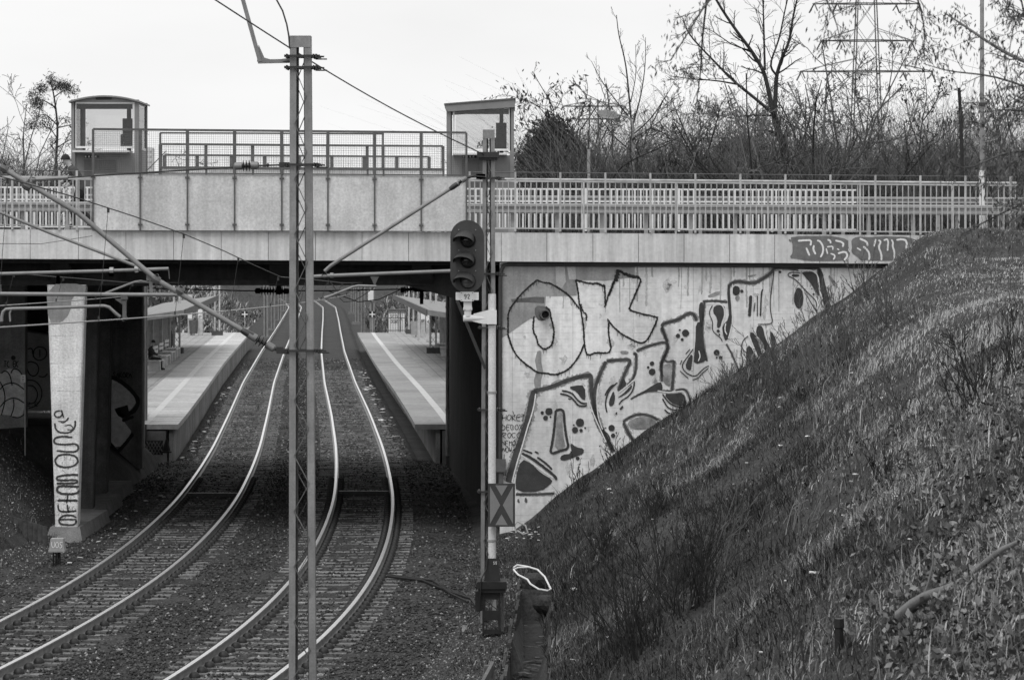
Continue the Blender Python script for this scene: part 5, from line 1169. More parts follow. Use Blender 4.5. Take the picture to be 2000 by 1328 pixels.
def shelter(e, sg, y0, y1, off, label, z1=3.15):
    root = empty('platform_shelter', (e(y0) + sg * off, y0, PZ), label, 'shelter', 'platform shelters')
    y = y0; k = 0
    while y < y1:
        mb = MB(); a, b = e(y) + sg * off, e(y + 1.15) + sg * off
        mb.prism([(a, y, PZ + .05), (b, y + 1.13, PZ + .05), (b, y + 1.13, z1), (a, y, z1)], (sg * .05, 0, 0)); mb.build('wall_sheet', rib_m, root)
        mb = MB(); mb.bb((b - .03, y + 1.1, PZ), (b + .03, y + 1.18, z1)); mb.build('upright', galv, root); y += 1.18
    mb = MB(); h = .22
    mb.prism([(e(y0 - 16) + sg * (off + .6), y0 - 16, z1 + .05), (e(y0 - 16) + sg * (off - 2.6), y0 - 16, z1 + .5), (e(y1 + 4) + sg * (off - 2.6), y1 + 4, z1 + .5), (e(y1 + 4) + sg * (off + .6), y1 + 4, z1 + .05)], (0, 0, h)); mb.build('roof', mast_m, root)
    mb = MB(); mb.prism([(e(y0 - 16) + sg * (off - 2.62), y0 - 16, z1 + .46), (e(y1 + 4) + sg * (off - 2.62), y1 + 4, z1 + .46), (e(y1 + 4) + sg * (off - 2.62), y1 + 4, z1 + .74), (e(y0 - 16) + sg * (off - 2.62), y0 - 16, z1 + .74)], (sg * .04, 0, 0)); mb.build('roof_edge', galv_dark, root)
    for y in np.arange(y0 - 12, y1 + 3, 9): mb = MB(); mb.bb((e(y) + sg * (off - .2), y, PZ), (e(y) + sg * (off - .05), y + .15, z1 + .1)); mb.build('column', rail_paint, root)
shelter(eL, -1, 146, 174, 3.75, 'left platform shelter of ribbed sheet behind the seated person')
shelter(eR, 1, 146, 176, 4.3, 'right platform shelter beside the dark abutment')
def bench(e, sg, y, off, label):
    x = e(y) + sg * off; root = empty('bench', (x, y, PZ), label, 'bench', 'platform benches')
    for k in range(3): mb = MB(); mb.bb((x - .28 + k * .2, y - .9, PZ + .42), (x - .12 + k * .2, y + .9, PZ + .47)); mb.build('seat_slat', white_seat, root)
    for s_ in (-.7, .7): mb = MB(); mb.bb((x - .24, y + s_ - .08, PZ), (x + .3, y + s_ + .08, PZ + .42)); mb.build('leg', white_seat, root)
    bx = x + sg * .34
    for k in range(2): mb = MB(); mb.bb((bx - .03, y - .9, PZ + .56 + k * .2), (bx + .03, y + .9, PZ + .7 + k * .2)); mb.build('back_slat', white_seat, root)
    for s_ in (-.7, .7): mb = MB(); mb.bb((bx + sg * .03 - .02, y + s_ - .03, PZ + .42), (bx + sg * .03 + .02, y + s_ + .03, PZ + .92)); mb.build('back_post', galv_dark, root)
for i, (y, l) in enumerate(((140, 'white slatted bench under the seated person'), (147, 'next white bench beyond the seated person'), (152.5, 'third white bench along the left shelter wall'), (158, 'farthest white bench along the left shelter wall'))): bench(eL, -1, y, 2.85, l)
for i, (y, l) in enumerate(((154, 'nearer white bench on the right platform'), (160, 'middle white bench on the right platform'), (166, 'farther white bench on the right platform'))): bench(eR, 1, y, 3.9, l)
def lamp_mast(x, y, h, label, w=.3):
    root = empty('platform_mast', (x, y, PZ), label, 'mast', 'lattice masts on the platforms')
    for s_ in (-1, 1): mb = MB(); mb.bb((x + s_ * w / 2 - .05, y, PZ), (x + s_ * w / 2 + .05, y + .12, PZ + h)); mb.build('channel', rail_paint, root)
    mb = MB(); z = PZ + .1; s_ = 1
    while z < PZ + h - .3: mb.bar((x - s_ * w / 2, y + .05, z), (x + s_ * w / 2, y + .05, z + .42), .02, .045, (0, 1, 0)); mb.bar((x + s_ * w / 2, y + .09, z), (x - s_ * w / 2, y + .09, z + .42), .02, .045, (0, 1, 0)); z += .42; s_ = -s_
    mb.build('lacing', galv_dark, root)
    mb = MB(); mb.bb((x - .35, y - .2, PZ - .05), (x + .35, y + .4, PZ + .3)); mb.build('footing', end_m, root)
for px, fy_, h, l in ((345, 690, 6.5, 'pale lattice mast beside the left benches'), (424, 655, 7, 'thin lattice mast near the end of the left platform'), (846, 690, 6.5, 'pale lattice mast beside the right benches'), (803, 652, 7, 'lattice mast near the end of the right platform')):
    Y = gy(fy_); lamp_mast(at(px, 0, Y).x, Y, h, l)
def binn(px, fy_, label, w=.5, h=.85, mat=None):
    Y = gy(fy_); x = at(px, 0, Y).x; root = empty('litter_bin', (x, Y, PZ), label, 'bin', 'platform bins')
    mb = MB(); mb.lathe((x, Y, PZ), [(.001, .12), (w * .42, .12), (w * .5, h), (w * .45, h), (w * .4, .2)], n=10); mb.build('drum', mat or galv_dark, root, smooth=True)
    mb = MB(); mb.bb((x - .03, Y + w * .5, PZ), (x + .03, Y + w * .5 + .06, PZ + h + .15)); mb.build('post', galv_dark, root)
binn(334, 680, 'dark bin beside the left lattice mast'); binn(378, 655, 'dark bin near the far end of the left platform', .6, 1.0); binn(812, 658, 'grey bin on the right platform', .7, 1.0, galv)
for px, fy_, top_, l in ((371, 655, 575, 'white pillar on the left platform'), (391, 655, 590, 'pale pillar with notices farther along the left platform'), (818, 664, 590, 'slim pole on the right platform'), (826, 657, 598, 'pale pillar with notices on the right platform'), (837, 668, 600, 'white pillar in front of the right shelter')):
    Y = gy(fy_); a, b = at(px, fy_, Y), at(px, top_, Y); w = .16 if 'slim' in l else .3; root = empty('platform_pillar', (a.x, Y, PZ), l, 'pillar', 'pillars on the platforms')
    mb = MB(); mb.bb((a.x - w / 2, Y, PZ), (a.x + w / 2, Y + w, b.z)); mb.build('shaft', rail_paint, root)
    if w > .2:
        mb = MB(); mb.bb((a.x - w * .45, Y - .01, PZ + 1.1), (a.x + w * .45, Y - .001, PZ + 1.7)); mb.build('notice', white_m, root)
        mb = MB(); write(mb, rnd.choice(['AV', 'KY', 'NL']), px - 3, top_ + 25, 2.5, 7, lambda x, y, Y=Y: at(x, y, Y - .012), .8); mb.build('scrawl', black_m, root, fixn=False)
# fences closing the far ends, with white cross boards
def end_fence(px0, px1, label, cross):
    Y = 209.5; a, b = at(px0, 645, Y), at(px1, 645, Y); root = empty('platform_fence', ((a.x + b.x) / 2, Y, PZ), label, 'fence', 'fences at the platform ends')
    zt = at(0, 611, Y).z
    n = int((b.x - a.x) / .16)
    for i in range(n + 1): mb = MB(); x = a.x + (b.x - a.x) * i / n; mb.bb((x - .012, Y, PZ), (x + .012, Y + .02, zt)); mb.build('bar', galv_dark, root)
    for z in (zt, PZ + .12, zt - .35): mb = MB(); mb.bb((a.x, Y - .02, z - .025), (b.x, Y + .04, z + .025)); mb.build('rail', galv_dark, root)
    c = at(cross, 614, Y - 1); r2 = empty('cross_board', (c.x, c.y, PZ), label.replace('dark barred fence', 'black board with a white cross'), 'sign', 'cross boards')
    mb = MB(); mb.bb((c.x - .2, c.y, c.z - .2), (c.x + .2, c.y + .03, c.z + .2)); mb.build('board', black_m, r2)
    mb = MB(); mb.bb((c.x - .2, c.y - .012, c.z - .035), (c.x + .2, c.y - .004, c.z + .035)); mb.bb((c.x - .035, c.y - .024, c.z - .2), (c.x + .035, c.y - .013, c.z + .2)); mb.build('cross', white_m, r2)
    mb = MB(); mb.bb((c.x - .03, c.y + .04, PZ - .3), (c.x + .03, c.y + .1, c.z + .2)); mb.build('post', galv, r2)
end_fence(398, 492, 'dark barred fence at the end of the left platform', 478)
end_fence(712, 800, 'dark barred fence at the end of the right platform', 727)
Y = 211; a, b = at(759, 645, Y), at(790, 608, Y)
cb = empty('equipment_cabinet', ((a.x + b.x) / 2, Y, PZ), 'white equipment cabinet with scrawls at the end of the right platform', 'cabinet')
mb = MB(); mb.bb((a.x, Y, PZ - .2), (b.x, Y + 1, b.z)); mb.build('housing', white_m, cb); mb = MB(); mb.bb((a.x - .08, Y - .1, b.z), (b.x + .08, Y + 1.1, b.z + .14)); mb.build('roof', galv_dark, cb)
mb = MB(); mb.bb((a.x + .68, Y - .02, PZ), (a.x + .73, Y - .001, b.z - .02)); mb.bb((a.x + .8, Y - .02, PZ), (a.x + .85, Y - .001, b.z - .02)); mb.build('door_gap', galv_dark, cb)
mb = MB(); write(mb, 'SCG', 762, 615, 4, 6, lambda x, y: at(x, y, Y - .03), .8); write(mb, 'BSR', 763, 624, 4, 7, lambda x, y: at(x, y, Y - .03), .8); write(mb, 'A', 781, 618, 4, 8, lambda x, y: at(x, y, Y - .03), .8); mb.build('scrawl', black_m, cb, fixn=False)
# lattice panel and dark cone at the near end of the left platform
Y = 93.6; c = at(299, 888, Y); lat = empty('lattice_panel', c, 'small diamond lattice panel leaning by the end of the left platform', 'panel')
mb = MB(); Pq = lambda x, y: at(x, y, Y)
for i in range(5):
    for s_ in (-1, 1):
        x = 287 + i * 6.5; mb.bar(Pq(x - s_ * 7, 887), Pq(x + s_ * 7, 862), .02, .03, (0, 1, 0))
mb.build('lattice', galv, lat); mb = MB(); mb.bb((Pq(283, 0).x, Y + .03, c.z), (Pq(318, 0).x, Y + .06, Pq(0, 860).z)); mb.build('backing', end_m, lat)
Y = 92.8; c = at(325, 884, Y); mb = MB(); mb.lathe(Vector((c.x, Y, c.z)), [(.17, 0), (.16, .05), (.13, .06), (.02, .42), (.012, .7)], n=10); tag(mb.build('cone_marker', black_m), 'black cone marker beside the diamond lattice panel', 'cone')
# far catenary masts
k = 0
for px, Y, lab in ((727, 222, 'right'), (709, 250, 'right'), (697, 290, 'right'), (688, 340, 'right'), (519, 238, 'left'), (533, 262, 'left'), (546, 300, 'left'), (556, 350, 'left')):
    order = ['nearest', 'second', 'third', 'farthest'][k % 4]; k += 1
    w = .36 * ppm(Y) / 2
    m_, _e = mast('%s distant lattice mast %s of the tracks beyond the platforms' % (order, lab), (px - w, px + w), (px - w, px + w), Y, 540 - 5000 / Y, .1, .13, .5, zbase=-.2, mat=mast_m, group='distant masts')
    mb = MB(); x = at(px, 0, Y).x; s_ = -1 if lab == 'right' else 1; mb.tube([(x, Y, 6.3), (x + s_ * 3, Y, 6.1)], .05, 5); mb.tube([(x, Y, 7.2), (x + s_ * 3, Y, 6.2)], .04, 5); mb.build('arm', galv_dark, m_)
    if k == 1: mb = MB(); c = at(700, 576, Y); mb.bb((x - .3, Y - .1, 2.9), (x + .1, Y - .06, 3.7)); mb.build('plate', white_m, m_)
# ------------------------------------------------------------------ trees
class Wood:
    def __init__(s): s.V = []; s.F = []; s.n = 0
    def tube(s, P, Rr):
        P = np.asarray(P, float); k = len(P); r0 = Rr[0]
        n = 7 if r0 > .06 else (5 if r0 > .025 else 3)
        d = np.gradient(P, axis=0); d /= np.maximum(np.linalg.norm(d, axis=1), 1e-9)[:, None]
        ref = np.array([0.31, .95, .02]) if abs(d[0][1]) < .8 else np.array([1., 0, 0])
        x = np.cross(d, ref); x /= np.maximum(np.linalg.norm(x, axis=1), 1e-9)[:, None]; y = np.cross(d, x)
        a = np.arange(n) * 2 * np.pi / n
        ring = P[:, None] + (x[:, None] * np.cos(a)[None, :, None] + y[:, None] * np.sin(a)[None, :, None]) * np.asarray(Rr)[:, None, None]
        s.V.append(ring.reshape(-1, 3)); i = np.arange(k - 1)[:, None] * n; j = np.arange(n)[None]; j2 = (j + 1) % n
        s.F.append((np.stack([i + j, i + j2, i + n + j2, i + n + j], -1).reshape(-1, 4)) + s.n); s.n += k * n
    def build(s, name, mat, parent=None):
        V = np.concatenate(s.V); 
        if parent is not None: V = V - np.array(wloc(parent))
        return fast_mesh(name, V, np.concatenate(s.F), mat, parent=parent, smooth=True)
def sprout(W, rg, p, d, L, r, lvl, prm, tips):
    n = 4 if lvl > 0 else 3
    pts = [p]; dd = d.copy(); 
    for i in range(n):
        dd = dd + rg.normal(0, prm['gn'], 3) + np.array([0, 0, prm['up']]); dd /= np.linalg.norm(dd); pts.append(pts[-1] + dd * L / n)
    W.tube(pts, np.linspace(r, max(r * .45, prm['rmin']), n + 1))
    tips.append((pts[-1], dd))
    if lvl <= 0: return
    kids(W, rg, np.array(pts), r, max(r * .45, prm['rmin']), L, lvl, prm, tips)
def kids(W, rg, pts, r0, r1, L, lvl, prm, tips, a=.15, num=None):
    num = num or prm['n']; k = len(pts) - 1
    for i in range(num):
        t = a + (1 - a) * (i + rg.rand()) / num; q = min(k - 1, int(t * k)); f = t * k - q
        p = pts[q] * (1 - f) + pts[q + 1] * f; d = pts[q + 1] - pts[q]; d = d / max(np.linalg.norm(d), 1e-9)
        o = rg.normal(0, 1, 3); o -= d * o.dot(d); o /= np.linalg.norm(o); ang = prm['ang'] * rg.uniform(.7, 1.3)
        nd = d * math.cos(ang) + o * math.sin(ang); nd /= np.linalg.norm(nd)
        rr = max((r0 * (1 - t) + r1 * t) * prm['rr'], prm['rmin'])
        sprout(W, rg, p, nd, L * prm['lr'] * rg.uniform(.6, 1.2) * (1 - .45 * t), rr, lvl - 1, prm, tips)
PRM = dict(gn=.13, up=.06, n=5, ang=.75, rr=.5, lr=.5, rmin=.006)
def leafmesh(name, pts, size, mats, parent, hang=.0, asp=.4, seed=0, per=1):
    rg = np.random.RandomState(seed); P = np.repeat(np.asarray(pts, float), per, 0); n = len(P)
    if per > 1: P = P + rg.normal(0, size * .8, (n, 3))
    a = rg.normal(0, 1, (n, 3)); a[:, 2] -= hang; a /= np.linalg.norm(a, axis=1)[:, None]
    b = np.cross(a, rg.normal(0, 1, (n, 3))); b /= np.linalg.norm(b, axis=1)[:, None]
    L = (size * rg.uniform(.6, 1.4, n))[:, None]; w = L * asp
    V = np.stack([P, P + a * L * .5 + b * w * .5, P + a * L, P + a * L * .5 - b * w * .5], 1)
    V[:, 1] += np.cross(a, b) * w * .12
    if parent is not None: V = V - np.array(wloc(parent))
    return fast_mesh(name, V.reshape(-1, 3), np.arange(n * 4).reshape(-1, 4), mats, rg.randint(0, len(mats), n) if len(mats) > 1 else None, parent)
def tree(label, base, Y, limbs, seed, prm=None, lvl=3, mat=bark_dark, leaves=None, cat='tree', name='bare_tree', dspread=1.2, num=9, zbase=None, group=None):
    """limbs: [(pixel polyline, width px start, end)], each gets depth wander so the tree is solid"""
    rg = np.random.RandomState(seed); pr = dict(PRM); pr.update(prm or {})
    b = at(base[0], base[1], Y); zb = zbase if zbase is not None else float(gz(b.x, Y)) - .1
    root = empty(name, (b.x, Y, zb), label, cat, group); k = ppm(Y); W = Wood(); tips = []
    for j, (pl, w0, w1) in enumerate(limbs):
        n = len(pl); dy = 0 if j == 0 else rg.uniform(-dspread, dspread)
        pts = np.array([np.array(at(x, y, Y)) + np.array([0, dy * (i / max(1, n - 1)), 0]) for i, (x, y) in enumerate(pl)])
        if j == 0: pts = np.vstack([[pts[0][0], Y, zb], pts]) if pts[0][2] > zb else pts
        m = len(pts) * 3; t = np.linspace(0, len(pts) - 1, m); sm = np.stack([np.interp(t, np.arange(len(pts)), pts[:, c]) for c in range(3)], 1)
        for _ in range(2): sm[1:-1] = (sm[:-2] + 2 * sm[1:-1] + sm[2:]) / 4
        L = np.linalg.norm(np.diff(sm, axis=0), axis=1).sum()
        W.tube(sm, np.linspace(w0, w1, m) / k / 2)
        kids(W, rg, sm, w0 / k / 2, w1 / k / 2, min(L, pr.get('Lmax', 3.2)), lvl, pr, tips, a=.3, num=num)
    W.build('branches', mat, root)
    if leaves: 
        sel = [t[0] for t in tips if rg.rand() < leaves['p']]
        leafmesh('leaves', sel, leaves['s'], leaves['m'], root, leaves.get('hang', 1.5), leaves.get('asp', .4), seed, leaves.get('per', 3))
    return root
leaf_dk = M('dead_leaf_dark', .035, .3, 9, .9); leaf_md = M('dead_leaf_mid', .10, .3, 9, .9); leaf_lt = M('dead_leaf_pale', .22, .3, 9, .9)
needle = [M('needle_dark', .022, .3, 6, .9), M('needle_mid', .045, .3, 6, .9), M('needle_pale', .085, .3, 6, .9)]
tree('tall bare tree with a forked dark trunk behind the railing', (1545, 350), 104, [
 ([(1548, 350), (1537, 320), (1525, 270), (1512, 228)], 17, 13), ([(1512, 228), (1502, 180), (1494, 140), (1470, 100), (1440, 60), (1400, 0), (1385, -40)], 10, 4), ([(1512, 228), (1516, 180), (1517, 148), (1530, 110), (1545, 80), (1552, 30), (1565, -20)], 10, 3),
 ([(1494, 138), (1492, 80), (1490, 20), (1488, -20)], 5, 2), ([(1510, 222), (1470, 190), (1430, 160), (1390, 120), (1340, 70), (1330, 40)], 7, 2), ([(1440, 165), (1400, 158), (1350, 155), (1310, 150)], 4, 1.5), ([(1517, 148), (1500, 130), (1520, 80), (1530, 20), (1540, -20)], 5, 2), ([(1512, 226), (1470, 224), (1440, 226)], 4, 1.5), ([(1470, 100), (1430, 90), (1390, 60), (1370, 55)], 3, 1)], 3, dict(Lmax=2.3, n=5, gn=.14), 2, num=14)
tree('slender young bare tree beside the street lamp', (1238, 350), 103, [
 ([(1239, 350), (1238, 300), (1233, 240), (1228, 180), (1222, 120), (1208, 70), (1204, 30)], 6, 1.5), ([(1236, 245), (1252, 190), (1262, 130), (1263, 70)], 3.5, 1), ([(1238, 262), (1270, 235), (1300, 190), (1318, 160)], 3, 1), ([(1237, 240), (1205, 200), (1175, 160), (1155, 120)], 3, 1), ([(1232, 200), (1242, 150), (1240, 90)], 2.5, 1), ([(1239, 300), (1200, 270), (1170, 230), (1130, 170)], 3, 1), ([(1238, 270), (1275, 250), (1330, 200)], 2.5, 1)], 5, dict(Lmax=1.5, n=4, up=.12, ang=.6), 2, num=7)
tree('leafy-tufted shrub tree between the lift and the conifer', (1045, 345), 101, [
 ([(1050, 345), (1062, 290), (1078, 250), (1085, 215), (1060, 175), (1040, 140)], 4, 1.2), ([(1078, 250), (1060, 215), (1025, 195)], 2.5, 1), ([(1085, 215), (1100, 190), (1095, 165)], 2, 1), ([(1062, 290), (1030, 250), (1015, 215)], 2, 1), ([(1085, 225), (1050, 205), (985, 180), (960, 190)], 2, .8), ([(1050, 345), (1000, 300), (960, 280), (935, 290)], 2.5, 1), ([(1050, 345), (1080, 330), (1130, 240), (1150, 180), (1142, 150)], 2.5, 1)], 8, dict(Lmax=1.3, n=4), 2, leaves=dict(p=.32, s=.16, m=[leaf_dk, leaf_dk, leaf_md], per=3), num=8)
tree('bare tree with a broad twiggy crown left of the forked tree', (1375, 350), 101, [
 ([(1378, 350), (1372, 320), (1350, 285), (1330, 240), (1310, 190)], 6, 1.5), ([(1376, 325), (1385, 290), (1400, 240), (1410, 200)], 5, 1.5), ([(1350, 285), (1375, 250), (1380, 210)], 3, 1), ([(1372, 318), (1340, 310), (1310, 330), (1290, 320)], 3, 1)], 12, dict(Lmax=2.0, n=5, gn=.2, ang=.9), 3, leaves=dict(p=.02, s=.13, m=[leaf_dk], per=2), num=12)
tree('dense twiggy bare tree right of the forked tree', (1570, 345), 112, [
 ([(1572, 345), (1560, 300), (1550, 255), (1530, 215), (1515, 190)], 6, 2), ([(1560, 300), (1575, 250), (1590, 200), (1600, 160)], 5, 1.5), ([(1550, 255), (1570, 215), (1560, 170)], 4, 1.5), ([(1562, 290), (1600, 250), (1620, 230)], 3, 1)], 15, dict(Lmax=2.2, n=5, gn=.24, ang=1.0), 3, leaves=dict(p=.03, s=.12, m=[leaf_dk], per=2), num=10)
tree('pale leaning bare tree slanting up to the right', (1630, 350), 100, [
 ([(1640, 350), (1670, 315), (1697, 280), (1705, 240), (1735, 180), (1765, 120), (1790, 70)], 6, 1.5), ([(1697, 280), (1740, 275), (1790, 262), (1840, 255)], 4, 1), ([(1705, 240), (1690, 180), (1690, 120)], 3, 1), ([(1735, 180), (1745, 120), (1735, 60)], 3, 1), ([(1670, 315), (1650, 330), (1640, 340)], 3, 1)], 18, dict(Lmax=1.8, n=5, gn=.16), 2, mat=bark, leaves=dict(p=.22, s=.13, m=[leaf_dk, leaf_dk, leaf_md], per=3), num=9)
tree('thin bare tree with hanging seed bunches near the pylon', (1790, 345), 107, [
 ([(1792, 345), (1796, 290), (1800, 240), (1812, 190), (1805, 140)], 4, 1.2), ([(1796, 290), (1770, 230), (1760, 180)], 3, 1), ([(1800, 240), (1830, 200), (1838, 160)], 3, 1), ([(1796, 300), (1840, 270), (1870, 230)], 2.5, 1)], 21, dict(Lmax=1.9, n=5), 2, leaves=dict(p=.45, s=.15, m=[leaf_dk, leaf_dk, leaf_md], per=3), num=10)
tree('multi-stemmed bare tree in front of the pylon', (1690, 345), 116, [
 ([(1690, 345), (1688, 290), (1695, 230), (1700, 170)], 4, 1.2), ([(1688, 290), (1660, 230), (1650, 170)], 3.5, 1), ([(1690, 300), (1730, 240), (1742, 180)], 3.5, 1), ([(1688, 260), (1675, 200), (1668, 150)], 3, 1)], 24, dict(Lmax=2.0, n=5, gn=.2), 3, leaves=dict(p=.05, s=.12, m=[leaf_dk], per=2), num=9)
tree('bare thorny tree in the gap left of the conifer group', (1470, 345), 118, [
 ([(1470, 345), (1465, 300), (1450, 250), (1445, 205)], 5, 1.2), ([(1465, 300), (1490, 250), (1500, 215)], 4, 1), ([(1450, 250), (1425, 215), (1420, 190)], 3, 1)], 27, dict(Lmax=2.0, n=6, gn=.26, ang=1.0), 3, leaves=dict(p=.04, s=.12, m=[leaf_dk], per=2), num=10)
tree('low crooked dark branch tree leaning right behind the railing', (1190, 350), 98, [([(1190, 352), (1215, 325), (1250, 305), (1290, 290), (1320, 272)], 5, 1.5), ([(1250, 305), (1240, 280), (1265, 255)], 2.5, 1)], 30, dict(Lmax=1.1, n=5), 2, leaves=dict(p=.1, s=.13, m=[leaf_dk], per=3), num=7)
tree('rough bare tree at the far right behind the lamp pole', (1960, 345), 96, [
 ([(1960, 345), (1955, 290), (1945, 240), (1930, 200)], 5, 1.5), ([(1955, 290), (1975, 240), (1990, 190)], 4, 1.2), ([(1950, 265), (1915, 240), (1890, 230)], 3, 1)], 33, dict(Lmax=1.9, n=5, gn=.2), 3, leaves=dict(p=.3, s=.13, m=[leaf_md, leaf_lt], per=3), num=9, mat=bark)
tree('broken dark stump of a tree beside the lamp pole', (1876, 345), 92, [([(1880, 345), (1878, 280), (1876, 220), (1873, 172)], 8, 6.5)], 36, dict(Lmax=.8), 1, num=4, mat=bark_dark)
# left-hand pine
def tufts(name, clumps, Y, parent, n, size, seed, mats=needle, asp=.16):
    rg = np.random.RandomState(seed); P = []
    tot = sum(c[2] ** 2 for c in clumps)
    for x, y, r in clumps:
        m = int(n * r * r / tot) + 20; c = np.array(at(x, y, Y)); R_ = r / ppm(Y)
        u = rg.normal(0, 1, (m, 3)); u /= np.linalg.norm(u, axis=1)[:, None]; rad = R_ * rg.uniform(.35, 1.05, m) ** .7
        sub = rg.normal(0, R_ * .16, (m, 3)); P.append(c + u * rad[:, None] * np.array([1.15, 1, .8]) + sub)
    return leafmesh(name, np.concatenate(P), size, mats, parent, -.3, asp, seed, 3)
pine = tree('lone pine with flat dark needle clumps left of the lift tower', (108, 345), 128, [
 ([(108, 345), (110, 300), (113, 250), (108, 205), (104, 180), (98, 160)], 7, 2), ([(110, 290), (130, 275), (145, 268)], 3, 1), ([(112, 250), (130, 245), (150, 238)], 3, 1), ([(112, 245), (85, 220), (60, 232)], 3, 1), ([(108, 210), (85, 195), (70, 205)], 3, 1), ([(106, 190), (125, 175), (140, 178)], 2.5, 1), ([(111, 270), (95, 250), (75, 245)], 2.5, 1)], 40, dict(Lmax=1.15, n=4, gn=.2), 2, name='pine_tree', num=8, leaves=dict(p=.5, s=.15, m=needle, hang=-.3, asp=.2, per=9))
tufts('needle_clumps', [(82, 174, 8), (118, 168, 9), (74, 203, 8), (62, 243, 6), (100, 160, 6), (132, 172, 5)], 128, pine, 650, .13, 41)
# conifer by the right lift
cf = tree('dense dark rounded conifer behind the right end of the screen', (1080, 350), 108, [([(1080, 352), (1080, 300), (1079, 245)], 8, 2)], 44, dict(Lmax=.8, n=4), 2, mat=bark_dark, name='conifer', num=10)
tufts('foliage', [(1080, 300, 44), (1060, 325, 40), (1105, 322, 42), (1078, 265, 30), (1095, 285, 30), (1060, 290, 26), (1040, 335, 26), (1128, 335, 24), (1085, 345, 45), (1045, 310, 20), (1118, 300, 18), (1082, 246, 14), (1130, 312, 12)], 108, cf, 9000, .2, 45, asp=.22)
for i, (cx, cy, rr, Yc, lab) in enumerate(((1445, 290, 40, 130, 'dark evergreen bush behind the thicket left of the forked tree'), (1585, 320, 36, 128, 'dark evergreen bush low behind the forked tree'), (1835, 320, 44, 126, 'grey-green evergreen bush near the broken stump'))):
    r_ = empty('evergreen_bush', (at(cx, 0, Yc).x, Yc, 6.2), lab, 'bush'); W = Wood(); b_ = np.array(at(cx, cy, Yc)); W.tube([np.array([b_[0], Yc, 6.0]), b_], [.1, .04]); W.build('trunk', bark_dark, r_)
    tufts('foliage', [(cx, cy, rr * .6), (cx - rr * .5, cy + 15, rr * .6), (cx + rr * .5, cy + 12, rr * .6), (cx, cy + 40, rr)], Yc, r_, 2600, .24, 50 + i)
# bare thicket (uncountable stems)
def thicket(name, label, n, xr_, Yr, hr_, seed, mats, rad=(.004, .013), zb=None):
    rg = np.random.RandomState(seed); px = rg.uniform(xr_[0], xr_[1], n); Y = rg.uniform(Yr[0], Yr[1], n); X = (px - 1000) / FPX * Y
    if Yr[0] > 200:
        k_ = (X > XR(Y) + 4) | (X < XL(Y) - 4); X, Y, px = X[k_], Y[k_], px[k_]; n = len(X)
    gzv = gz(X, Y); z = gzv + rg.rand(n) ** 2 * hr_[1] * .55
    env = .62 + .5 * vnoise(px, Y * 3, 60, seed) + .2 * vnoise(px, Y, 17, seed + 1)
    h = rg.uniform(.35, 1, n) * np.clip(hr_[1] * env - (z - gzv) * .8, .35, 9)
    lean = rg.normal(0, .45, (n, 2)); cur = rg.normal(0, .45, (n, 2)); P = []
    for t in (0, .35, .7, 1.0): P.append(np.stack([X + lean[:, 0] * h * t + cur[:, 0] * h * t * t, Y + lean[:, 1] * h * t + cur[:, 1] * h * t * t, z + h * t * (1 - .12 * t)], -1))
    P = np.stack(P, 1); r = rg.uniform(rad[0], rad[1], n)[:, None] * np.array([1, .8, .55, .25])[None]
    a = np.arange(3) * 2.0944; off = np.stack([np.cos(a), np.sin(a), np.zeros(3)], -1)
    V = P[:, :, None] + off[None, None] * r[:, :, None, None]
    f = np.array([(i * 3 + j, i * 3 + (j + 1) % 3, (i + 1) * 3 + (j + 1) % 3, (i + 1) * 3 + j) for i in range(3) for j in range(3)])
    Fa = (f[None] + (np.arange(n) * 12)[:, None, None]).reshape(-1, 4)
    o = fast_mesh(name, V.reshape(-1, 3), Fa, mats, np.repeat(rg.randint(0, len(mats), n), 9)); return tag(o, label, 'thicket', kind='stuff')
tk = [bark, bark_dark, bark, bark_pale, bark_pale]
def twig_variant(seed, H, nst, gn, ang, lvl=3, n=4):
    rg = np.random.RandomState(seed); W = Wood(); pr = dict(PRM, gn=gn, ang=ang, n=n, lr=.5, rmin=.005, rr=.55, up=.03)
    for i in range(nst):
        d = np.array([rg.normal(0, .4), rg.normal(0, .4), 1.0]); d /= np.linalg.norm(d)
        sprout(W, rg, np.array([rg.normal(0, .25), rg.normal(0, .25), 0]), d, H * rg.uniform(.6, 1), .022, lvl, pr, [])
    return np.concatenate(W.V), np.concatenate(W.F)
VAR = [twig_variant(300 + i, 3.0, 3, .2, .85) for i in range(6)]
def twig_thicket(name, label, n, pxr, Yr, sc, seed, mats):
    rg = np.random.RandomState(seed); Vs, Fs, Ms = [], [], []; off = 0
    for i in range(n):
        V, F_ = VAR[rg.randint(len(VAR))]; px = rg.uniform(*pxr); Y = rg.uniform(*Yr); X = (px - 1000) / FPX * Y
        if Yr[0] > 200 and XL(Y) - 3 < X < XR(Y) + 3: continue
        a = rg.uniform(0, 6.28); s_ = rg.uniform(*sc) * (.65 + .7 * float(vnoise(px, Y * 2, 70, seed))); c, s2 = math.cos(a) * s_, math.sin(a) * s_
        P = np.stack([V[:, 0] * c - V[:, 1] * s2 + X, V[:, 0] * s2 + V[:, 1] * c + Y, V[:, 2] * s_ + float(gz(X, Y)) - .1], -1)
        Vs.append(P); Fs.append(F_ + off); off += len(P); Ms.append(np.full(len(F_), rg.randint(len(mats))))
    return tag(fast_mesh(name, np.concatenate(Vs), np.concatenate(Fs), mats, np.concatenate(Ms), smooth=True), label, 'thicket', kind='stuff')
twig_thicket('thicket', 'tangled twiggy bushes behind the right half of the bridge', 185, (1010, 2080), (98, 132), (1.0, 2.3), 400, tk)
twig_thicket('thicket', 'tangled twiggy bushes behind the left end of the bridge', 46, (-90, 150), (101, 135), (1.0, 2.0), 401, tk)
thicket('thicket', 'mass of bare scrub behind the right half of the bridge', 16000, (1000, 2080), (98, 128), (0, 5.2), 60, tk)
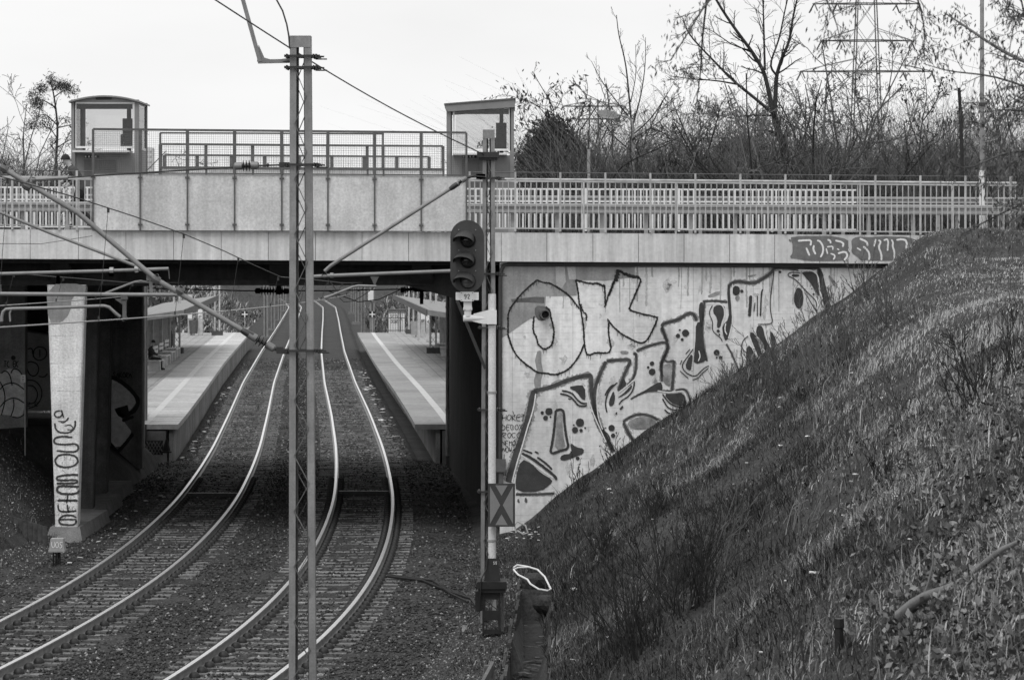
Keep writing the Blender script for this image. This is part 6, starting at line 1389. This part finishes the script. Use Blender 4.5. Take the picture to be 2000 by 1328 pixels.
thicket('thicket', 'mass of bare scrub behind the left end of the bridge', 4600, (-60, 150), (100, 130), (0, 4.6), 61, tk)
thicket('thicket', 'bare scrub covering the hillside beyond the platforms', 2500, (430, 900), (225, 380), (0, 2.2), 62, [bark_pale, bark_pale, bark], (.006, .02))
# ------------------------------------------------------------------ pylons
def pylon(label, px, Y, arms, base_z, wt, wb, ztop):
    root = empty('pylon', (at(px, 0, Y).x, Y, base_z), label, 'pylon', 'power line pylons'); k = ppm(Y); cx = at(px, 0, Y).x
    pm = M('pylon_steel', .12, .1, 1, .6); rr = 1.15 / k
    W_ = lambda z: wb + (wt - wb) * (z - base_z) / (ztop - base_z)
    for sx in (-1, 1):
        for sy in (-1, 1): mb = MB(); mb.tube([(cx + sx * wb / 2, Y + sy * wb / 2, base_z), (cx + sx * wt / 2, Y + sy * wt / 2, ztop)], rr * 1.1, 4); mb.build('leg', pm, root)
    for sy in (-1, 1):
      mb = MB(); z = base_z; step = wb * .9; s_ = 1
      while z < ztop - .5:
        z2 = min(z + step * W_(z) / wb * 1.3 + .3, ztop); a, b = W_(z) / 2, W_(z2) / 2
        mb.tube([(cx - a, Y + sy * a, z), (cx + b, Y + sy * b, z2)], rr * .55, 3); mb.tube([(cx + a, Y + sy * a, z), (cx - b, Y + sy * b, z2)], rr * .55, 3)
        z = z2
      mb.build('bracing', pm, root)
    for y, hw, dr in arms:
        mb = MB(); zz = at(0, y, Y).z; w = hw / k; h = dr / k; wh = W_(zz) / 2
        for sy in (-1, 1):
            for s_ in (-1, 1): mb.tube([(cx + s_ * w, Y, zz), (cx + s_ * wh, Y + sy * wh, zz)], rr, 4); mb.tube([(cx + s_ * w, Y, zz), (cx + s_ * wh, Y + sy * wh, zz + h)], rr * .7, 3)
            mb.tube([(cx - wh, Y + sy * wh, zz), (cx + wh, Y + sy * wh, zz)], rr, 4)
        for s_ in (-1, 1):
            for i in range(1, 5): t = i / 5; x = cx + s_ * (wh + (w - wh) * t); mb.tube([(x, Y, zz), (cx + s_ * (wh + (w - wh) * (t - .2)), Y, zz + h * (1 - t + .2))], rr * .5, 3)
        ao = mb.build('cross_arm', pm, root)
        mb = MB()
        for s_ in (-1, 1):
            for f in (.55, .98): x = cx + s_ * w * f; mb.tube([(x, Y, zz - .05), (x + .35 * s_, Y + .3, zz - .75)], rr * 1.4, 5); mb.tube([(x + .1, Y, zz - .05), (x - .3 * s_, Y - .3, zz - .6)], rr * 1.2, 5)
        mb.build('insulator_string', pm, ao)
    return root
pylon('large steel lattice pylon rising behind the bare trees', 1692, 260, [(140, 130, 24), (80, 90, 22), (8, 105, 24)], 6, 1.3, 3.2, 31)
pylon('small distant lattice pylon seen above the conifer', 1160, 620, [(208, 62, 10), (233, 50, 9)], 8, 1.5, 3.6, at(0, 195, 620).z)
mb = MB()
for (x0_, y0_), (x1_, y1_) in (((1620, 142), (2100, -40)), ((1785, 84), (2150, 120)), ((1620, 84), (1250, 215)), ((1565, 142), (1200, 235))):
    a, b = at(x0_, y0_, 259), at(x1_, y1_, 330 if x1_ < 1500 else 200); pts = [a.lerp(b, t) - Vector((0, 0, 1.6 * math.sin(math.pi * t))) for t in np.linspace(0, 1, 10)]; mb.tube(pts, .016, 3)
tag(mb.build('power_lines', galv_dark), 'thin power lines strung from the large pylon', 'power line')
# ------------------------------------------------------------------ slope vegetation
def hit(px, py, y0=18, y1=69.2):
    Y = np.arange(y0, y1, .1); X = (px - 1000) / FPX * Y; Z = CZ - (py - HY) / FPX * Y
    m = np.nonzero(gz(X, Y) >= Z)[0]; i = m[0] if len(m) else len(Y) - 1
    return Vector((float(X[i]), float(Y[i]), float(gz(X[i], Y[i]))))
grass_m = [M('grass_dark', .042, .4, 3, .9), M('grass_mid', .14, .4, 3, .9), M('grass_dry', .28, .35, 3, .9), M('grass_straw', .5, .3, 3, .9)]
def grass(name, label, n, xf, seed, lr=(.05, .24), wr=(.004, .009), bias=0):
    rg = np.random.RandomState(seed); X, Y = xf(rg, n)
    dens = vnoise(X, Y, 1.7, 31) * .6 + vnoise(X, Y, .5, 32) * .4; keep = rg.rand(len(X)) < -.05 + dens * 1.5; X, Y = X[keep], Y[keep]; n = len(X)
    hump = sstep(6.8, 8.6, X) * sstep(50, 60, Y) if seed == 70 else 0 * X
    k2 = rg.rand(n) > hump * .1; X, Y, hump = X[k2], Y[k2], hump[k2]; n = len(X)
    Z = gz(X, Y) - .015
    dry = -.06 + vnoise(X, Y, 2.2, 35) * .52 + vnoise(X, Y, .6, 36) * .35 + vnoise(X, Y, .18, 37) * .25 - .26 * sstep(4.5, 0, X - (69 - Y) * .02) + .2 * sstep(.5, .1, np.abs(X - (2.6 + (Y - 52) * .22))) * (Y > 50) + .2 * sstep(3.5, 8, X) + .1 * sstep(38, 26, Y)
    L = rg.uniform(lr[0], lr[1], n) * (.35 + 1.2 * vnoise(X, Y, .6, 33)) * np.where(rg.rand(n) < .06, 1.9, 1) * (1 - .62 * hump); w = rg.uniform(wr[0], wr[1], n)
    a = rg.uniform(0, 6.283, n); lean = rg.uniform(.1, 1.9, n)
    dx = np.cos(a) * lean - .05; dy = np.sin(a) * lean
    P0 = np.stack([X, Y, Z], -1); up = np.stack([dx * .45, dy * .45, np.ones(n)], -1); up /= np.linalg.norm(up, axis=1)[:, None]
    t2 = np.stack([dx * 1.2, dy * 1.2, .55 * np.ones(n)], -1); t2 /= np.linalg.norm(t2, axis=1)[:, None]
    s = np.stack([np.sin(a + .5), -np.cos(a + .5), np.zeros(n)], -1)
    P1 = P0 + up * (L * .55)[:, None]; P2 = P1 + t2 * (L * .5)[:, None]
    V = np.stack([P0 - s * w[:, None], P0 + s * w[:, None], P1 + s * w[:, None] * .7, P2, P1 - s * w[:, None] * .7], 1)
    q = dry + bias + .22 * hump + rg.normal(0, .14, n); mi = np.digitize(q, [.47, .63, .80])
    return tag(fast_mesh(name, V.reshape(-1, 3), np.arange(n * 5).reshape(-1, 5), grass_m, mi), label, 'grass', kind='stuff')
def slope_region(rg, n):
    u = rg.rand(n); Y = 21 + 48.2 * rg.rand(n) ** .85; xm = Y / 6 * 1.06; X = .55 + (xm - .55) * u
    X = np.where(Y > 60, X - .35 * (Y - 60) / 9 * (1 - u), X); return X, Y
grass('grass', 'dry rough grass covering the right embankment', 210000, slope_region, 70)
def strip_region(rg, n):
    Y = 43 + 26 * rg.rand(n); X = -.9 + 1.5 * rg.rand(n) ** .8; k = (np.abs(X - XD(Y)) > .33) | (Y > 57.5); return X[k], Y[k]
grass('grass', 'sparse grass beside the signal and the drain', 16000, strip_region, 71, (.05, .16))
def left_region(rg, n):
    Y = 50 + 28 * rg.rand(n); X = -10.2 - 5 * rg.rand(n); return X, Y
grass('grass', 'sparse grass on the left slope by the pier', 14000, left_region, 72, (.05, .2))
def far_region(rg, n):
    Y = 212 + 130 * rg.rand(n) ** 1.2; s_ = rg.rand(n) < .6; X = np.where(s_, XR(Y) + 3.4 + 10 * rg.rand(n), XL(Y) - 3.4 - 9 * rg.rand(n)); return X, Y
grass('grass', 'pale dry grass on the hillside beyond the platforms', 40000, far_region, 73, (.3, .9), (.05, .1), .34)
# leaf litter on the near slope
rg = np.random.RandomState(80); n = 9000; Y = 22 + 24 * rg.rand(n) ** 1.3; X = Y / 6 * (.62 + .45 * rg.rand(n) ** .6); Z = gz(X, Y) + rg.uniform(.01, .12, n)
lo = leafmesh('leaf_litter', np.stack([X, Y, Z], -1), .075, [leaf_dk, leaf_md, leaf_md, leaf_lt], None, 0, .6, 81); tag(lo, 'fallen dead leaves on the near right slope', 'leaves', kind='stuff')
rg = np.random.RandomState(84); n = 2600; Y = 21.5 + 10 * rg.rand(n) ** 1.2; X = Y / 6 * (.72 + .33 * rg.rand(n)); Z = gz(X, Y) + rg.uniform(.03, .16, n)
lo = leafmesh('leaf_litter', np.stack([X, Y, Z], -1), .085, [leaf_md, leaf_lt, leaf_lt], None, 0, .6, 85); tag(lo, 'larger pale dead leaves in the lower right corner', 'leaves', kind='stuff')
rg = np.random.RandomState(82); n = 9000; Y = 26 + 43 * rg.rand(n); X = .8 + (Y / 6 - .8) * rg.rand(n); Z = gz(X, Y) + rg.uniform(.0, .05, n)
lo = leafmesh('leaf_litter', np.stack([X, Y, Z], -1), .045, [leaf_dk, leaf_md, leaf_lt], None, 0, .6, 83); tag(lo, 'small dead leaves strewn over the embankment', 'leaves', kind='stuff')
# dry shrubs and weeds
def shrub(label, px, py, hpx, n, spread, seed, mat=bark, lean=0, lvl=2, r=.012, name='dry_shrub', pod=False):
    b = hit(px, py); rg = np.random.RandomState(seed); root = empty(name, b, label, 'shrub', 'dry shrubs on the embankment'); W = Wood(); tips = []
    H = hpx / ppm(b.y); pr = dict(PRM); pr.update(gn=.09, up=.04, n=3, ang=.5, rr=.6, lr=.42, rmin=.0055)
    for i in range(n):
        d = np.array([rg.normal(lean, spread), rg.normal(0, spread), 1.0]); d /= np.linalg.norm(d); p = np.array(b) + np.array([rg.normal(0, .12 * H), rg.normal(0, .12 * H), -.05])
        sprout(W, rg, p, d, H * rg.uniform(.55, 1.1), r * rg.uniform(.6, 1.2), lvl, pr, tips)
    W.build('stems', mat, root)
    if pod: leafmesh('seed_heads', [t[0] for t in tips], .05, [leaf_dk, leaf_md], root, 0, .5, seed, 3)
    return root
SH = [('tall clump of thin upright dark stems right of the drain', 1235, 1285, 210, 26, .22, bark_dark, -.1), ('wide clump of bare stems low on the slope', 1345, 1195, 230, 34, .26, bark_dark, .02), ('loose stems just above the wide clump', 1400, 1120, 170, 14, .22, bark, .1),
 ('small pale arching twigs in mid slope', 1555, 1040, 110, 9, .3, bark_pale, .35), ('dark forked twigs high in mid slope', 1725, 940, 100, 6, .5, bark_dark, -.5), ('upright stems at the right edge of the slope', 1900, 790, 150, 16, .25, bark_dark, -.15), ('taller stems at the far right edge', 1985, 740, 160, 14, .2, bark_dark, 0),
 ('bushy bare stems against the top of the graffiti wall', 1690, 585, 90, 14, .25, bark, -.1), ('bushy bare stems where the slope meets the wall', 1620, 640, 110, 18, .3, bark, -.15), ('tangled pale stems below the wall top', 1590, 720, 120, 22, .3, bark_pale, -.1), ('tangled stems over the lower edge of the letters', 1520, 770, 130, 30, .3, bark, -.2), ('long stems standing before the last letter', 1660, 700, 120, 14, .25, bark, -.1),
 ('thin weeds in front of the letter with the long hole', 1135, 965, 70, 9, .25, bark_dark, 0), ('thin weeds at the foot of the second letter', 1200, 920, 80, 10, .3, bark_dark, -.1), ('low weed clump at the wall in the middle', 1420, 770, 80, 18, .35, bark_pale, -.2), ('dry stalks left of the top of the slope', 1740, 640, 120, 18, .3, bark, -.2), ('row of short dark weeds across the bare patch', 1870, 690, 50, 22, .5, bark_dark, 0),
 ('fan of pale stems in the middle of the slope', 1880, 880, 90, 16, .4, bark_pale, .2), ('dark weeds right of the drain head', 1180, 1080, 70, 16, .35, bark_dark, 0), ('stiff brown weeds above the drain', 1280, 1010, 80, 18, .3, bark_dark, 0), ('lone thin stem at the lower right', 1585, 1325, 150, 2, .05, bark_dark, 0), ('scrubby stems below the bare patch', 1760, 820, 80, 20, .4, bark, -.1)]
for i, (l, x, y, h, n, sp, m, le) in enumerate(SH): shrub(l, x, y, h, n, sp, 100 + i, m, le)
# scattered small weeds over the whole slope (uncountable)
rg = np.random.RandomState(90); W = Wood(); 
for i in range(1500):
    Y = rg.uniform(24, 69); X = .9 + (Y / 6 - .9) * rg.rand()
    if vnoise(X, Y, 3.5, 40) < .42: continue
    z = float(gz(X, Y)); h = rg.uniform(.12, .5) * (1.6 if rg.rand() < .1 else 1); d = rg.normal(0, .25, 2)
    W.tube([(X, Y, z - .02), (X + d[0] * h * .5, Y + d[1] * h * .5, z + h * .55), (X + d[0] * h * 1.2, Y + d[1] * h * 1.2, z + h)], [.006, .005, .002])
tag(W.build('weeds', [bark_dark]), 'thin dead weed stalks scattered over the embankment', 'weeds', kind='stuff')
# fallen branch and post
a, b = hit(1755, 1240), hit(1990, 1105); a.z += .16; b.z += .2
br = empty('fallen_branch', a, 'pale fallen branch lying on the slope at lower right', 'branch'); W = Wood(); pts = np.array([np.array(a.lerp(b, t)) + np.array([0, 0, .04 * math.sin(t * 9)]) for t in np.linspace(0, 1, 9)]); W.tube(pts, np.linspace(.06, .025, 9))
rg = np.random.RandomState(5); kids(W, rg, pts, .04, .02, 1.2, 1, dict(PRM, n=3), []); W.build('limb', bark_pale, br)
b = hit(1639, 1266); mb = MB(); mb.lathe(b - Vector((0, 0, .1)), [(.05, 0), (.045, .3), (.055, .31), (.05, .4), (.001, .4)], n=8); tag(mb.build('marker_post', black_m), 'short black marker post standing in the grass', 'post')
# litter
def scrap(label, px, py, s_, seed, mat=white_m, name='litter_paper', p=None, grp='litter scraps'):
    p = p if p is not None else hit(px, py); q = random.Random(seed); bm = bmesh.new(); bmesh.ops.create_icosphere(bm, subdivisions=1, radius=s_)
    for v in bm.verts: v.co = Vector((v.co.x * q.uniform(.6, 1.4), v.co.y * q.uniform(.6, 1.4), v.co.z * q.uniform(.1, .5)))
    me = bpy.data.meshes.new(name); bm.to_mesh(me); bm.free(); o = bpy.data.objects.new(name, me); col.objects.link(o); me.materials.append(mat); o.location = p + Vector((0, 0, s_ * .3 + .04)); return tag(o, label, 'litter', grp)
lit = M('litter_white', .7, .2, 10, .8)
for i, (l, x, y, s_) in enumerate((('crumpled white paper in the middle of the upper slope', 1524, 784, .07), ('small white scrap high on the slope', 1664, 735, .05), ('white scrap beside the pale grass track', 1577, 861, .05), ('white rag right of the bushy stems', 1740, 640, .03), ('pale lump of stone or foam near the drain', 1122, 1157, .08), ('white scrap left of the wide clump', 1190, 960, .05), ('crumpled paper at lower middle of the slope', 1592, 1128, .07), ('narrow upright white scrap in mid slope', 1524, 880, .05), ('pale paper half way up the slope', 1570, 950, .05))): scrap(l, x, y, s_, 200 + i, lit)
rg = np.random.RandomState(99); mb = MB()
def fleck(p, s_): 
    a = rg.uniform(0, 3.14); mb.box(p, (s_, s_ * rg.uniform(.4, 1), .012), Matrix.Rotation(a, 3, 'Z') @ Matrix.Rotation(rg.uniform(-.4, .4), 3, 'X'))
for i in range(60): y = rg.uniform(96, 170); fleck((float(XR(y)) + rg.uniform(1.1, 1.6), y, -.14), rg.uniform(.06, .2))
for i in range(30): y = rg.uniform(94, 150); fleck((float(XL(y)) - rg.uniform(1.1, 1.6), y, -.14), rg.uniform(.06, .18))
for i in range(18): p = hit(rg.uniform(985, 1070), rg.uniform(1025, 1060)); fleck(p + Vector((0, 0, .05)), rg.uniform(.03, .11))
for i in range(40): p = hit(rg.uniform(1050, 1950), rg.uniform(700, 1300)); fleck(p + Vector((0, 0, .08)), rg.uniform(.025, .06))
for i in range(22): y = rg.uniform(60, 90); fleck((rg.uniform(-10.2, -8.8), y, -.12), rg.uniform(.04, .12))
for i in range(14): X = rg.uniform(-12.5, -10.9); y = rg.uniform(62, 70); fleck((X, y, float(gz(X, y)) + .06), rg.uniform(.04, .14))
tag(mb.build('litter_flecks', lit, fixn=False), 'tiny white litter flecks along the tracks and slopes', 'litter', kind='stuff')

# ------------------------------------------------------------------ near tree whose twigs hang into the top right
tree('near tree with drooping twigs and seed bunches reaching in from the right', (2330, 1500), 26, [
 ([(2330, 1400), (2320, 700), (2300, 100), (2280, -400)], 70, 40), ([(2300, 0), (2050, -120), (1750, -130), (1500, -60), (1380, 0), (1345, 60), (1300, 130)], 9, 2.5), ([(1380, 0), (1375, 80), (1378, 130), (1372, 200)], 5, 2), ([(1750, -130), (1790, -20), (1812, 40), (1815, 110)], 6, 2), ([(1560, -80), (1600, 0), (1612, 60), (1608, 100)], 5, 2),
 ([(2310, 300), (2100, 150), (1990, 95), (1930, 40), (1890, 0)], 12, 3), ([(2310, 420), (2120, 300), (1990, 295), (1930, 305), (1860, 340), (1800, 320)], 9, 2), ([(2100, 160), (1990, 70), (1950, -20)], 7, 3), ([(2310, 520), (2060, 370), (1940, 430), (1890, 465)], 8, 2), ([(2310, 350), (2080, 190), (1960, 140), (1880, 130), (1835, 110)], 8, 2), ([(2310, 400), (2050, 230), (1960, 215), (1900, 225)], 7, 2), ([(2100, 290), (2000, 330), (1960, 370), (1940, 400)], 6, 2), ([(2310, 250), (2080, 60), (1990, 20), (1945, 60), (1925, 130)], 6, 2), ([(2200, 260), (2040, 150), (1985, 190), (1960, 260)], 5, 2), ([(2250, 380), (2040, 260), (1975, 330), (1935, 350)], 5, 2), ([(2250, 480), (2030, 400), (1960, 420), (1920, 440)], 5, 2)],
 77, dict(Lmax=.75, n=4, gn=.2, up=-.03, rmin=.003, ang=.7), 2, mat=bark, leaves=dict(p=.8, s=.05, m=[leaf_md, leaf_lt, leaf_md, leaf_dk], per=5, hang=2.5, asp=.24), num=11, dspread=1.6)

# ------------------------------------------------------------------ people
cloth_dk = M('clothes_dark', .03, .3, 12, .9); cloth_md = M('clothes_grey', .07, .3, 12, .9); skin_m = M('skin', .38, .05, 10, .6)
def person(name, label, base, joints, edges, facing, hat=True, rot=0):
    """joints: {name: (x, y, z, r)} in metres, x along facing"""
    root = empty(name, base, label, 'person'); names = list(joints); c, s_ = math.cos(facing), math.sin(facing)
    vs_ = []; rs = []
    for k in names:
        x, y, z, r = joints[k]; vs_.append((x * c - y * s_, x * s_ + y * c, z)); rs.append(r)
    es = [(names.index(a), names.index(b)) for a, b in edges]
    for h in ('hl', 'hr'):          # palm with four fingers and a thumb
        if h in names:
            i = names.index(h); hx, hy, hz, _ = joints[h]
            for j, (dx, dy, dz) in enumerate(((.08, -.03, -.05), (.09, -.01, -.06), (.09, .012, -.06), (.075, .03, -.05), (.03, .05, -.02))):
                vs_.append(((hx + dx) * c - (hy + dy) * s_, (hx + dx) * s_ + (hy + dy) * c, hz + dz)); rs.append(.011); es.append((i, len(vs_) - 1))
    me = bpy.data.meshes.new('body'); me.from_pydata(vs_, es, []); o = bpy.data.objects.new('body', me); col.objects.link(o)
    md = o.modifiers.new('s', 'SKIN'); md.use_smooth_shade = True
    for i, r in enumerate(rs): me.skin_vertices[0].data[i].radius = (r, r); me.skin_vertices[0].data[i].use_root = (i == names.index('pelvis'))
    o.modifiers.new('d', 'SUBSURF').levels = 1
    dg = bpy.context.evaluated_depsgraph_get(); m2_ = bpy.data.meshes.new_from_object(o.evaluated_get(dg)); col.objects.unlink(o); bpy.data.objects.remove(o)
    o = bpy.data.objects.new('body', m2_); col.objects.link(o); o.parent = root
    m2_.materials.clear()
    for m in (cloth_dk, skin_m, cloth_md): m2_.materials.append(m)
    hz = joints['head'][2]; hd = Vector(vs_[names.index('head')]); pz = joints['pelvis'][2]
    for p in m2_.polygons:
        cc = p.center
        if (cc - hd).length < .17 and cc.z > hz - .13: p.material_index = 1
        elif 'hl' in names and min((cc - Vector(vs_[names.index(q)])).length for q in ('hl', 'hr')) < .07: p.material_index = 1
        elif cc.z < pz - .02: p.material_index = 0
        else: p.material_index = 2 if name == 'person' and facing > 2 else 0
    # face details and cap
    f = Vector((c, s_, 0)); u = Vector((-s_, c, 0)); rh = joints['head'][3]
    mb = MB(); b = Vector(base)
    for sy in (-1, 1): mb.lathe(b + hd + f * rh * .93 + u * sy * .035 + Vector((0, 0, .005)), [(.012, 0), (.001, .012)], f, 6)
    mb.build('eyes', black_m, root)
    mb = MB(); mb.lathe(b + hd + f * rh * .9 + Vector((0, 0, -.025)), [(.018, 0), (.014, .02), (.001, .035)], f, 6); mb.build('nose', skin_m, root)
    mb = MB(); mb.lathe(b + hd + Vector((0, 0, .015)), [(rh * 1.08, 0), (rh * 1.1, .03), (rh * 1.0, .07), (rh * .6, .12), (.001, .135)], n=12); mb.build('cap', cloth_dk, root, smooth=True)
    return root
E_ST = [('pelvis', 'chest'), ('chest', 'neck'), ('neck', 'head'), ('head', 'crown'), ('chest', 'shl'), ('shl', 'ell'), ('ell', 'hl'), ('chest', 'shr'), ('shr', 'elr'), ('elr', 'hr'), ('pelvis', 'hpl'), ('hpl', 'knl'), ('knl', 'anl'), ('anl', 'tol'), ('pelvis', 'hpr'), ('hpr', 'knr'), ('knr', 'anr'), ('anr', 'tor')]
# seated: facing the track (+X)
Ysit = 140.0; xs_ = eL(Ysit) - 3.1
person('person', 'person in dark coat and cap sitting on the left platform bench', (xs_ + .1, Ysit - .1, PZ), dict(pelvis=(-.12, 0, .56, .15), chest=(-.1, 0, .88, .17), neck=(-.02, 0, 1.1, .06), head=(.05, 0, 1.24, .095), crown=(.04, 0, 1.3, .08),
 shl=(-.06, .19, 1.0, .075), ell=(.08, .24, .76, .055), hl=(.3, .1, .68, .04), shr=(-.06, -.19, 1.0, .075), elr=(.08, -.24, .76, .055), hr=(.3, -.08, .68, .04), hpl=(-.05, .1, .52, .1), knl=(.38, .12, .52, .08), anl=(.4, .12, .08, .05), tol=(.58, .13, .04, .045), hpr=(-.05, -.1, .52, .1), knr=(.38, -.12, .52, .08), anr=(.36, -.12, .08, .05), tor=(.54, -.13, .04, .045)), E_ST, 0.0)
# walking left over the bridge, leaning forward
bw_ = pat(158, 452, 3.4); bw_.z = 6.79
person('person', 'person in dark jacket and headband walking left on the bridge beside the lift', bw_, dict(pelvis=(0, 0, .92, .14), chest=(.14, 0, 1.3, .17), neck=(.27, 0, 1.5, .06), head=(.36, 0, 1.6, .1), crown=(.36, 0, 1.67, .085),
 shl=(.18, .2, 1.42, .075), ell=(.05, .27, 1.15, .055), hl=(.28, .24, 1.0, .04), shr=(.18, -.2, 1.42, .075), elr=(.3, -.26, 1.15, .055), hr=(.5, -.2, 1.1, .04), hpl=(0, .1, .88, .1), knl=(.22, .1, .5, .075), anl=(.1, .1, .1, .05), tol=(.28, .1, .05, .045), hpr=(0, -.1, .88, .1), knr=(.02, -.1, .48, .075), anr=(-.28, -.1, .14, .05), tor=(-.12, -.1, .06, .045)), E_ST, math.pi)
